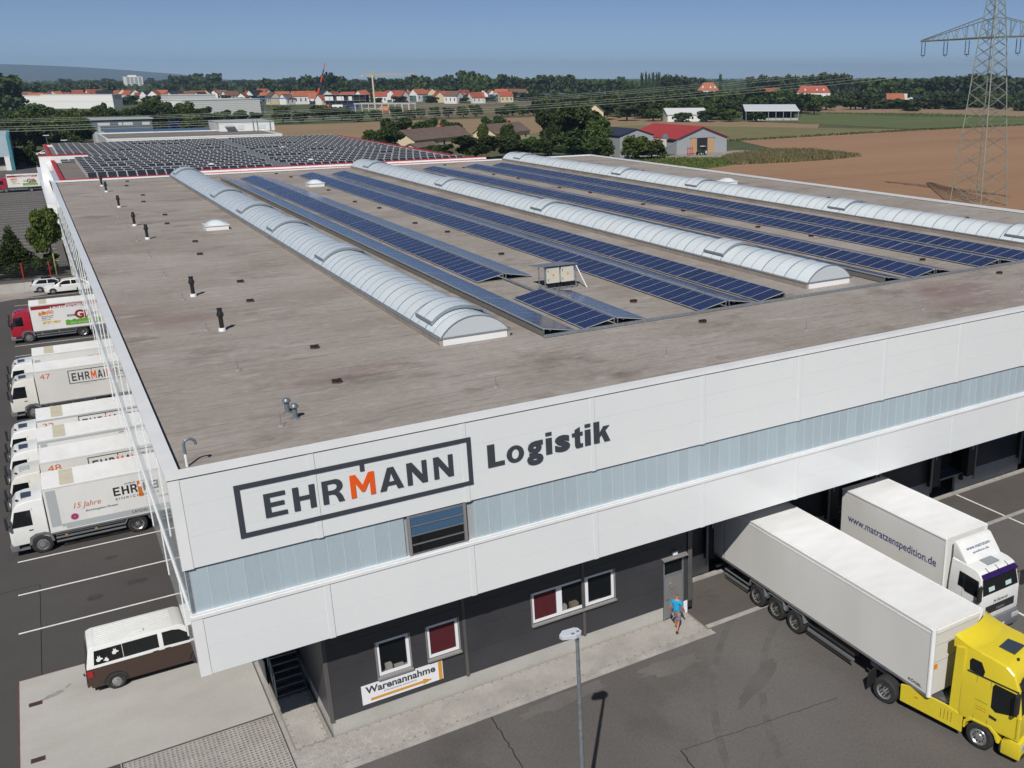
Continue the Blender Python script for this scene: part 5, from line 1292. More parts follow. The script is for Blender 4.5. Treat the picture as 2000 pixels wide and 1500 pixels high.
# wheels sit in dark arches: push the painted arch disc just behind the tyre face
# ---------------------------------------------------------------- two cars by the wall
def hatchback(loc, rz, mat, label, dark_roof=False):
    t = empty("car", loc, rz, label, "car")
    low = [(-4.15, 0.86), (-4.22, 0.60), (-4.12, 0.26), (-0.20, 0.24), (0.0, 0.42), (-0.05, 0.66), (-0.95, 0.90)]
    lo = Cab(t, "body", low, [(-0.95, 0.90), (-2.5, 0.905), (-4.15, 0.86)], 0.88, 0.88, 1.0, 2.0, mat, bevel=0.07)
    upr = Cab(t, "cabin", [(-4.08, 0.90), (-4.10, 0.84), (-0.98, 0.86), (-0.96, 0.91)], [(-0.96, 0.91), (-1.75, 1.36), (-2.1, 1.44), (-3.2, 1.45), (-3.75, 1.33), (-4.08, 0.90)], 0.85, 0.60, 0.90, 1.44, mat, bevel=0.05)
    upr.front("windscreen", car_glass, (-1.08, 0.97), (-1.70, 1.32), 0.09)
    q = MB().quad((-4.05, -0.66, 0.95), (-4.05, 0.66, 0.95), (-3.78, 0.55, 1.31), (-3.78, -0.55, 1.31)).build("rear_window", car_glass, t, fixn=False); q.location = (-0.03, 0, 0.02)
    if dark_roof: B("sunroof", car_glass, upr.o, -3.1, -2.1, -0.5, 0.5, 1.452, 1.462)
    for s in (-1, 1):
        upr.side("side_window", car_glass, [(-3.75, 1.0), (-2.62, 0.97), (-2.62, 1.36), (-3.35, 1.36)], s, 0.008)
        upr.side("side_window", car_glass, [(-2.54, 0.97), (-1.30, 0.97), (-1.82, 1.30), (-2.1, 1.37), (-2.54, 1.37)], s, 0.008)
        B("mirror", mat, t, -1.55, -1.38, s*0.95-0.09, s*0.95+0.09, 0.93, 1.06, bevel=0.04)
        B("headlight", lamp_m, t, -0.30, -0.03, s*0.66-0.16, s*0.66+0.16, 0.56, 0.70, bevel=0.04)
        B("tail_light", red_lamp, t, -4.22, -4.02, s*0.76-0.11, s*0.76+0.11, 0.66, 0.90, bevel=0.03)
        for xx in (-0.80, -3.38):
            MB().poly([(xx+0.37*math.cos(a), s*0.886, 0.31+0.37*math.sin(a)) for a in [PI*i/10 for i in range(11)]]).build("wheel_arch", chassis_m, t, fixn=False)
            wheel(t, xx, s*0.79, 0.315, 0.22, s, rim_m, dish=False)
    B("number_plate", sign_white, t, -4.245, -4.232, -0.26, 0.26, 0.5, 0.6)
    return t
hatchback((-2.72, 95.42+0.88, 0.006), PI, veh_white, "white hatchback with its bonnet towards the lane, parked by the wall")
hatchback((0.28, 97.25+0.88, 0.006), 0, veh_silver, "silver hatchback with black roof parked against the retaining wall", True)

# ================================================================ street lamp
lp = empty("street_lamp", (9.42, -7.30, 0), 0, "grey galvanised street lamp in front of the office", "lamp")
MB().tube((0, 0, 0), (0, 0, 6.7), 0.085, 0.055, n=14).build("pole", galv, lp, smooth=True)
B("base_plate", galv, lp, -0.16, 0.16, -0.16, 0.16, 0, 0.03)
MB().lathe([(0.065, 6.62), (0.065, 6.92), (0.0, 6.93)], 12).build("socket", alu, lp, smooth=True)
lh = M("lamp_head_grey", (0.52, 0.56, 0.62), 0.4)
hd = MB().prism([(0.06, -0.20), (0.14, -0.10), (0.12, 0.16), (0.0, 0.26), (-0.44, 0.30), (-0.66, 0.10), (-0.62, -0.06), (-0.16, -0.24)], 2, 6.86, 7.0).build("lamp_head", lh, lp, bevel=0.018); hd.scale = (0.82, 0.82, 1.0)
B("gear_cover", galv, hd, -0.28, -0.16, -0.16, -0.06, 7.001, 7.012); B("gear_cover", galv, hd, -0.05, 0.05, -0.12, -0.02, 7.001, 7.012)

# ================================================================ person
skin_m = M("skin", (0.42, 0.20, 0.13), 0.55, col2=(0.38, 0.17, 0.11), scale=6)
shirt_m = M("tshirt_blue", (0.012, 0.33, 0.60), 0.85, col2=(0.012, 0.28, 0.53), scale=5, bump=0.3, bscale=10)
def plaid():
    m = M("plaid_cloth", (0.05, 0.055, 0.10), 0.9); N, Lk, b = nodes(m)
    tc = N.new("ShaderNodeTexCoord"); sp = N.new("ShaderNodeSeparateXYZ"); Lk.new(tc.outputs["Object"], sp.inputs[0])
    def st_(s, p, w): return MATH(N, Lk, 'LESS_THAN', MATH(N, Lk, 'FRACT', MATH(N, Lk, 'DIVIDE', s, p)), w)
    dg_ = MATH(N, Lk, 'ADD', sp.outputs[0], sp.outputs[1])
    f = MATH(N, Lk, 'MULTIPLY', MATH(N, Lk, 'ADD', st_(sp.outputs[2], 0.075, 0.4), st_(dg_, 0.085, 0.4)), 0.5)
    mx = N.new("ShaderNodeMix"); mx.data_type = 'RGBA'; Lk.new(f, mx.inputs[0]); mx.inputs[6].default_value = (0.03, 0.035, 0.075, 1); mx.inputs[7].default_value = (0.42, 0.42, 0.48, 1)
    Lk.new(mx.outputs[2], b.inputs["Base Color"]); return m
shorts_m = plaid()
shoe_m = M("shoe_brown", (0.13, 0.085, 0.05), 0.7); sock_m = M("sock_dark", (0.02, 0.018, 0.018), 0.9)
hair_m = M("short_hair", (0.15, 0.085, 0.06), 0.8)
def skinmesh(name, verts, edges, radii, mat, par, root=0, sub=2):
    me = bpy.data.meshes.new(name); me.from_pydata(verts, edges, []); me.update(); me.materials.append(mat)
    o = link(name, me, par)
    md = o.modifiers.new("skin", 'SKIN'); md.use_smooth_shade = True
    sv = me.skin_vertices[0].data
    for i, r_ in enumerate(radii):
        sv[i].radius = r_ if isinstance(r_, tuple) else (r_, r_); sv[i].use_root = (i == root)
    s_ = o.modifiers.new("sub", 'SUBSURF'); s_.levels = sub; s_.render_levels = sub
    return o
pe = empty("person", (17.95, 0.38, 0.066), R(-52), "person in a turquoise T-shirt and plaid shorts walking towards the docks", "person")
# local: facing +y, right hand +x; left leg forward
Vv = [(0, 0, 0.93), (0, 0.01, 1.12), (0, 0.02, 1.32), (0, 0.03, 1.45), (0, 0.045, 1.52), (0, 0.07, 1.60), (0, 0.08, 1.70),
      (-0.10, 0.02, 0.88), (-0.11, 0.17, 0.50), (-0.10, 0.20, 0.12), (-0.10, 0.22, 0.06), (-0.11, 0.36, 0.03),
      (0.10, -0.01, 0.88), (0.11, -0.06, 0.50), (0.11, -0.30, 0.15), (0.11, -0.32, 0.08), (0.12, -0.19, 0.03),
      (-0.19, 0.02, 1.41), (-0.26, -0.05, 1.14), (-0.27, 0.03, 0.90), (-0.265, 0.06, 0.82),
      (0.19, 0.02, 1.41), (0.27, 0.03, 1.14), (0.29, 0.15, 0.93), (0.285, 0.19, 0.86)]
Ee = [(0,1),(1,2),(2,3),(3,4),(4,5),(5,6),(0,7),(7,8),(8,9),(9,10),(10,11),(0,12),(12,13),(13,14),(14,15),(15,16),(3,17),(17,18),(18,19),(19,20),(3,21),(21,22),(22,23),(23,24)]
Rr = [(0.15, 0.11), (0.15, 0.115), (0.165, 0.115), (0.12, 0.09), 0.058, (0.078, 0.092), (0.066, 0.076), 0.085, 0.062, 0.038, 0.04, 0.035, 0.085, 0.062, 0.038, 0.04, 0.035, 0.062, 0.045, 0.034, 0.03, 0.062, 0.045, 0.034, 0.03]
bd = skinmesh("body", Vv, Ee, Rr, skin_m, pe)
sh = [(0, 0, 0.90), (0, 0.0, 1.06), (0, 0.01, 1.16), (0, 0.02, 1.33), (0, 0.03, 1.44), (0, 0.04, 1.48), (-0.18, 0.02, 1.405), (-0.235, -0.02, 1.22), (0.18, 0.02, 1.405), (0.24, 0.025, 1.22)]
skinmesh("tshirt", sh, [(0,1),(1,2),(2,3),(3,4),(4,5),(4,6),(6,7),(4,8),(8,9)], [(0.175, 0.135), (0.17, 0.135), (0.17, 0.135), (0.185, 0.135), (0.13, 0.10), (0.085, 0.08), 0.085, 0.075, 0.085, 0.075], shirt_m, pe)
so = [(0, 0, 0.93), (-0.10, 0.04, 0.80), (-0.11, 0.15, 0.50), (0.10, -0.01, 0.80), (0.11, -0.05, 0.50)]
skinmesh("shorts", so, [(0,1),(1,2),(0,3),(3,4)], [(0.17, 0.135), 0.115, 0.10, 0.115, 0.10], shorts_m, pe)
for (a, b, c) in (((-0.10, 0.205, 0.16), (-0.10, 0.22, 0.05), (-0.112, 0.40, 0.035)), ((0.11, -0.305, 0.19), (0.11, -0.325, 0.07), (0.12, -0.15, 0.03))):
    skinmesh("sock", [a, b], [(0, 1)], [0.045, 0.046], sock_m, pe)
    skinmesh("shoe", [b, ((b[0]+c[0])/2, (b[1]+c[1])/2, 0.042), c], [(0, 1), (1, 2)], [(0.05, 0.05), (0.052, 0.045), (0.046, 0.034)], shoe_m, pe)
hr = MB()
skinmesh("hair", [(0, 0.04, 1.64), (0, 0.06, 1.715)], [(0, 1)], [(0.076, 0.066), (0.066, 0.068)], hair_m, pe)
for (wx, wy, wz, f) in ((-0.265, 0.06, 0.82, 1), (0.285, 0.19, 0.86, 1)):
    for i in range(4):
        q = wy-0.025+i*0.018; Ln = (0.075, 0.085, 0.08, 0.065)[i]
        skinmesh("finger", [(wx, q, wz-0.01), (wx+0.004, q+0.008, wz-0.045), (wx, q+0.02, wz-Ln-0.01)], [(0, 1), (1, 2)], [0.0095, 0.009, 0.008], skin_m, pe, sub=1)
    skinmesh("thumb", [(wx-0.01, wy+0.02, wz+0.015), (wx-0.02, wy+0.055, wz-0.01), (wx-0.02, wy+0.07, wz-0.035)], [(0, 1), (1, 2)], [0.011, 0.010, 0.009], skin_m, pe, sub=1)
face = MB().lathe([(0.0, 0.022), (0.014, 0.012), (0.018, 0.0)], 8, 1, (0, 0.155, 1.605)).build("nose", skin_m, pe, smooth=True)
for s in (-1, 1):
    MB().lathe([(0.0, 0.006), (0.011, 0.0)], 8, 1, (s*0.032, 0.150, 1.635)).build("eye", M("eye_dark", (0.03, 0.02, 0.015), 0.3) if "eye_dark" not in bpy.data.materials else bpy.data.materials["eye_dark"], pe)
    MB().lathe([(0.03, 0.0), (0.024, s*0.012), (0.0, s*0.014)], 10, 0, (s*0.080, 0.055, 1.625)).build("ear", skin_m, pe, smooth=True)
B("mouth", dec_red, pe, -0.022, 0.022, 0.150, 0.157, 1.565, 1.573)
BELT = [(-6,883,28.1,21,3),(9,2628,13.8,23,0),(21,2861,15.2,19,0),(29,2757,12.7,16,0),(36,2679,10.8,22,0),(47,2815,15.1,20,0),(51,2592,11.4,17,0),(65,2854,10.2,18,0),(74,2726,11.9,17,0),(96,2962,19.2,17,0),(97,2730,24.1,15,0),(110,2848,25.1,20,0),(115,2760,19.8,18,0),(125,2803,20.6,15,0),(130,2667,20.3,21,0),(148,2876,22.6,19,0),(144,2664,23.9,22,0),(163,2857,18.9,21,0),(165,2740,21.7,20,0),(180,2844,19.8,21,0),(191,2894,24.4,17,0),(200,2879,22.8,21,0),(198,2706,22.8,16,0),(202,2656,20.6,22,0),(207,2623,18.7,19,0),(220,2670,21.1,21,0),(254,2594,20.1,14,0),(283,2801,25.1,18,0),(288,2738,20.7,14,0),(282,2603,20.5,16,0),(315,2827,20.3,20,0),(308,2683,21.0,17,0),(313,2656,24.8,16,0),(230,1875,30.8,19,0),(230,1804,29.2,23,0),(252,1893,29.6,21,0),(262,1881,31.5,21,0),(264,1824,29.4,21,0),(285,1903,30.3,20,0),(282,1824,31.8,21,0),(389,2418,19.5,18,0),(403,2433,19.2,18,0),(419,2457,20.0,22,0),(416,2366,20.9,17,0),(445,2458,21.2,20,0),(446,2402,23.0,21,0),(454,2380,21.5,20,0),(463,2367,19.7,16,0),(462,2316,20.2,17,0),(481,2353,23.7,19,0),(462,2213,23.1,18,0),(271,1365,26.9,15,1),(429,2036,21.0,14,0),(439,2039,23.5,15,0),(453,2053,25.5,19,0),(468,2084,23.9,18,0),(492,2134,23.4,20,0),(309,1296,28.7,17,0),(346,1402,29.1,16,0),(323,1265,30.2,17,0),(336,1278,28.5,19,0),(354,1312,30.0,15,0),(517,1885,19.8,17,0),(525,1884,21.8,16,0),(534,1879,21.8,15,0),(498,1718,21.3,16,0),(540,1832,20.2,14,0),(443,1465,24.4,15,0),(417,1350,23.5,15,0),(439,1389,24.8,17,0),(432,1334,24.3,15,0),(449,1359,26.0,16,0),(458,1357,24.4,17,0),(433,1264,26.8,18,0),(421,1202,27.1,16,0),(460,1285,27.9,16,0),(458,1237,24.4,15,0),(486,1287,27.3,19,0),(476,1231,26.4,19,0),(470,1179,32.0,15,0),(462,1136,31.5,17,0),(471,1141,30.8,17,0),(469,1111,31.0,18,0),(477,1110,26.5,16,0),(532,1210,27.3,16,0),(539,1200,29.2,19,0),(556,1209,25.2,13,0),(533,1137,24.9,16,0),(586,1229,24.8,15,0),(549,1129,26.2,17,0),(568,1148,29.0,19,0),(589,1166,27.7,19,0),(577,1120,28.5,20,0),(564,1080,26.7,17,0),(598,1130,25.9,13,0),(596,1104,23.0,14,0),(626,1140,24.0,17,0),(648,1164,25.0,13,0),(654,1153,24.3,13,0),(662,1145,22.1,13,0),(650,1104,24.2,14,0),(657,1098,23.6,13,0),(686,1127,22.1,15,0),(659,1060,27.1,8,2),(655,1044,28.7,6,2),(635,1004,26.0,7,2),(636,997,27.3,8,2),(668,1040,27.5,6,2),(653,1010,27.6,7,2),(667,1015,28.6,14,0),(673,1008,27.9,13,0),(691,1016,26.4,17,0),(804,1161,27.3,18,0),(792,1125,24.9,15,0),(1408,2005,18.9,14,0),(1436,2027,17.3,15,0),(1496,2099,14.3,13,0),(1494,2082,12.8,16,0),(1545,2139,19.1,12,0),(1471,2018,19.0,15,0),(1496,2034,16.8,13,0),(1558,2108,15.6,17,0),(1467,1970,19.0,14,0),(1474,1969,16.6,14,0),(1448,1921,13.1,13,0),(1510,1990,15.6,12,0),(1472,1926,15.8,17,0),(1593,2072,17.5,12,0),(677,916,25.5,7,2),(873,1110,27.8,18,0),(826,1029,28.1,17,0),(886,1087,27.6,16,0),(845,1020,28.2,18,0),(854,1014,28.2,20,0),(764,893,28.3,13,0),(774,891,27.1,16,0),(810,916,27.2,16,0),(830,926,27.6,18,0),(830,910,28.8,18,0),(791,853,29.1,14,0),(843,898,28.7,13,0),(842,881,29.4,13,0),(986,1027,20.2,17,0),(953,978,22.4,16,0),(770,771,25.6,15,1),(769,757,26.3,18,0),(788,757,23.4,15,0),(806,762,23.8,18,0),(823,771,24.2,22,0),(788,722,21.6,16,0),(833,749,21.8,19,0),(825,728,23.8,20,0),(874,758,23.7,19,0),(892,758,26.3,21,0),(841,699,26.1,20,0),(851,696,28.1,22,0),(865,691,26.1,19,0),(1037,826,21.8,18,0),(1033,812,22.5,17,0),(1022,790,24.3,18,0),(1048,797,22.1,18,0),(1095,817,21.3,21,0),(1097,812,24.5,18,0),(1078,784,24.7,15,0),(1067,766,23.6,19,0),(1071,756,22.4,16,0)]
FILL = [(-9,1413,17.5,15,0),(-6,2034,14.0,13,0),(-3,1815,16.9,14,0),(6,1529,17.6,11,0),(7,1350,19.8,13,0),(22,2017,15.5,11,0),(19,1422,17.8,13,0),(28,1616,19.0,11,0),(30,1534,15.7,10,0),(43,1802,18.5,9,0),(48,1748,14.7,13,0),(48,1635,17.1,14,0),(50,1548,17.0,15,0),(51,1460,19.7,12,0),(69,1763,18.6,13,0),(79,1788,15.3,9,0),(80,1665,14.5,11,0),(98,1929,13.4,10,0),(100,1812,16.6,10,0),(81,1445,19.7,10,0),(104,1748,15.2,13,0),(124,1887,14.8,15,0),(136,1984,12.6,10,0),(96,1367,19.3,11,0),(123,1617,15.7,10,0),(125,1574,17.8,10,0),(160,1622,14.8,12,0),(191,1831,18.6,14,0),(179,1688,18.6,12,0),(164,1467,13.9,11,0),(163,1427,15.5,14,0),(187,1591,17.3,14,0),(187,1555,16.7,10,0),(204,1637,17.5,10,0),(201,1520,16.0,11,0),(236,1784,16.3,14,0),(173,1241,18.1,9,0),(196,1380,17.5,12,0),(184,1264,14.5,12,0),(223,1502,17.7,15,0),(250,1619,18.9,11,0),(264,1668,14.7,14,0),(259,1587,19.1,9,0),(275,1655,12.6,14,0),(295,1733,11.2,14,0),(297,1717,12.9,12,0),(317,1754,17.2,12,0),(249,1358,17.9,13,0),(238,1273,17.2,9,0),(274,1411,13.8,10,0),(239,1206,14.6,13,0),(254,1270,14.4,15,0),(247,1209,17.5,11,0),(335,1605,13.3,10,0),(317,1469,14.5,10,0),(272,1242,17.6,11,0),(321,1441,12.8,10,0),(336,1488,15.4,13,0),(289,1246,15.6,9,0),(374,1590,15.1,13,0),(295,1232,15.6,9,0),(292,1183,18.6,11,0),(301,1185,13.4,11,0),(309,1189,13.2,15,0),(326,1236,17.5,15,0),(307,1134,14.7,12,0),(324,1162,16.9,12,0),(338,1208,16.4,12,0),(337,1176,15.9,9,0),(329,1121,8.2,15,0),(340,1136,14.2,13,0),(349,1130,15.1,11,0),(363,1166,16.9,14,0),(366,1140,17.5,10,0),(358,1097,7.7,9,0),(364,1092,7.3,14,0),(368,1089,7.7,13,0),(394,1144,17.1,15,0),(379,1090,8.2,10,0),(386,1081,8.3,14,0),(413,1145,14.5,14,0),(401,1078,7.5,11,0),(402,1062,8.0,14,0),(421,1107,17.1,11,0),(446,1151,17.6,11,0),(420,1060,7.0,13,0),(428,1067,7.7,13,0),(447,1088,13.1,10,0),(445,1067,8.2,14,0),(463,1091,8.8,14,0),(479,1116,8.6,11,0),(468,1063,8.1,13,0),(486,1086,8.7,14,0),(474,1056,7.8,14,0),(450,986,9.0,11,0),(464,994,7.8,11,0),(432,919,8.4,13,0),(449,933,8.6,11,0),(428,875,8.1,14,0),(465,952,8.2,10,0),(417,834,7.7,10,0),(479,945,8.6,12,0),(435,846,8.2,12,0),(438,838,8.1,12,0),(463,880,8.8,12,0),(459,863,8.6,11,0),(517,958,7.7,14,0),(505,933,8.2,15,0),(504,914,7.8,12,0),(512,920,8.4,11,0),(515,908,8.2,10,0),(485,844,8.2,10,0),(589,1025,8.6,10,0),(525,894,8.2,10,0),(560,950,9.0,11,0),(520,869,9.0,10,0),(580,958,9.0,13,0),(550,891,9.0,11,0),(534,853,7.8,12,0),(550,868,9.0,13,0),(600,942,9.0,15,0),(544,839,7.8,12,0),(621,953,8.0,13,0),(579,876,8.6,14,0),(534,798,7.8,14,0),(628,928,8.1,12,0),(587,863,7.7,15,0),(646,941,8.7,13,0),(585,835,8.2,11,0),(534,751,7.8,13,0),(610,856,9.0,13,0),(596,824,8.7,12,0),(645,890,8.2,14,0),(568,771,8.1,14,0),(568,759,8.1,14,0),(630,834,9.0,14,0),(680,892,9.0,13,0),(678,877,8.1,9,0),(620,788,9.0,9,0),(551,696,8.0,10,0),(539,674,8.6,11,0),(612,754,8.4,15,0),(640,777,9.0,11,0),(585,702,8.2,12,0),(633,750,8.8,13,0),(638,745,8.1,14,0),(595,686,8.2,14,0),(639,732,8.6,11,0),(582,653,8.4,10,0),(626,695,8.7,10,0),(638,705,8.1,11,0),(558,607,8.1,10,0),(564,603,7.8,14,0),(616,650,8.7,10,0),(571,599,8.0,14,0),(646,668,8.7,15,0),(668,686,8.1,12,0),(650,656,9.0,11,0),(706,713,8.7,10,0),(691,685,8.0,13,0),(656,643,8.7,14,0),(648,624,8.1,12,0),(618,587,8.1,13,0),(615,579,8.2,12,0),(635,593,8.2,9,0),(720,668,9.0,10,0),(670,608,9.0,10,0),(682,611,8.4,11,0),(663,589,8.8,10,0),(770,683,9.0,12,0),(775,682,8.2,11,0),(686,588,8.7,11,0),(730,620,9.0,12,0),(758,639,8.1,12,0),(676,561,8.7,11,0),(719,591,8.6,10,0),(738,599,8.1,10,0),(795,639,8.2,9,0),(775,620,8.2,9,0),(751,593,8.0,13,0),(768,596,8.1,13,0),(827,641,7.7,11,0),(793,607,8.8,11,0),(830,623,9.0,11,0),(848,630,8.1,13,0),(827,611,7.7,10,0),(779,563,8.6,11,0),(818,590,8.1,12,0),(762,543,8.4,13,0),(760,533,9.0,12,0),(9,1141,8.2,11,0),(13,1092,7.5,9,0),(23,1067,8.5,9,0),(37,1012,7.2,10,0),(39,1049,8.2,10,0),(55,1125,7.8,9,0),(63,976,8.5,15,0),(78,1085,7.7,10,0),(75,995,7.8,13,0),(86,1024,8.3,14,0),(108,1068,7.7,14,0),(109,1019,8.2,11,0),(109,934,8.2,10,0),(118,935,7.7,15,0),(141,987,7.5,13,0),(142,959,8.0,13,0),(168,1029,7.7,10,0),(155,899,7.8,9,0),(168,939,7.7,13,0),(185,973,7.8,10,0),(203,1017,8.0,13,0),(211,981,7.0,13,0),(226,1019,6.2,12,0),(234,986,5,11,0),(249,963,5,11,0),(267,967,5.1,11,0),(266,915,6.0,13,0),(271,884,6.5,10,0),(287,867,7.9,12,0),(298,896,6.7,10,0),(327,897,7.0,11,0),(353,936,6.3,10,0),(345,863,6.2,11,0),(364,888,6.5,13,0),(392,915,5,14,0),(422,939,5.5,12,0),(534,521,7.8,11,0),(537,512,7.7,15,0),(551,516,8.0,10,0),(548,504,8.1,14,0),(517,466,7.7,13,0),(573,511,8.8,12,0),(563,487,8.8,13,0),(600,521,9.0,13,0),(570,478,9.0,10,0),(569,471,8.6,15,0),(608,493,8.1,12,0),(625,498,8.2,11,0),(614,484,7.8,13,0),(631,487,8.0,12,0),(598,453,8.1,9,0),(650,489,9.0,9,0),(579,420,8.6,11,0),(646,469,8.7,12,0),(662,471,8.4,11,0),(608,426,8.1,10,0)]
HOUSES = [(-6,1256,95,11.0,10.6),(1,1326,-25,9.9,10.3),(7,1172,-28,10.3,13.3),(16,1317,91,8.1,15.4),(17,1165,-26,11.0,14.3),(24,1161,-40,9.7,10.8),(31,1231,96,9.7,11.8),(38,1378,26,9.4,14.4),(42,1149,-1,8.2,16.0),(45,1222,114,9.6,14.0),(58,1289,-15,8.1,10.7),(55,1140,19,8.7,11.9),(65,1209,79,9.4,10.4),(73,1279,15,10.7,15.6),(73,1128,-11,10.5,13.6),(81,1198,58,9.3,11.3),(102,1336,123,8.4,15.7),(108,1332,64,8.9,15.9),(105,1258,127,10.2,10.4),(111,1254,89,8.1,12.1),(111,1178,-12,9.2,13.6),(117,1174,36,10.1,15.5),(115,1100,62,10.7,12.6),(145,1307,-26,8.6,11.3),(125,1094,98,10.9,12.1),(149,1229,-1,8.5,15.3),(140,1084,18,8.3,13.0),(146,1080,-2,9.0,14.2),(160,1146,20,9.2,15.9),(153,1075,36,9.3,10.9),(177,1210,82,10.5,15.2),(197,1272,64,8.7,15.9),(202,1272,0,10.7,13.7),(174,1036,21,9.9,14.4),(186,1086,54,10.0,12.8),(181,1011,59,8.3,10.6),(220,1199,96,9.5,12.5),(204,1074,33,10.5,15.9),(235,1195,123,9.5,15.4),(211,1058,126,10.3,12.3),(193,938,106,8.8,10.0),(216,1007,-11,10.7,13.0),(205,931,30,9.1,13.9),(216,947,130,9.9,10.8),(215,934,5,9.4,12.9),(233,980,4,10.8,15.8),(231,953,-38,10.4,13.2),(263,1036,102,9.0,12.3),(231,904,25,8.6,15.7),(272,1033,36,10.9,11.2),(279,1022,102,9.8,11.3),(270,971,-21,9.3,11.2),(297,1042,23,8.2,13.4),(293,1006,27,10.7,10.4),(305,1039,62,9.4,15.4),(355,1165,37,8.1,11.4),(282,910,-15,8.8,12.2),(343,1075,80,10.9,11.1),(361,1125,20,10.6,15.6),(290,874,119,10.8,10.9),(331,981,28,8.9,15.9),(392,1146,7,9.3,11.0),(339,968,26,11.0,14.8),(387,1071,-25,8.8,14.6),(388,1069,79,10.6,14.7),(342,921,83,10.0,13.8),(400,1061,-35,9.3,12.2),(338,869,123,10.1,14.1),(388,982,108,9.2,14.6),(392,982,34,10.8,16.0),(359,866,6,10.5,13.3),(362,868,-24,10.9,10.5),(405,960,66,9.7,13.6),(464,1081,84,8.4,11.7),(443,999,130,8.4,15.8),(396,883,-6,9.4,12.5),(473,1033,4,9.0,14.0),(498,1071,126,8.3,15.3)]

# ================================================================ surroundings: land
meadow = M("meadow", (0.055, 0.075, 0.022), 0.95, col2=(0.085, 0.085, 0.035), scale=0.012, detail=8, coords='World', fine=0.25, fscale=0.15)
plough = M("ploughed_soil", (0.265, 0.150, 0.082), 0.95, col2=(0.315, 0.190, 0.108), scale=0.02, lo=0.3, hi=0.7, detail=8, coords='World', stretch=(0.22, 1.5, 1), fine=0.12, fscale=1.2, dirt=((0.20, 0.102, 0.053), 0.013, 0.52, 0.72))
tan_f = M("stubble_tan", (0.27, 0.185, 0.105), 0.95, col2=(0.23, 0.165, 0.088), scale=0.03, coords='World', fine=0.14, fscale=0.5, dirt=((0.12, 0.115, 0.045), 0.02, 0.58, 0.75))
tan_r = M("stubble_right", (0.27, 0.185, 0.115), 0.95, col2=(0.235, 0.16, 0.095), scale=0.02, coords='World', fine=0.1, fscale=0.4)
green_f = M("green_crop", (0.075, 0.105, 0.028), 0.95, col2=(0.105, 0.125, 0.040), scale=0.03, coords='World', stretch=(0.4, 1.4, 1), fine=0.15, fscale=0.6)
olive_f = M("olive_strip", (0.175, 0.150, 0.065), 0.95, col2=(0.135, 0.135, 0.05), scale=0.05, coords='World', fine=0.14, fscale=0.5)
bank_m = M("earth_bank", (0.165, 0.115, 0.075), 0.95, col2=(0.11, 0.10, 0.045), scale=0.03, coords='World', fine=0.18, fscale=0.3)
gravel_m = M("gravel_yard", (0.30, 0.27, 0.255), 0.95, col2=(0.24, 0.21, 0.19), scale=0.3, coords='World', fine=0.12, fscale=2)
asph_far = M("asphalt_upper", (0.105, 0.098, 0.093), 0.9, col2=(0.085, 0.080, 0.076), scale=0.1, coords='World', fine=0.1, fscale=6)
road_m = M("road_far", (0.26, 0.25, 0.24), 0.9, col2=(0.22, 0.21, 0.20), scale=0.1, coords='World')

sheet("ground", meadow, rect(-7000, 17500, -2500, 17500), -0.06)
sheet("field_ploughed", plough, [(78.5, -160), (900, -160), (900, 318), (404, 286), (327, 282), (221, 268), (206, 230), (196, 206), (178, 196), (160, 187), (140, 178), (112, 158), (78.5, 128)], 0.02)
sheet("field_stubble", tan_f, [(70, 330), (78, 440), (100, 505), (132, 508), (179, 520), (264, 522), (317, 532), (312, 439), (334, 352), (309, 325), (254, 397), (207, 388), (115, 294), (96, 300)], 0.03)
sheet("field_olive", olive_f, [(207, 388), (254, 397), (309, 325), (334, 288), (330, 285), (221, 271.5), (180, 262), (115, 294)], 0.035)
sheet("field_stubble", tan_r, [(440, 500), (547, 604), (655, 624), (900, 600), (900, 420), (615, 404), (471, 303), (489, 349), (486, 426)], 0.035)
sheet("field_green", green_f, [(334, 352), (336, 372), (431, 479), (487, 424), (490, 349), (474, 303), (900, 420), (900, 322), (440, 290), (406, 289), (337, 294)], 0.04)
sheet("farm_track", M("track", (0.20, 0.17, 0.08), 0.95, col2=(0.12, 0.13, 0.04), scale=0.2, coords='World'), [(221, 268), (327, 282), (404, 286), (900, 318), (900, 322), (404, 289.5), (327, 285.5), (221, 271.5)], 0.05)
sheet("earth_bank", bank_m, [(171, 559), (216, 723), (318, 925), (399, 875), (445, 780), (472, 680), (440, 590), (364, 522), (264, 522), (228, 528)], 0.03)
sheet("motorway", road_m, [(255, 985), (290, 945), (410, 880), (700, 880), (1500, 700), (1500, 712), (700, 895), (412, 895), (300, 960)], 0.06)
sheet("road", road_m, [(600, 640), (660, 622), (1000, 530), (1000, 541), (663, 634), (605, 652)], 0.07)
sheet("barn_yard", gravel_m, [(150, 214), (166, 226), (190, 229), (206, 220), (190, 211), (170, 204)], 0.06)
sheet("barn_meadow", green_f, [(128, 178), (118, 205), (150, 226), (166, 214), (178, 206), (170, 192), (150, 182)], 0.05)

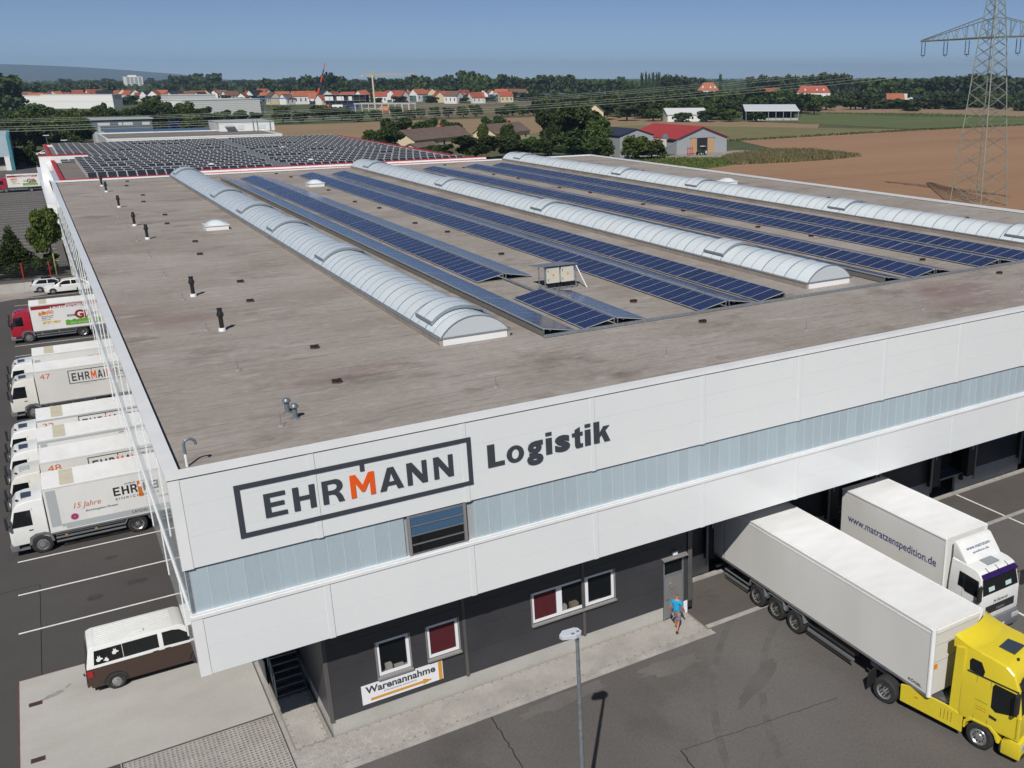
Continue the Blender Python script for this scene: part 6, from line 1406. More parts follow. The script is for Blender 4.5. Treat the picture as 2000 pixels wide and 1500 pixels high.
# ---- upper parking terrace on the left
tz = 0.90
tag(B("upper_parking", asph_far, None, -60, 0.2, 99.0, 345, -0.2, tz), kind='structure')
for k in range(28): tag(sheet("bay_line", paint, rect(-16, -0.6, 110+k*3.6, 110.12+k*3.6), tz+0.005))
sheet("gravel_strip", gravel_m, [(-30, 90.5), (-7, 94.0), (0.2, 97.2), (0.2, 98.6), (-30, 98.6)], 0.012)
rw = empty("retaining_wall", (-30, 98.62, 0), 0, "low pale concrete panel wall behind the parked cars", "wall")
for k in range(13): B("wall_panel", concrete, rw, k*2.32+0.006, k*2.32+2.314, 0, 0.35, 0, tz+0.12)
fe = empty("fence", (-30, 101.6, tz), 0, "mesh fence with red posts behind the low concrete wall", "fence")
wire_m = M("fence_wire", (0.05, 0.055, 0.055), 0.6, 0.5)
for k in range(12): B("post", red_trim, fe, 1.95+k*2.62-0.05, 1.95+k*2.62+0.05, -0.05, 0.05, 0, 1.9)
fm = MB()
for k in range(9): fm.box(0, 30.2, -0.012, 0.012, 0.1+k*0.2, 0.135+k*0.2)
for k in range(150): fm.box(k*0.2, k*0.2+0.008, -0.004, 0.004, 0.1, 1.75)
tag(fm.build("mesh", wire_m, fe, fixn=False), kind='stuff')

# ================================================================ vegetation
def leafm(name, c, c2, rnd=0.25):
    m = M(name, c, 0.65, col2=c2, scale=0.55, lo=0.35, hi=0.65, spec=0.25)
    N, Lk, b = nodes(m)
    base = b.inputs["Base Color"].links[0].from_socket
    oi = N.new("ShaderNodeObjectInfo"); hs = N.new("ShaderNodeHueSaturation")
    for nm_, l, h in (("Hue", 0.485, 0.515), ("Value", 1-rnd, 1+rnd)):
        v = N.new("ShaderNodeMapRange"); v.inputs[3].default_value = l; v.inputs[4].default_value = h
        Lk.new(oi.outputs["Random"], v.inputs[0]); Lk.new(v.outputs[0], hs.inputs[nm_])
    Lk.new(base, hs.inputs["Color"]); Lk.new(hs.outputs[0], b.inputs["Base Color"])
    tr = N.new("ShaderNodeBsdfTranslucent"); Lk.new(hs.outputs[0], tr.inputs[0]); ms = N.new("ShaderNodeMixShader"); ms.inputs[0].default_value = 0.22
    Lk.new(b.outputs[0], ms.inputs[1]); Lk.new(tr.outputs[0], ms.inputs[2]); Lk.new(ms.outputs[0], N["Material Output"].inputs[0])
    return m
leaf_d = leafm("foliage_dark", (0.034, 0.058, 0.016), (0.058, 0.090, 0.024))
leaf_m = leafm("foliage_mid", (0.052, 0.085, 0.020), (0.085, 0.122, 0.032))
leaf_l = leafm("foliage_light", (0.075, 0.105, 0.022), (0.115, 0.145, 0.034))
leaf_f = leafm("foliage_far", (0.036, 0.058, 0.020), (0.060, 0.088, 0.030), 0.3)
bark = M("bark", (0.10, 0.085, 0.065), 0.9, col2=(0.07, 0.058, 0.045), scale=4)

def crown(seed, n, leaf, lobes, mat, name="crown"):
    """leaf-sized quads through a union of lobes; unit height and width"""
    rr = random.Random(seed); vs = []; fs = []
    tot = sum(l[3]*l[3] for l in lobes)
    for (cx, cy, cz, rx, rz) in lobes:
        for _ in range(max(6, int(n*rx*rx/tot))):
            th = rr.uniform(0, 2*PI); ph = math.acos(rr.uniform(-0.85, 1)); q = rr.random()**0.38
            if rr.random() < 0.12: q *= rr.uniform(1.0, 1.18)
            x = cx+rx*q*math.sin(ph)*math.cos(th); y = cy+rx*q*math.sin(ph)*math.sin(th); z = cz+rz*q*math.cos(ph)
            s = leaf*rr.uniform(0.6, 1.35)
            a = Vector((rr.gauss(0, 1), rr.gauss(0, 1), rr.gauss(0, 0.7))).normalized()
            b = a.cross(Vector((rr.gauss(0, 1), rr.gauss(0, 1), rr.gauss(0, 1)))).normalized()
            k = len(vs); p_ = Vector((x, y, z))
            vs += [p_-a*s-b*s*0.55, p_+a*s*0.2-b*s*0.8, p_+a*s+b*s*0.5, p_-a*s*0.3+b*s*0.8]
            fs.append((k, k+1, k+2, k+3))
    me = bpy.data.meshes.new(name); me.from_pydata([tuple(v) for v in vs], [], fs); me.materials.append(mat); me.update()
    return me
def lobes_round(seed, n=11, spread=0.30, zc=0.62, r=0.20, flat=1.0):
    rr = random.Random(seed); out = [(0, 0, zc, r*1.35, r*1.4)]
    for i in range(n):
        a = 2*PI*i/n*1.7+rr.uniform(-.4, .4); d = spread*rr.uniform(0.5, 1.0)
        out.append((d*math.cos(a), d*math.sin(a), zc+rr.uniform(-0.24, 0.24)*flat, r*rr.uniform(0.7, 1.1), r*rr.uniform(0.6, 0.95)))
    return out
def trunk(seed, h=0.55, r=0.03, limbs=6, z_off=0.0):
    rr = random.Random(seed); b = MB().tube((0, 0, -0.02), (rr.uniform(-.02, .02), 0, h*0.5), r*1.2, r*0.9, n=7).tube((0, 0, h*0.5), (rr.uniform(-.03, .03), rr.uniform(-.03, .03), h*1.35), r*0.9, r*0.3, n=6)
    for i in range(limbs):
        a = 2*PI*i/limbs+rr.uniform(-.4, .4); z0 = h*rr.uniform(0.5, 1.0)
        b.tube((0, 0, z0), (0.28*math.cos(a), 0.28*math.sin(a), z0+rr.uniform(0.1, 0.25)), r*0.55, r*0.15, n=5)
    return b.mesh("trunk", bark)
TM = {}
def templ(key, n, leaf, mat, lob, tr=True, seed=1):
    TM[key] = (crown(seed, n, leaf, lob, mat), trunk(seed) if tr else None)
templ("nearA", 9000, 0.022, leaf_l, lobes_round(11, 13, 0.33, 0.66, 0.17), seed=11)
templ("nearB", 9000, 0.024, leaf_d, [(0, 0, 0.18+0.1*i, 0.40-0.045*i, 0.13) for i in range(8)] + lobes_round(3, 9, 0.34, 0.36, 0.13), seed=12)
for i, (k, m_) in enumerate((("midA", leaf_d), ("midB", leaf_m), ("midC", leaf_l), ("midD", leaf_d))):
    templ(k, 5200, 0.034, m_, lobes_round(20+i, 14, 0.34, 0.55, 0.19, 1.2), seed=20+i)
templ("bush", 4200, 0.040, leaf_d, lobes_round(31, 12, 0.36, 0.45, 0.22, 1.3), False, seed=31)
for i in range(4):
    templ("far%d" % i, 1500, 0.058, (leaf_m, leaf_d, leaf_m, leaf_f)[i], lobes_round(40+i, 11, 0.33, 0.56, 0.20, 1.1), seed=40+i)
    templ("belt%d" % i, 620, 0.085, (leaf_f, leaf_f, leaf_d, leaf_m)[i], lobes_round(50+i, 9, 0.32, 0.50, 0.22, 1.5) + [(0, 0, 0.2, 0.42, 0.2)], False, seed=50+i)
templ("poplar", 520, 0.075, leaf_f, [(0, 0, 0.12+0.1*i, 0.40-0.06*abs(i-3)/3, 0.12) for i in range(9)], False, seed=60)
def tree(name, key, x, y, h, w, label, cat="tree", group=None, z=0.0):
    cm, tm = TM[key]
    if tm:
        t = empty(name, (x, y, z), random.uniform(0, 6.28), label, cat, group); t.scale = (w, w, h)
        link("crown", cm, t); link("trunk", tm, t)
    else:
        t = link(name, cm, None, (x, y, z), (0, 0, random.uniform(0, 6.28)), (w, w, h)); tag(t, label, cat, group)
    return t
tree("maple_tree", "nearA", -1.3, 104.2, 7.3, 4.6, "young light green tree with a bare lower trunk behind the fence", z=tz)
tree("conifer_tree", "nearB", -5.0, 104.0, 5.9, 5.0, "dense dark green tree just behind the red fence posts", z=tz)
tree("shrub", "bush", -2.3, 103.6, 2.6, 3.4, "low dark shrub under the young tree by the fence", "shrub", z=tz)
tree("shrub", "bush", -7.8, 103.4, 3.2, 3.2, "dark shrub at the left picture edge by the fence", "shrub", z=tz)
stake = B("tree_stake", M("stake_wood", (0.36, 0.36, 0.12), 0.8), None, -0.06, 0.06, -0.06, 0.06, 0, 2.6); stake.location = (-1.25, 102.3, tz)
tag(stake, "yellowish wooden stake beside the young tree at the fence", "stake")
mid = [(142.0,246.8,16.0,16.8,"midD"),(139.0,258.3,14.4,9.9,"midA"),(145.5,217.0,7.5,9.0,"midC"),(150.0,215.5,6.2,8.5,"midC"),(141.5,232,11.0,9.9,"midB"),(138,224,6.5,8.5,"midB"),(128.9,241.0,5.4,10.8,"midA"),(118.4,243.6,7.0,12.2,"midD"),(108.2,246.1,7.2,13.6,"midA"),(99.4,252.2,4.6,9.2,"midD"),(125.1,243.6,6.0,9.3,"midD"),(135.2,236.5,6.4,12.8,"midA"),(92.7,277.4,8.3,9.3,"midD"),(150.0,330.4,9.2,10.2,"midA"),(92.5,292.0,7.0,9.1,"midB"),(130.8,295.2,8.7,4.3,"midC"),(138.7,293.1,7.4,6.1,"midB"),(119.7,318.9,9.4,10.8,"midD"),(108.6,322.0,9.8,12.3,"midA"),(131,325,8.5,10,"midD")]
for i, (x, y, h, w, k) in enumerate(mid):
    lb = "big round dark tree rising left of the red-roofed barn" if i == 0 else "%s tree of the clump between the farmhouse and the barn" % {"midA": "dark green", "midD": "deep green", "midC": "light green", "midB": "mid green"}[k]
    tree("broadleaf_tree", k, x, y, h*1.02, w*1.05, lb, group=None if i == 0 else "trees between farmhouse and barn, " + k)
waln = [(113.8,526.7,9.3,11.4),(123.5,527.1,7.1,9.8),(139.6,547.0,10.4,14.3),(148.1,540.7,8.5,12.0),(151.8,521.7,6.4,10.0),(163.7,529.1,7.1,9.7),(177.5,535.9,8.1,9.3),(183.4,531.5,6.2,7.6),(196.1,549.2,7.0,7.9),(203.0,544.1,7.3,8.5),(212.2,546.7,6.8,7.3),(219.4,541.3,7.9,9.2),(228.6,544.1,8.0,8.7),(244.4,542.3,6.3,9.4),(253.4,545.8,9.1,10.2),(258.6,541.9,6.4,8.9),(267.3,545.9,7.4,9.6),(277.2,538.5,7.1,10.9)]
for i, (x, y, h, w) in enumerate(waln):
    tree("walnut_tree", "far%d" % (i % 3), x, y, h, w, "round roadside tree behind the tan field, %s from the left" % ordinal(i+1), group="row of roadside trees")
lw_ = [(-7.5,352.3,11.3,9.8),(-2.0,353.8,12.7,11.6),(4.3,354.9,11.9,10.0),(9.6,362.7,12.9,10.3),(12.9,337.9,11.9,8.9),(-4.4,486.8,12.1,13.2),(3.9,480.8,13.1,13.2),(12.8,494.5,11.6,13.7),(20.3,468.9,11.8,13.2),(28.9,482.8,13.6,9.1),(34.0,459.0,12.0,11.0),(51.3,511.9,14.2,14.8),(57.4,507.4,13.0,14.8),(66.1,513.6,13.3,12.6),(75.0,520.1,10.1,11.6),(87.6,538.7,7.7,9.4),(94.2,533.8,7.2,9.4),(103.3,542.0,6.3,8.2),(-12,360,12,11),(-14,490,13,14),(44,500,12,13),(40,430,9,10),(50,440,10,11),(60,450,9,11),(-1,400,12,12),(8,410,12,12),(16,400,11,11),(70,470,9,10),(80,500,8,10),(22,430,10,11)]
for i, (x, y, h, w) in enumerate(lw_):
    k = ("midA", "midB", "midD", "midC", "midD")[i % 5]
    tree("broadleaf_tree", k, x, y, h, w, "leafy %s tree in the wood behind the showroom" % ("dark" if k in ("midA", "midD") else "bright"), group="trees of the wood behind the showroom, " + ("dark" if k in ("midA", "midD") else "bright"))
for i, (x, y, h, w) in enumerate([(-1.6,282.0,6.9,4.4),(-5.5,284.8,3.9,4.7),(-3.7,302.9,4.9,3.6),(2,300,3,5)]):
    tree("shrub", "bush", x, y, h, w, "garden shrub beside the light blue hall, %s from the truck" % ordinal(i+1), "shrub", "shrubs by the blue hall")
hr_ = [(302.4,498.9,14.3,15.6),(309.9,493.3,12.5,12.4),(308.0,475.2,11.6,13.6),(318.2,477.2,12.0,12.3),(315.6,451.0,9.0,11.8),(317.5,440.7,8.6,11.6),(320.5,429.8,10.5,12.9),(327.4,424.7,9.4,11.5),(405.0,593.4,13.1,19.0),(420.1,581.8,13.8,18.9),(449.6,590.3,14.9,19.5),(465.0,578.3,14.2,19.5),(465.0,547.3,13.7,18.8),(423.8,472.6,12.8,13.4),(418.5,453.8,9.9,9.7),(568.8,604.4,8.2,12.9),(577.1,597.8,9.0,12.9),(596.4,602.8,9.6,13.1),(616.3,608.0,10.2,13.3),(635.9,614.1,8.7,10.0),(729.5,661.6,12.4,20.0),(725.6,638.2,8.9,14.6),(736.7,629.2,7.9,14.6),(653.3,538.0,8.9,17.0),(638.5,511.9,9.4,14.4),(644.7,489.2,3.5,16.1),(643.0,473.4,3.8,11.9),(320.6,550.7,8.4,16.9),(312.4,556.8,7.1,13.5),(360,560,12,17),(375,575,12,17),(390,560,12,16),(350,530,11,15),(335,505,11,15),(370,520,10,15),(395,530,11,16),(420,540,12,16),(440,530,11,15),(345,470,9,13),(375,480,9,13),(400,490,10,14),(440,500,10,14)]
hr_ += [(292,414,5.5,9),(303,407,6,10),(316,404,6.5,10),(328,396,5,9),(285,432,7,11),(276,445,8,12),(268,470,9,13),(262,500,9,13),(280,520,10,14),(296,530,11,14),(330,430,8,11),(340,440,8,12)]
rr = random.Random(14)
for i in range(95):
    for _ in range(30):
        x, y = rr.uniform(270, 520), rr.uniform(415, 650)
        a, b = (x-285)/(500-285), (y-(415+0.62*(x-285)*0.6))
        if not (40-30*a < b < 190-40*a): continue
        if math.hypot(x-350, y-412) < 24 or math.hypot(x-301, y-426) < 19: continue
        hr_.append((x, y, rr.uniform(6.5, 12), rr.uniform(10, 15))); break
for i, (x, y, h, w) in enumerate(hr_):
    tree("broadleaf_tree", "far%d" % (i % 4), x, y, h*1.12, w*1.25, "broad green tree of the hedge and orchard behind the tan field", group="hedge trees on the right")
rr = random.Random(77)
for i, (x, y, h, w, k) in enumerate(BELT):
    key = "poplar" if k == 2 else "belt%d" % rr.randint(0, 3)
    tree("poplar_tree" if k == 2 else "skyline_tree", key, x, y, h, w*(0.8 if k == 2 else 1.35), "slim poplar on the skyline" if k == 2 else "tall dark tree of the belt along the horizon", group="poplars on the skyline" if k == 2 else "trees of the skyline belt")
for i, (x, y, h, w, k) in enumerate(FILL):
    tree("town_tree", "belt%d" % rr.randint(0, 3), x, y, h, w*1.25, "small green tree among the distant houses and lanes", group="trees among the far houses")
# woods far behind that read as one mass
fw_ = MB(); rr = random.Random(5)
fv, ff = [], []
for i in range(5200):
    a = rr.uniform(-0.05, 1.15); d = rr.uniform(1500, 5200)
    x, y = CAM.x+d*math.sin(a), CAM.y+d*math.cos(a); s = rr.uniform(5, 9); h = rr.uniform(6, 13)+ (d-1500)*0.0022
    k = len(fv); n_ = 5
    fv += [(x+s*math.cos(2*PI*j/n_), y+s*math.sin(2*PI*j/n_), -0.5) for j in range(n_)] + [(x+s*rr.uniform(.7, 1.1)*math.cos(2*PI*j/n_), y+s*rr.uniform(.7, 1.1)*math.sin(2*PI*j/n_), h*rr.uniform(.5, .7)) for j in range(n_)] + [(x+rr.uniform(-2, 2), y+rr.uniform(-2, 2), h)]
    for j in range(n_):
        j2 = (j+1) % n_; ff.append((k+j, k+j2, k+n_+j2, k+n_+j)); ff.append((k+n_+j, k+n_+j2, k+2*n_))
me = bpy.data.meshes.new("far_woods"); me.from_pydata(fv, [], ff); me.materials.append(leaf_f); me.update()
tag(link("far_woods", me), "distant woods and hedges merging below the horizon", "woods", kind='stuff')
# rough weeds in front of the barn and along tracks
def weeds(name, poly, n, hmin, hmax, mat, seed, label):
    rr = random.Random(seed); xs = [p[0] for p in poly]; ys = [p[1] for p in poly]; vs, fs = [], []
    def inside(x, y):
        c = False; j = len(poly)-1
        for i in range(len(poly)):
            if (poly[i][1] > y) != (poly[j][1] > y) and x < (poly[j][0]-poly[i][0])*(y-poly[i][1])/(poly[j][1]-poly[i][1])+poly[i][0]: c = not c
            j = i
        return c
    while len(fs) < n:
        x, y = rr.uniform(min(xs), max(xs)), rr.uniform(min(ys), max(ys))
        if not inside(x, y): continue
        a = rr.uniform(0, PI); h = rr.uniform(hmin, hmax); s = rr.uniform(0.10, 0.30); k = len(vs)
        dx, dy = math.cos(a)*s, math.sin(a)*s; lx, ly = rr.uniform(-.3, .3), rr.uniform(-.3, .3)
        vs += [(x-dx, y-dy, 0), (x+dx, y+dy, 0), (x+dx*0.5+lx, y+dy*0.5+ly, h), (x-dx*0.5+lx, y-dy*0.5+ly, h*0.8)]; fs.append((k, k+1, k+2, k+3))
    me = bpy.data.meshes.new(name); me.from_pydata(vs, [], fs); me.materials.append(mat); me.update()
    return tag(link(name, me), label, "weeds", kind='stuff')
weed_m = leafm("weeds_green", (0.12, 0.115, 0.045), (0.22, 0.19, 0.10), 0.1)
weeds("weeds", [(168, 206), (180, 214), (198, 222), (210, 214), (206, 187), (190, 183), (176, 183), (158, 185)], 11000, 0.25, 1.3, weed_m, 1, "rough dry weeds between the barn yard and the ploughed field")
weeds("grass_edge", [(128, 180), (118, 205), (150, 222), (168, 206), (158, 186)], 5200, 0.15, 0.6, leaf_l, 2, "green grass in front of the barn")
weeds("track_grass", [(210, 266), (330, 280), (410, 284), (560, 296), (560, 302), (404, 291), (327, 287), (215, 273)], 3000, 0.2, 0.8, leaf_m, 3, "green grass growing along the field track")
weeds("crop_plants", [(434, 478), (487, 424), (490, 349), (477, 342), (440, 400)], 1500, 0.3, 1.2, leaf_m, 4, "green plants along the far edge of the crop strip")

# ================================================================ the neighbouring showroom behind
sh_roof = M("showroom_roof", (0.20, 0.18, 0.16), 0.9, col2=(0.15, 0.135, 0.12), scale=0.3, coords='World', fine=0.12, fscale=4)
srm = empty("showroom", (0.9, 102.4, 0), 0, "white showroom building with red roof edge and solar field behind the warehouse", "building")
SX, SY, SZ = 50.5, 74.0, 11.55
B("wall", white_panel, srm, 0, SX, 0, SY, 0, SZ-0.25)
sheet("roof", sh_roof, rect(0.4, SX-0.4, 0.4, SY-0.4), SZ-0.24, None, srm)
for a in ((0, SX, -0.05, 0.35, SZ-0.25, SZ+0.02), (0, SX, SY-0.35, SY+0.05, SZ-0.25, SZ+0.10), (-0.05, 0.35, 0.351, SY-0.351, SZ-0.25, SZ+0.05), (SX-0.35, SX+0.05, 0.351, SY-0.351, SZ-0.25, SZ+0.05)):
    B("parapet", white_trim, srm, *a)
    B("red_edge", red_trim, srm, a[0]-0.03, a[1]+0.03, a[2]-0.03, a[3]+0.03, a[5]+0.002, a[5]+0.12)
B("step_wall", white_trim, srm, 14.5, 51.5, -0.05, 0.30, SZ+0.141, SZ+0.40); B("red_edge", red_trim, srm, 14.47, 51.53, -0.08, 0.33, SZ+0.402, SZ+0.50)
B("fire_wall", white_trim, srm, -1.4, 4.6, 33.0, 33.5, 0.0, SZ+0.75); B("red_edge", red_trim, srm, -1.45, 4.65, 32.95, 33.55, SZ+0.752, SZ+0.87)
B("side_canopy", white_trim, srm, -1.75, -0.75, 0.2, 58, 8.6, 9.05)
B("lower_wall", M("cream_render", (0.52, 0.47, 0.40), 0.8), srm, -0.5, -0.04, 0.3, 30, 0, 8.5)
B("side_band", white_panel, srm, -0.6, -0.06, 0.2, 32.9, 8.51, SZ-0.3)
pd_me = MB().box(-0.5, 0.5, -0.825, 0.825, -0.03, 0.0).quad((-0.455, -0.765, 0.004), (0.455, -0.765, 0.004), (0.455, 0.765, 0.004), (-0.455, 0.765, 0.004), 1).mesh("solar_panel", [M("panel_frame_white", (0.46, 0.48, 0.49), 0.5), solar_dark], fixn=False)
rr = random.Random(9); ta = R(24)
for k in range(22):
    yy = 104.6+k*3.1
    t = empty("solar_row", (26, yy, SZ-0.2), 0, "dark solar row on the showroom roof, %s from the warehouse" % ordinal(k+1), "solar row", "solar rows on the showroom roof")
    skips = []
    for _ in range(1 if k else 0): a = rr.uniform(5, 46); skips.append((a, a+rr.uniform(2, 5)))
    rail_ = MB()
    x0_ = 3.4 + (0.8 if k < 10 else -0.9)
    gx = 25.2+0.055*(k*3.1)
    for i in range(47):
        x = x0_+i*1.03
        if gx-0.9 < x < gx+0.9 or x > 48.6-(0.2 if k else -1): continue
        if any(a < x < b for a, b in skips): continue
        link("solar_panel", pd_me, t, (x-26, 0, 0.15+0.34), (ta, 0, 0))
    MB().box(x0_-26.4, 23, -0.55, -0.50, 0.02, 0.18).box(x0_-26.4, 23, 0.55, 0.60, 0.02, 0.72).build("rail", galv, t, fixn=False)
for i, (x, y) in enumerate(((14.5, 118), (24.0, 118), (18.0, 111), (30.5, 111), (36.0, 122), (42.0, 112), (12, 140), (22, 146), (33, 140), (40, 147))):
    o = copy_tree(dm); o.location = (x, y, SZ-0.1); o.scale = (0.7, 0.7, 1.0)
    tag(o, "white dome rooflight among the showroom's solar panels, %s counted outwards" % ordinal(i+1), "rooflight", "dome rooflights on the showroom")
wl = empty("annex_building", (12, 200, 0), 0, "low white annex with grey roof and white roof house behind the showroom", "building")
B("wall", white_trim, wl, 0, 33.5, 0, 26, 0, 10.9); sheet("roof", sh_roof, rect(0.4, 33.1, 0.4, 25.6), 10.95, None, wl)
for a in ((0, 33.5, -0.05, 0.35), (0, 33.5, 25.6, 26.05), (-0.05, 0.35, 0.36, 25.59), (33.15, 33.55, 0.36, 25.59)): B("parapet", white_trim, wl, *a, 10.901, 11.15)
ph_ = B("roof_house", white_trim, wl, 24.0, 36.0, 19.5, 34, 11.0, 13.0)
B("roof_edge", joint_grey, ph_, 23.9, 36.1, 19.4, 34.1, 13.001, 13.10)
for a in ((27.8, 29.2), (32.5, 33.9)): B("window", milk, ph_, a[0], a[1], 19.44, 19.49, 11.4, 12.4)
for xx in (31.3, 32.2, 35.0): MB().tube((xx, 19.3, 11), (xx, 19.3, 13.6), 0.08, n=6).build("pipe", alu, ph_)
MB().prism([(18.2, 12.0), (19.49, 12.3), (19.49, 12.0)], 0, 25.2, 27.3).build("canopy", alu, ph_)
B("glass_strip", blue_glass, wl, 1.5, 23, 26.2, 26.5, 11.2, 11.7)
gb_ = empty("grey_building", (19, 372, 0), 0, "dark blue-grey flat-roofed building with strip windows behind the showroom", "building")
slate = M("slate_blue", (0.095, 0.125, 0.155), 0.6, col2=(0.11, 0.14, 0.17), scale=0.5)
B("wall", slate, gb_, 0, 18.4, 0, 14, 5.2, 9.0); B("base", M("pale_base", (0.45, 0.45, 0.45), 0.8), gb_, 0.1, 18.3, 0.1, 13.9, 0, 5.19); B("roof", joint_grey, gb_, -0.5, 18.9, -0.5, 14.5, 9.001, 9.4)
for a, b in ((1.5, 5.2), (7.8, 9.0), (9.3, 12.3), (15.2, 17.6)): B("window", M("bright_pane", (0.62, 0.64, 0.65), 0.3) if a == 1.5 else bpy.data.materials["bright_pane"], gb_, a, b, -0.06, -0.01, 7.1, 8.0)
pvp = empty("solar_tracker", (44, 372, 0), R(20), "small blue solar tracker beside the blue-grey building", "solar tracker")
MB().tube((0, 0, 0), (0, 0, 5.0), 0.2).build("mast", galv, pvp)
for i in range(2):
    for j in range(3):
        MB().box(-0.9, 0.9, -0.03, 0.03, -0.7, 0.7).build("solar_panel", solar_blue, pvp, (-1+i*2, -0.2-(1.5*(j-1))*0.5, 6.2+(j-1)*1.35), (R(-25), 0, 0))
bh = empty("blue_hall", (-46, 268, 0.9), 0, "pale blue metal hall at the left picture edge", "building")
bm_ = M("pale_blue_metal", (0.40, 0.50, 0.56), 0.45, col2=(0.36, 0.46, 0.52), scale=0.3)
B("wall", bm_, bh, 0, 41.0, 0, 40, 3.3, 8.0); B("base", concrete, bh, 0.6, 40.4, 0.6, 39.4, 0, 1.4); B("glass_band", car_glass, bh, 0.3, 40.7, 0.3, 39.7, 1.401, 3.29); B("corner_frame", M("teal_frame", (0.05, 0.22, 0.28), 0.5), bh, 40.6, 41.25, -0.25, 40.2, 0, 8.2); B("column", white_trim, bh, 39.4, 40.5, -0.2, 0.5, 0, 3.29)
gilb((-7.7, 208.6+1.25, tz), "distant red cab truck with Gilb lettering on the upper parking")
for i, (x, y, m_, lb) in enumerate(((-1.0, 330, veh_silver, "grey estate car parked beyond the blue hall"), (0.5, 322, veh_white, "white car parked in the lane beside the blue hall"), (8.0, 332, veh_brown, "dark car parked at the end of the showroom"))):
    hatchback((x, y, tz+0.002), PI if i else 0, m_, lb)
lmp = empty("street_lamp", (6.5, 262, 0)); MB().tube((0, 0, 0), (0, 0, 8), 0.09, 0.06).build("pole", galv, lmp); B("lamp_head", upvc, lmp, -0.7, 0.7, -0.25, 0.25, 8.0, 8.15)
tag(lmp, "flat-headed street lamp above the showroom's back corner, the right one", "lamp", "flat-headed lamps")
l2 = copy_tree(lmp); l2.location = (3.4, 290, 0); tag(l2, "flat-headed street lamp above the showroom's back corner, the left one", "lamp", "flat-headed lamps")
fp_ = empty("advert_pylon", (13.0, 238, 0), 0, "slim pale advertising blade behind the showroom", "sign")
B("blade", bm_, fp_, 0, 0.5, 0, 1.6, 0, 12.0)

# ================================================================ pylon and wires
py = empty("power_pylon", (143.6, 90.5, 0), 0, "tall galvanised lattice power pylon standing in the ploughed field", "pylon")
pyl = M("pylon_steel", (0.30, 0.34, 0.29), 0.6, 0.35, col2=(0.22, 0.26, 0.23), scale=0.5)
def half(z): return 3.6+(1.65-3.6)*z/29.3 if z < 29.3 else 1.65-0.10*(z-29.3)
legs = MB()
for sx in (-1, 1):
    for sy in (-1, 1):
        l_ = MB(); zs = [0, 10, 20, 29.3, 42]
        for a, b in zip(zs, zs[1:]): l_.tube((sx*half(a), sy*half(a), a), (sx*half(b), sy*half(b), b), 0.12, 0.10, n=5)
        l_.build("leg", pyl, py)
zz = 0.0; lat = MB(); lvl = [0.0]
while zz < 40: zz += max(1.6, half(zz)*0.95); lvl.append(zz)
for z0, z1 in zip(lvl, lvl[1:]):
    h0, h1 = half(z0), half(z1)
    for f in range(4):
        ca, sa = math.cos(f*PI/2), math.sin(f*PI/2)
        def rp(x, y, z): return (x*ca-y*sa, x*sa+y*ca, z)
        lat.tube(rp(-h0, -h0, z0), rp(h1, -h1, z1), 0.055, n=4, cap=False); lat.tube(rp(h0, -h0, z0), rp(-h1, -h1, z1), 0.055, n=4, cap=False)
tag(lat.build("lattice", pyl, py, fixn=False), kind='stuff')
for s in (-1, 1):
    arm = MB(); E = s*16.8
    for sx in (-1, 1):
        arm.tube((sx*1.65, 0, 29.3), (sx*0.25, E, 29.1), 0.13, n=5); arm.tube((sx*1.3, s*1.3, 32.6), (sx*0.2, E, 29.2), 0.08, n=5)
        for k in range(1, 7):
            q = k/7; q2 = (k-0.5)/7; w0 = 1.65-1.4*q; 
            arm.tube((sx*w0, E*q, 29.28), (sx*(1.5-1.3*q2), s*1.3+(E-s*1.3)*q2, 32.6-3.4*q2), 0.05, n=4)
            arm.tube((sx*w0, E*q, 29.28), (sx*(1.5-1.3*q), s*1.3+(E-s*1.3)*q, 32.6-3.4*q), 0.05, n=4)
    for k in range(7): q = k/7; arm.tube((-(1.65-1.4*q), E*q, 29.28), (1.65-1.4*(k+1)/7, E*(k+1)/7, 29.2), 0.05, n=4)
    arm.build("cross_arm", pyl, py, fixn=False)
    for yy in (16.2, 10.7, 5.6):
        ins = MB()
        for d in (-0.42, 0.42):
            pr_ = []
            for k in range(9): pr_ += [(0.05, -0.3-k*0.26), (0.13, -0.38-k*0.26), (0.05, -0.44-k*0.26)]
            ins.lathe(pr_, 8, 2, (0, s*yy+d, 29.2))
        ins.box(-0.06, 0.06, s*yy-0.5, s*yy+0.5, 26.45, 26.6).tube((0, s*yy, 26.5), (0, s*yy, 26.1), 0.05, n=5)
        ins.build("insulator", M("insulator_dark", (0.05, 0.04, 0.06), 0.3) if "insulator_dark" not in bpy.data.materials else bpy.data.materials["insulator_dark"], py, fixn=False)
wirem = M("wire_alu", (0.42, 0.46, 0.40), 0.5, 0.3)
wn_ = 0
for yy in (106.7, 101.2, 96.1, 84.9, 79.8, 74.3):
    wn_ += 1
    b = MB(); pts = []
    for i in range(61):
        x = -310+ (143.6+310)*i/60; u = (x-(-5))/148.6
        pts.append((x, yy, 18.3+7.8*u*u if x > -5 else 18.3+7.8*((x+5)/148.6)**2*0.5))
    for a, c in zip(pts, pts[1:]): b.tube(a, c, 0.018, n=4, cap=False)
    pts2 = [(143.6+12*i, yy, 26.1-8*(1-((i-18)/18)**2)) for i in range(37)]
    for a, c in zip(pts2, pts2[1:]): b.tube(a, c, 0.018, n=4, cap=False)
    tag(b.build("power_line", wirem, None, fixn=False), "sagging power line crossing behind the warehouse, %s from the far side" % ordinal(wn_), "power line", "power lines")

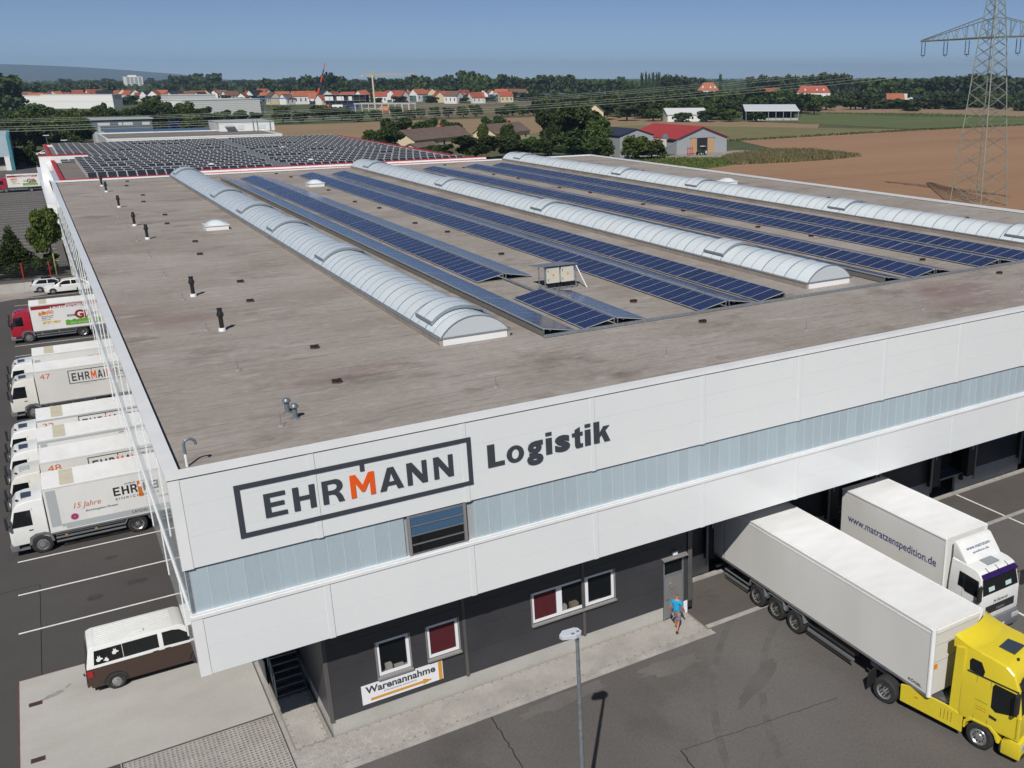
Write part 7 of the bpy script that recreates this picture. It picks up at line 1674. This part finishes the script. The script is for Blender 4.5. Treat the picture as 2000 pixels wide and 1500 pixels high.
# ================================================================ farm
def gable(name, loc, rz, L, W, hw, hr, wallm, roofm, label, cat="house", group=None, ov=0.4, wins=0, chim=False, winm=None, hip=False):
    """gabled building: ridge along local x, length L, width W, eaves hw, ridge hr"""
    t = empty(name, loc, rz, label, cat, group)
    if hip:
        B("wall", wallm, t, -L/2, L/2, -W/2, W/2, 0, hw)
        e, f, q = L/2+ov, W/2+ov, L/2-W*0.38
        ro = MB().add([(-e, -f, hw), (e, -f, hw), (e, f, hw), (-e, f, hw), (-q, 0, hr), (q, 0, hr)], [(0, 1, 5, 4), (1, 2, 5), (2, 3, 4, 5), (3, 0, 4), (0, 3, 2, 1)]).build("roof", roofm, t)
        for k in (-0.25, 0.1, 0.3): B("dormer", wallm, ro, L*k-0.8, L*k+0.8, -W*0.36, -W*0.1, hw+0.5, hw+(hr-hw)*0.55)
        B("chimney", dec_red, ro, L*0.15, L*0.15+0.8, -0.4, 0.4, hr-0.8, hr+1.2)
        for k in range(wins):
            xw = -L/2+(k+0.5)*L/wins
            for s in (-1, 1): B("window", car_glass, t, xw-0.6, xw+0.6, s*W/2-0.03, s*W/2+0.03, hw*0.35, hw*0.75)
        return t
    MB().prism([(-W/2, 0), (W/2, 0), (W/2, hw), (0, hr), (-W/2, hw)], 0, -L/2, L/2).build("wall", wallm, t)
    sl = (hr-hw)/(W/2); r_ = MB(); e = W/2+ov
    r_.prism([(-e, hw-ov*sl+0.02), (0, hr+0.02), (e, hw-ov*sl+0.02), (e, hw-ov*sl+0.25), (0, hr+0.25), (-e, hw-ov*sl+0.25)], 0, -L/2-ov, L/2+ov)
    ro = r_.build("roof", roofm, t)
    if chim: B("chimney", dec_red, ro, L*0.2, L*0.2+0.7, -0.35, 0.35, hr-0.6, hr+1.0)
    wm = winm or car_glass
    for k in range(wins):
        xw = -L/2+(k+0.5)*L/wins
        for s in (-1, 1): B("window", wm, t, xw-0.5, xw+0.5, s*W/2-0.03, s*W/2+0.03, hw*0.35, hw*0.75)
    return t
rfr = M("barn_red_roof", (0.36, 0.045, 0.045), 0.55, col2=(0.32, 0.04, 0.042), scale=0.2)
gmet = M("barn_grey_metal", (0.36, 0.385, 0.41), 0.5, col2=(0.32, 0.345, 0.37), scale=3, stretch=(4, 4, 0.1))
ba = gable("barn", (174.3, 239.0, 0), PI/2, 28, 19.0, 4.7, 8.0, gmet, rfr, "grey metal barn with bright red roof and open doorway by the field", "barn", ov=0.6)
dwood = M("door_wood", (0.50, 0.33, 0.19), 0.8, col2=(0.44, 0.28, 0.16), scale=2, stretch=(6, 6, 0.2))
B("doorway", interior, ba, -14.06, -13.9, -2.0, 2.0, 0, 4.6)
for a, b in ((2.05, 4.4), (-4.6, -2.05)): B("door_leaf", dwood, ba, -14.2, -14.07, a, b, 0.1, 4.7)
B("door_rail", rib_m, ba, -14.25, -14.07, -4.8, 4.6, 4.71, 4.85)
bn = gable("barn_annex", (150.0, 236.0, 0), PI/2, 24, 11.5, 6.2, 8.0, gmet, solar_dark, "tall grey metal annex with dark solar roof left of the red barn", "barn", ov=0.3)
B("link_wall", gmet, bn, -11.8, 8, -10.2, -5.75, 0, 4.6); B("link_roof", white_trim, bn, -12.1, 8.3, -10.2, -5.76, 4.601, 4.85); B("doorway", interior, bn, -11.9, -11.81, -10.1, -8.6, 0, 3.4)
si = empty("dust_filter", (157.6, 221.5, 0), 0, "pale farm machine with round fan housing against the barn annex", "machine")
B("body", cream, si, -0.9, 0.9, -0.8, 0.8, 2.6, 5.0, bevel=0.1); MB().lathe([(0.0, -0.5), (0.9, -0.45), (1.0, 0.0), (0.9, 0.45), (0.0, 0.5)], 16, 1, (0.9, 0, 5.6)).build("fan_housing", galv, si, smooth=True)
for a in (-0.8, 0.8): MB().tube((a, -0.7, 0), (a, -0.7, 2.6), 0.08).build("leg", galv, si); MB().tube((a, 0.7, 0), (a, 0.7, 2.6), 0.08).build("leg", galv, si)
MB().tube((0.5, -0.9, 2.8), (5.2, -1.0, 4.6), 0.18).build("auger", rib_m, si)
tg = M("tractor_green", (0.02, 0.085, 0.03), 0.4)
tc_ = empty("tractor", (170.6, 219.5, 0.06), R(200), "green farm tractor with red front implement by the barn", "tractor")
MB().box(0.2, 2.2, -0.35, 0.35, 0.9, 1.5).build("bonnet", tg, tc_, bevel=0.1); B("cab_frame", tg, tc_, -0.9, 0.2, -0.6, 0.6, 0.9, 1.5); MB().prism([(-0.9, 1.5), (0.3, 1.5), (0.15, 2.5), (-0.8, 2.5)], 1, -0.6, 0.6).build("cab_glass", car_glass, tc_); B("cab_roof", sign_white, tc_, -0.95, 0.3, -0.68, 0.68, 2.5, 2.62)
for s in (-1, 1): wheel(tc_, -0.6, s*0.85, 0.8, 0.45, s, sign_white, dish=False); wheel(tc_, 1.7, s*0.75, 0.5, 0.3, s, sign_white, dish=False)
im = empty("hay_tedder", (165.8, 219.0, 0.06), 0, "red folded farm implement beside the tractor", "implement")
for a in range(4): MB().tube((-0.9+a*0.6, 0, 0.2), (-0.9+a*0.6, 0.2, 2.6), 0.09).build("tine_arm", red_trim, im)
MB().tube((-1.2, 0, 0.6), (1.6, 0, 0.6), 0.12).build("beam", red_trim, im); MB().tube((-1.0, 0.1, 2.1), (1.2, 0.1, 2.1), 0.08).build("beam", red_trim, im)
brn = M("brown_tile", (0.165, 0.115, 0.095), 0.8, col2=(0.12, 0.085, 0.075), scale=0.6)
crm = M("cream_wall", (0.60, 0.52, 0.36), 0.85)
fa = math.atan2(45, 60)
gable("farmhouse", (114, 300, 0), fa, 34, 10, 3.4, 6.4, crm, brn, "long cream farmhouse with brown tiled roof among the bushes", wins=7, chim=True)
gable("farmhouse", (148, 318.5, 0), fa, 26, 9, 3.4, 6.4, crm, brn, "smaller brown-roofed farmhouse end showing its cream gable", wins=4, chim=True)
gable("shed", (101, 272, 0), fa, 12, 5, 2.4, 3.4, crm, brn, "small brown-roofed shed at the end of the showroom", "shed")
# open cattle shed with pale roof
os_ = empty("open_shed", (350, 412, 0), R(-34), "open-sided shed with a wide white roof at the edge of the field", "shed")
MB().prism([(-12.5, 4.9), (12.5, 7.6), (12.5, 7.9), (-12.5, 5.2)], 0, -15, 15).build("roof", white_trim, os_)
for k in range(8): B("post", galv, os_, -14.5+k*4.1, -14.1+k*4.1, -12.2, -11.8, 0, 4.9); B("post", galv, os_, -14.5+k*4.1, -14.1+k*4.1, 11.5, 11.9, 0, 6.2)
B("back_wall", interior, os_, -14.8, 14.8, 11.91, 12.1, 0, 6.1); B("parapet", concrete, os_, -8, 14.5, -11.7, -11.5, 0, 1.3); B("side_wall", interior, os_, -14.9, -14.7, -8, 11.8, 0, 5)
whm = M("far_white_wall", (0.72, 0.73, 0.72), 0.7); whr = M("far_pale_roof", (0.55, 0.57, 0.57), 0.7)
gable("white_hall", (301, 426, 0), R(-20), 22, 17, 3.6, 6.6, whm, whr, "white hall with pale roof half hidden by the hedge", "hall", wins=4)
gable("farmhouse", (262, 455, 0), R(60), 14, 9, 5.0, 8.8, crm, brn, "cream house with brown roof among trees behind the brown field")

# ================================================================ town behind the motorway
redA = M("tile_red", (0.30, 0.075, 0.042), 0.8, col2=(0.235, 0.055, 0.032), scale=0.4, rnd=0.2)
redB = M("tile_orange", (0.36, 0.115, 0.055), 0.8, col2=(0.29, 0.09, 0.045), scale=0.4, rnd=0.15)
tbr = M("tile_brown", (0.16, 0.085, 0.062), 0.8, col2=(0.12, 0.065, 0.05), scale=0.4, rnd=0.2)
rr = random.Random(21)
for i, (x, y, rz, W, L) in enumerate(HOUSES):
    r_ = rr.random(); rm_, nm = ((redA, "red") if r_ < 0.5 else (redB, "orange") if r_ < 0.74 else (tbr, "brown") if r_ < 0.92 else (solar_dark, "solar"))
    hw = rr.uniform(4.5, 7.5)
    gable("village_house", (x, y, 0), R(rz), L, W, hw, hw+W*0.42, whm if rr.random() < 0.7 else crm, rm_, "village house with a %s roof, %s from the left in the far village" % (nm, ordinal(i+1)), "house", "houses of the far village", wins=3)
for (x, y, rz, L, W, hw, hr, rm_, lb) in ((690, 959, -35, 26, 20, 8, 17, redB, "large red hipped house standing out above the trees on the right"), (717, 878, -40, 34, 11, 4, 11, redA, "long red-roofed farm on the right before the skyline"), (726, 810, -40, 36, 12, 6.5, 14, redA, "red-roofed mansion nearest the pylon wires"), (609, 572, -35, 14, 10, 4.5, 9.5, redB, "lone orange-roofed house left of the pylon"), (585, 585, -35, 12, 8, 3.5, 7, tbr, "brown-roofed barn beside the lone orange-roofed house"), (655, 590, 20, 26, 10, 5, 6.5, solar_dark, "low hall with dark blue roof right of the lone orange house")):
    gable("country_house", (x, y, 0), R(rz), L, W, hw, hr, whm, rm_, lb, "house", wins=5, hip=(L > 20 and rm_ != solar_dark))
B("sign_tower", whm, None, -2, 2, -2, 2, 0, 9).location = (636, 588, 0); tag(bpy.data.objects["sign_tower"], "small white tower beside the low blue-roofed hall", "tower")
def hall(name, x, y, rz, L, W, H, mat, label, rib=0):
    t = empty(name, (x, y, 0), rz, label, "hall"); B("wall", mat, t, -L/2, L/2, 0, W, 0, H); B("roof", whr, t, -L/2-0.2, L/2+0.2, -0.2, W+0.2, H+0.002, H+0.4)
    for k in range(rib): B("cladding_line", joint_grey, t, -L/2, L/2, -0.05, -0.01, H*(k+1)/(rib+1), H*(k+1)/(rib+1)+0.12)
    return t
hall("white_hall", 39, 907, R(-38), 60, 12, 10.5, bm_ if False else whm, "long white hall in front of the village on the left", 1)
hall("white_hall", 108, 668, R(21), 52, 34, 9.6, whm, "big white ribbed hall right of centre left behind the trees", 7)
hall("grey_hall", 98, 720, R(10), 30, 16, 12.0, whr, "taller pale grey block behind the ribbed white hall", 0)
hall("long_block", 6, 985, R(-30), 48, 12, 9, whm, "long brown-roofed apartment row at far left", 1)
st_ = empty("stair_tower", (134, 682, 0), R(21), "lattice stair tower at the corner of the ribbed white hall", "stair")
for a in (-1.5, 1.5):
    for b in (-1.5, 1.5): MB().tube((a, b, 0), (a, b, 10), 0.15, n=5).build("post", rib_m, st_)
for k in range(6): MB().tube((-1.5, -1.5, k*1.6), (1.5, -1.5, k*1.6+1.6), 0.2, n=4).build("flight", rib_m, st_)
hi = empty("high_rise", (210, 2345, 0), R(10), "white high-rise block on the left skyline", "building")
B("wall", whm, hi, -16, 16, 0, 20, 0, 27); B("roof_house", whm, hi, -8, 6, 4, 14, 27.01, 30)
for k in range(6):
    for j in range(4): B("window", rib_m, hi, -14.5+j*7.6, -9.5+j*7.6, -0.3, -0.05, 3+k*4, 5.2+k*4)
# noise barrier along the motorway
nb = empty("noise_barrier", (326.2, 959.8, 0), math.atan2(1012.3-959.8, 580.9-326.2), "long noise barrier of teal, grey and dark panels along the motorway", "barrier")
cols_ = [M("barrier_teal", (0.10, 0.20, 0.22), 0.6), M("barrier_grey", (0.24, 0.30, 0.32), 0.6), M("barrier_dark", (0.03, 0.045, 0.055), 0.6), M("barrier_green", (0.10, 0.19, 0.14), 0.6)]
rr = random.Random(3); b = MB()
for i in range(72):
    for j in range(4): b.box(-20+i*4.0, -20+i*4.0+3.9, -0.1, 0.1, 0.6+j*1.35, 0.6+j*1.35+1.3, rr.randint(0, 3))
tag(b.build("panel", cols_, nb, fixn=False), kind='stuff')
B("footing", road_m, nb, -20, 268, -0.3, 0.3, 0, 0.59)
# building site
cf = empty("concrete_frame", (186, 650, 0), R(-37), "unfinished concrete frame of columns and beams on the building site", "building")
for k in range(9):
    for r_ in (0, 12): B("column", concrete, cf, k*4.6, k*4.6+0.6, r_, r_+0.6, 0, 6.0)
for r_ in (0, 12): B("beam", concrete, cf, -0.5, 38, r_-0.1, r_+0.7, 6.01, 6.8)
B("slab", concrete, cf, 4, 30, 1, 11.5, 3.0, 3.4)
bw = empty("half_clad_block", (222, 862, 0), R(-30), "half-finished dark and white block on the building site", "building")
B("wall", interior, bw, -2, 32, 0, 14, 0, 9.0); 
for a, b_ in ((-2, 5), (8, 14), (18, 21)): B("cladding", whm, bw, a, b_, -0.3, -0.05, 3.5, 8.0)
for z in (0.1, 4.2, 9.01): B("scaffold_deck", galv, bw, -3, 33, -1.6, -0.4, z, z+0.3)
for k in range(8): MB().tube((-3+k*5.1, -1.5, 0), (-3+k*5.1, -1.5, 10), 0.12, n=4).build("scaffold_pole", galv, bw)
brf = empty("blue_canopy", (176, 868, 0), R(-20), "flat bright blue canopy roof behind the white hall", "canopy")
B("roof", M("canopy_blue", (0.03, 0.16, 0.42), 0.5), brf, -14, 16, 0, 12, 6.2, 6.9)
for k in range(5): B("post", galv, brf, -13+k*6.8, -12.6+k*6.8, 0.3, 0.7, 0, 6.19)
for i, (x, y, m_, lb) in enumerate(((196, 770, dec_orange, "orange container on the building site"), (205, 765, sign_white, "white container on the building site"), (215, 760, dec_blue, "blue container on the building site"), (222, 700, dec_orange, "orange site cabin beside the concrete frame"))):
    o = empty("container", (x, y, 0), R(-30), lb, "container"); B("body", m_, o, -4, 4, -1.2, 1.2, 0.1, 3.2)
    for k in range(4): B("rib", m_, o, -3.6+k*2.3, -3.4+k*2.3, -1.27, -1.201, 0.2, 3.1)
mcr = empty("mobile_crane", (233, 947, 0), 0, "mobile crane with a long blue and red telescopic boom", "crane")
B("carrier", dec_blue, mcr, -6, 6, -1.4, 1.4, 0.8, 2.4); 
for k in range(4): wheel(mcr, -4.5+k*3, -1.2, 0.8, 0.5, -1); wheel(mcr, -4.5+k*3, 1.2, 0.8, 0.5, 1)
p0 = Vector((0, 0, 3)); p1 = Vector((10.5, -6, 36)); nsg = 6
for k in range(nsg):
    a, b_ = p0.lerp(p1, k/nsg), p0.lerp(p1, (k+1)/nsg)
    MB().tube(a, b_, 0.95-0.09*k, 0.95-0.09*k, n=4).build("boom_section", dec_blue if k % 2 == 0 else sign_orange, mcr)
twc = empty("tower_crane", (231.8, 758.6, 0), R(-28), "slender tower crane with yellow jib over the building site", "crane")
tcm = M("crane_pale", (0.52, 0.50, 0.38), 0.6); tcy = M("crane_yellow", (0.55, 0.33, 0.06), 0.6)
MB().tube((0, 0, 0), (0, 0, 24.5), 0.75, 0.75, n=4).build("mast", tcm, twc)
jb = MB().tube((-8, 0, 24.8), (34, 0, 26.0), 0.35, 0.25, n=4).tube((0, 0, 24.5), (-2.5, 0, 28.5), 0.3, 0.2, n=4).tube((-2.5, 0, 28.5), (16, 0, 25.6), 0.08, n=4).tube((-2.5, 0, 28.5), (-8, 0, 25), 0.08, n=4)
jb.build("jib", tcy, twc); B("counterweight", concrete, twc, -8.5, -6.5, -0.7, 0.7, 23.6, 24.8); B("cab", tcy, twc, 0.3, 1.8, -0.8, 0.8, 23.6, 25.4)
# a few vehicles far away on the roads
def far_van(x, y, z, rz, m_, lb, L=6.0, H=2.6, W=2.0, cat="van"):
    t = empty("far_" + cat, (x, y, z), rz, lb, cat); 
    MB().prism([(-L/2, 0.5), (L/2, 0.5), (L/2, 1.2), (L/2-0.8, H*0.55), (L/2-1.5, H), (-L/2, H)], 1, -W/2, W/2).build("body", m_, t, bevel=0.08)
    for xx in (-L/2+1.1, L/2-1.0):
        for s in (-1, 1): wheel(t, xx, s*(W/2-0.12), 0.4, 0.25, s)
far_van(520, 905, 0.1, 0, veh_white, "white van driving on the motorway before the noise barrier")
far_van(757, 592, 0.1, R(166), veh_white, "white tank lorry on the road behind the pylon", 13, 3.6, 2.5, "lorry")
far_van(655, 627, 0.1, R(165), veh_white, "small white van on the road beyond the green crop")
far_van(600, 660, 0.1, R(165), dec_blue, "blue and white lorry behind the roadside hedge", 10, 3.4, 2.5, "lorry")
bs = empty("blue_sign", (632, 606, 0), R(30), "blue motorway sign beside the road on the right", "sign"); B("panel", dec_blue, bs, -2, 2, -0.1, 0.1, 2, 7); B("post", galv, bs, -1.5, -1.3, 0.11, 0.3, 0, 2.0); B("post", galv, bs, 1.3, 1.5, 0.11, 0.3, 0, 2.0)

# ================================================================ hills and air
hillm = M("hill_forest", (0.035, 0.055, 0.03), 0.95, col2=(0.05, 0.07, 0.035), scale=0.004, coords='World')
hb = MB(); prev = None; N_ = 60
for i in range(N_+1):
    a = -0.45+i/N_*0.75; d = 14000
    t_ = i/N_
    h = 250*max(0.0, 1-((t_-0.35)/0.47)**2)**0.8*(1+0.04*math.sin(9*t_)+0.02*math.sin(31*t_)) if abs(t_-0.35) < 0.47 else 0
    f = (CAM.x+(d-2500)*math.sin(a), CAM.y+(d-2500)*math.cos(a), -1); m_ = (CAM.x+d*math.sin(a), CAM.y+d*math.cos(a), h); bk = (CAM.x+(d+2500)*math.sin(a), CAM.y+(d+2500)*math.cos(a), -1)
    if prev: hb.quad(prev[0], f, m_, prev[1]); hb.quad(prev[1], m_, bk, prev[2])
    prev = (f, m_, bk)
tag(hb.build("hills", hillm, None, smooth=80), kind='structure')

hz_ = MB().box(-7200, 17700, -2700, 17700, -4, 300).build("haze", [], None)
hm = bpy.data.materials.new("haze"); hm.use_nodes = True
hm.node_tree.nodes.clear()
pv_ = hm.node_tree.nodes.new("ShaderNodeVolumePrincipled"); ho = hm.node_tree.nodes.new("ShaderNodeOutputMaterial")
pv_.inputs["Color"].default_value = (0.46, 0.66, 0.95, 1); pv_.inputs["Density"].default_value = 0.000078; pv_.inputs["Anisotropy"].default_value = 0.0
hm.node_tree.links.new(pv_.outputs[0], ho.inputs["Volume"])
hz_.data.materials.append(hm)
tag(hz_, "thin bluish summer haze over the plain", "haze", kind='stuff')
print("objects", len(bpy.data.objects))
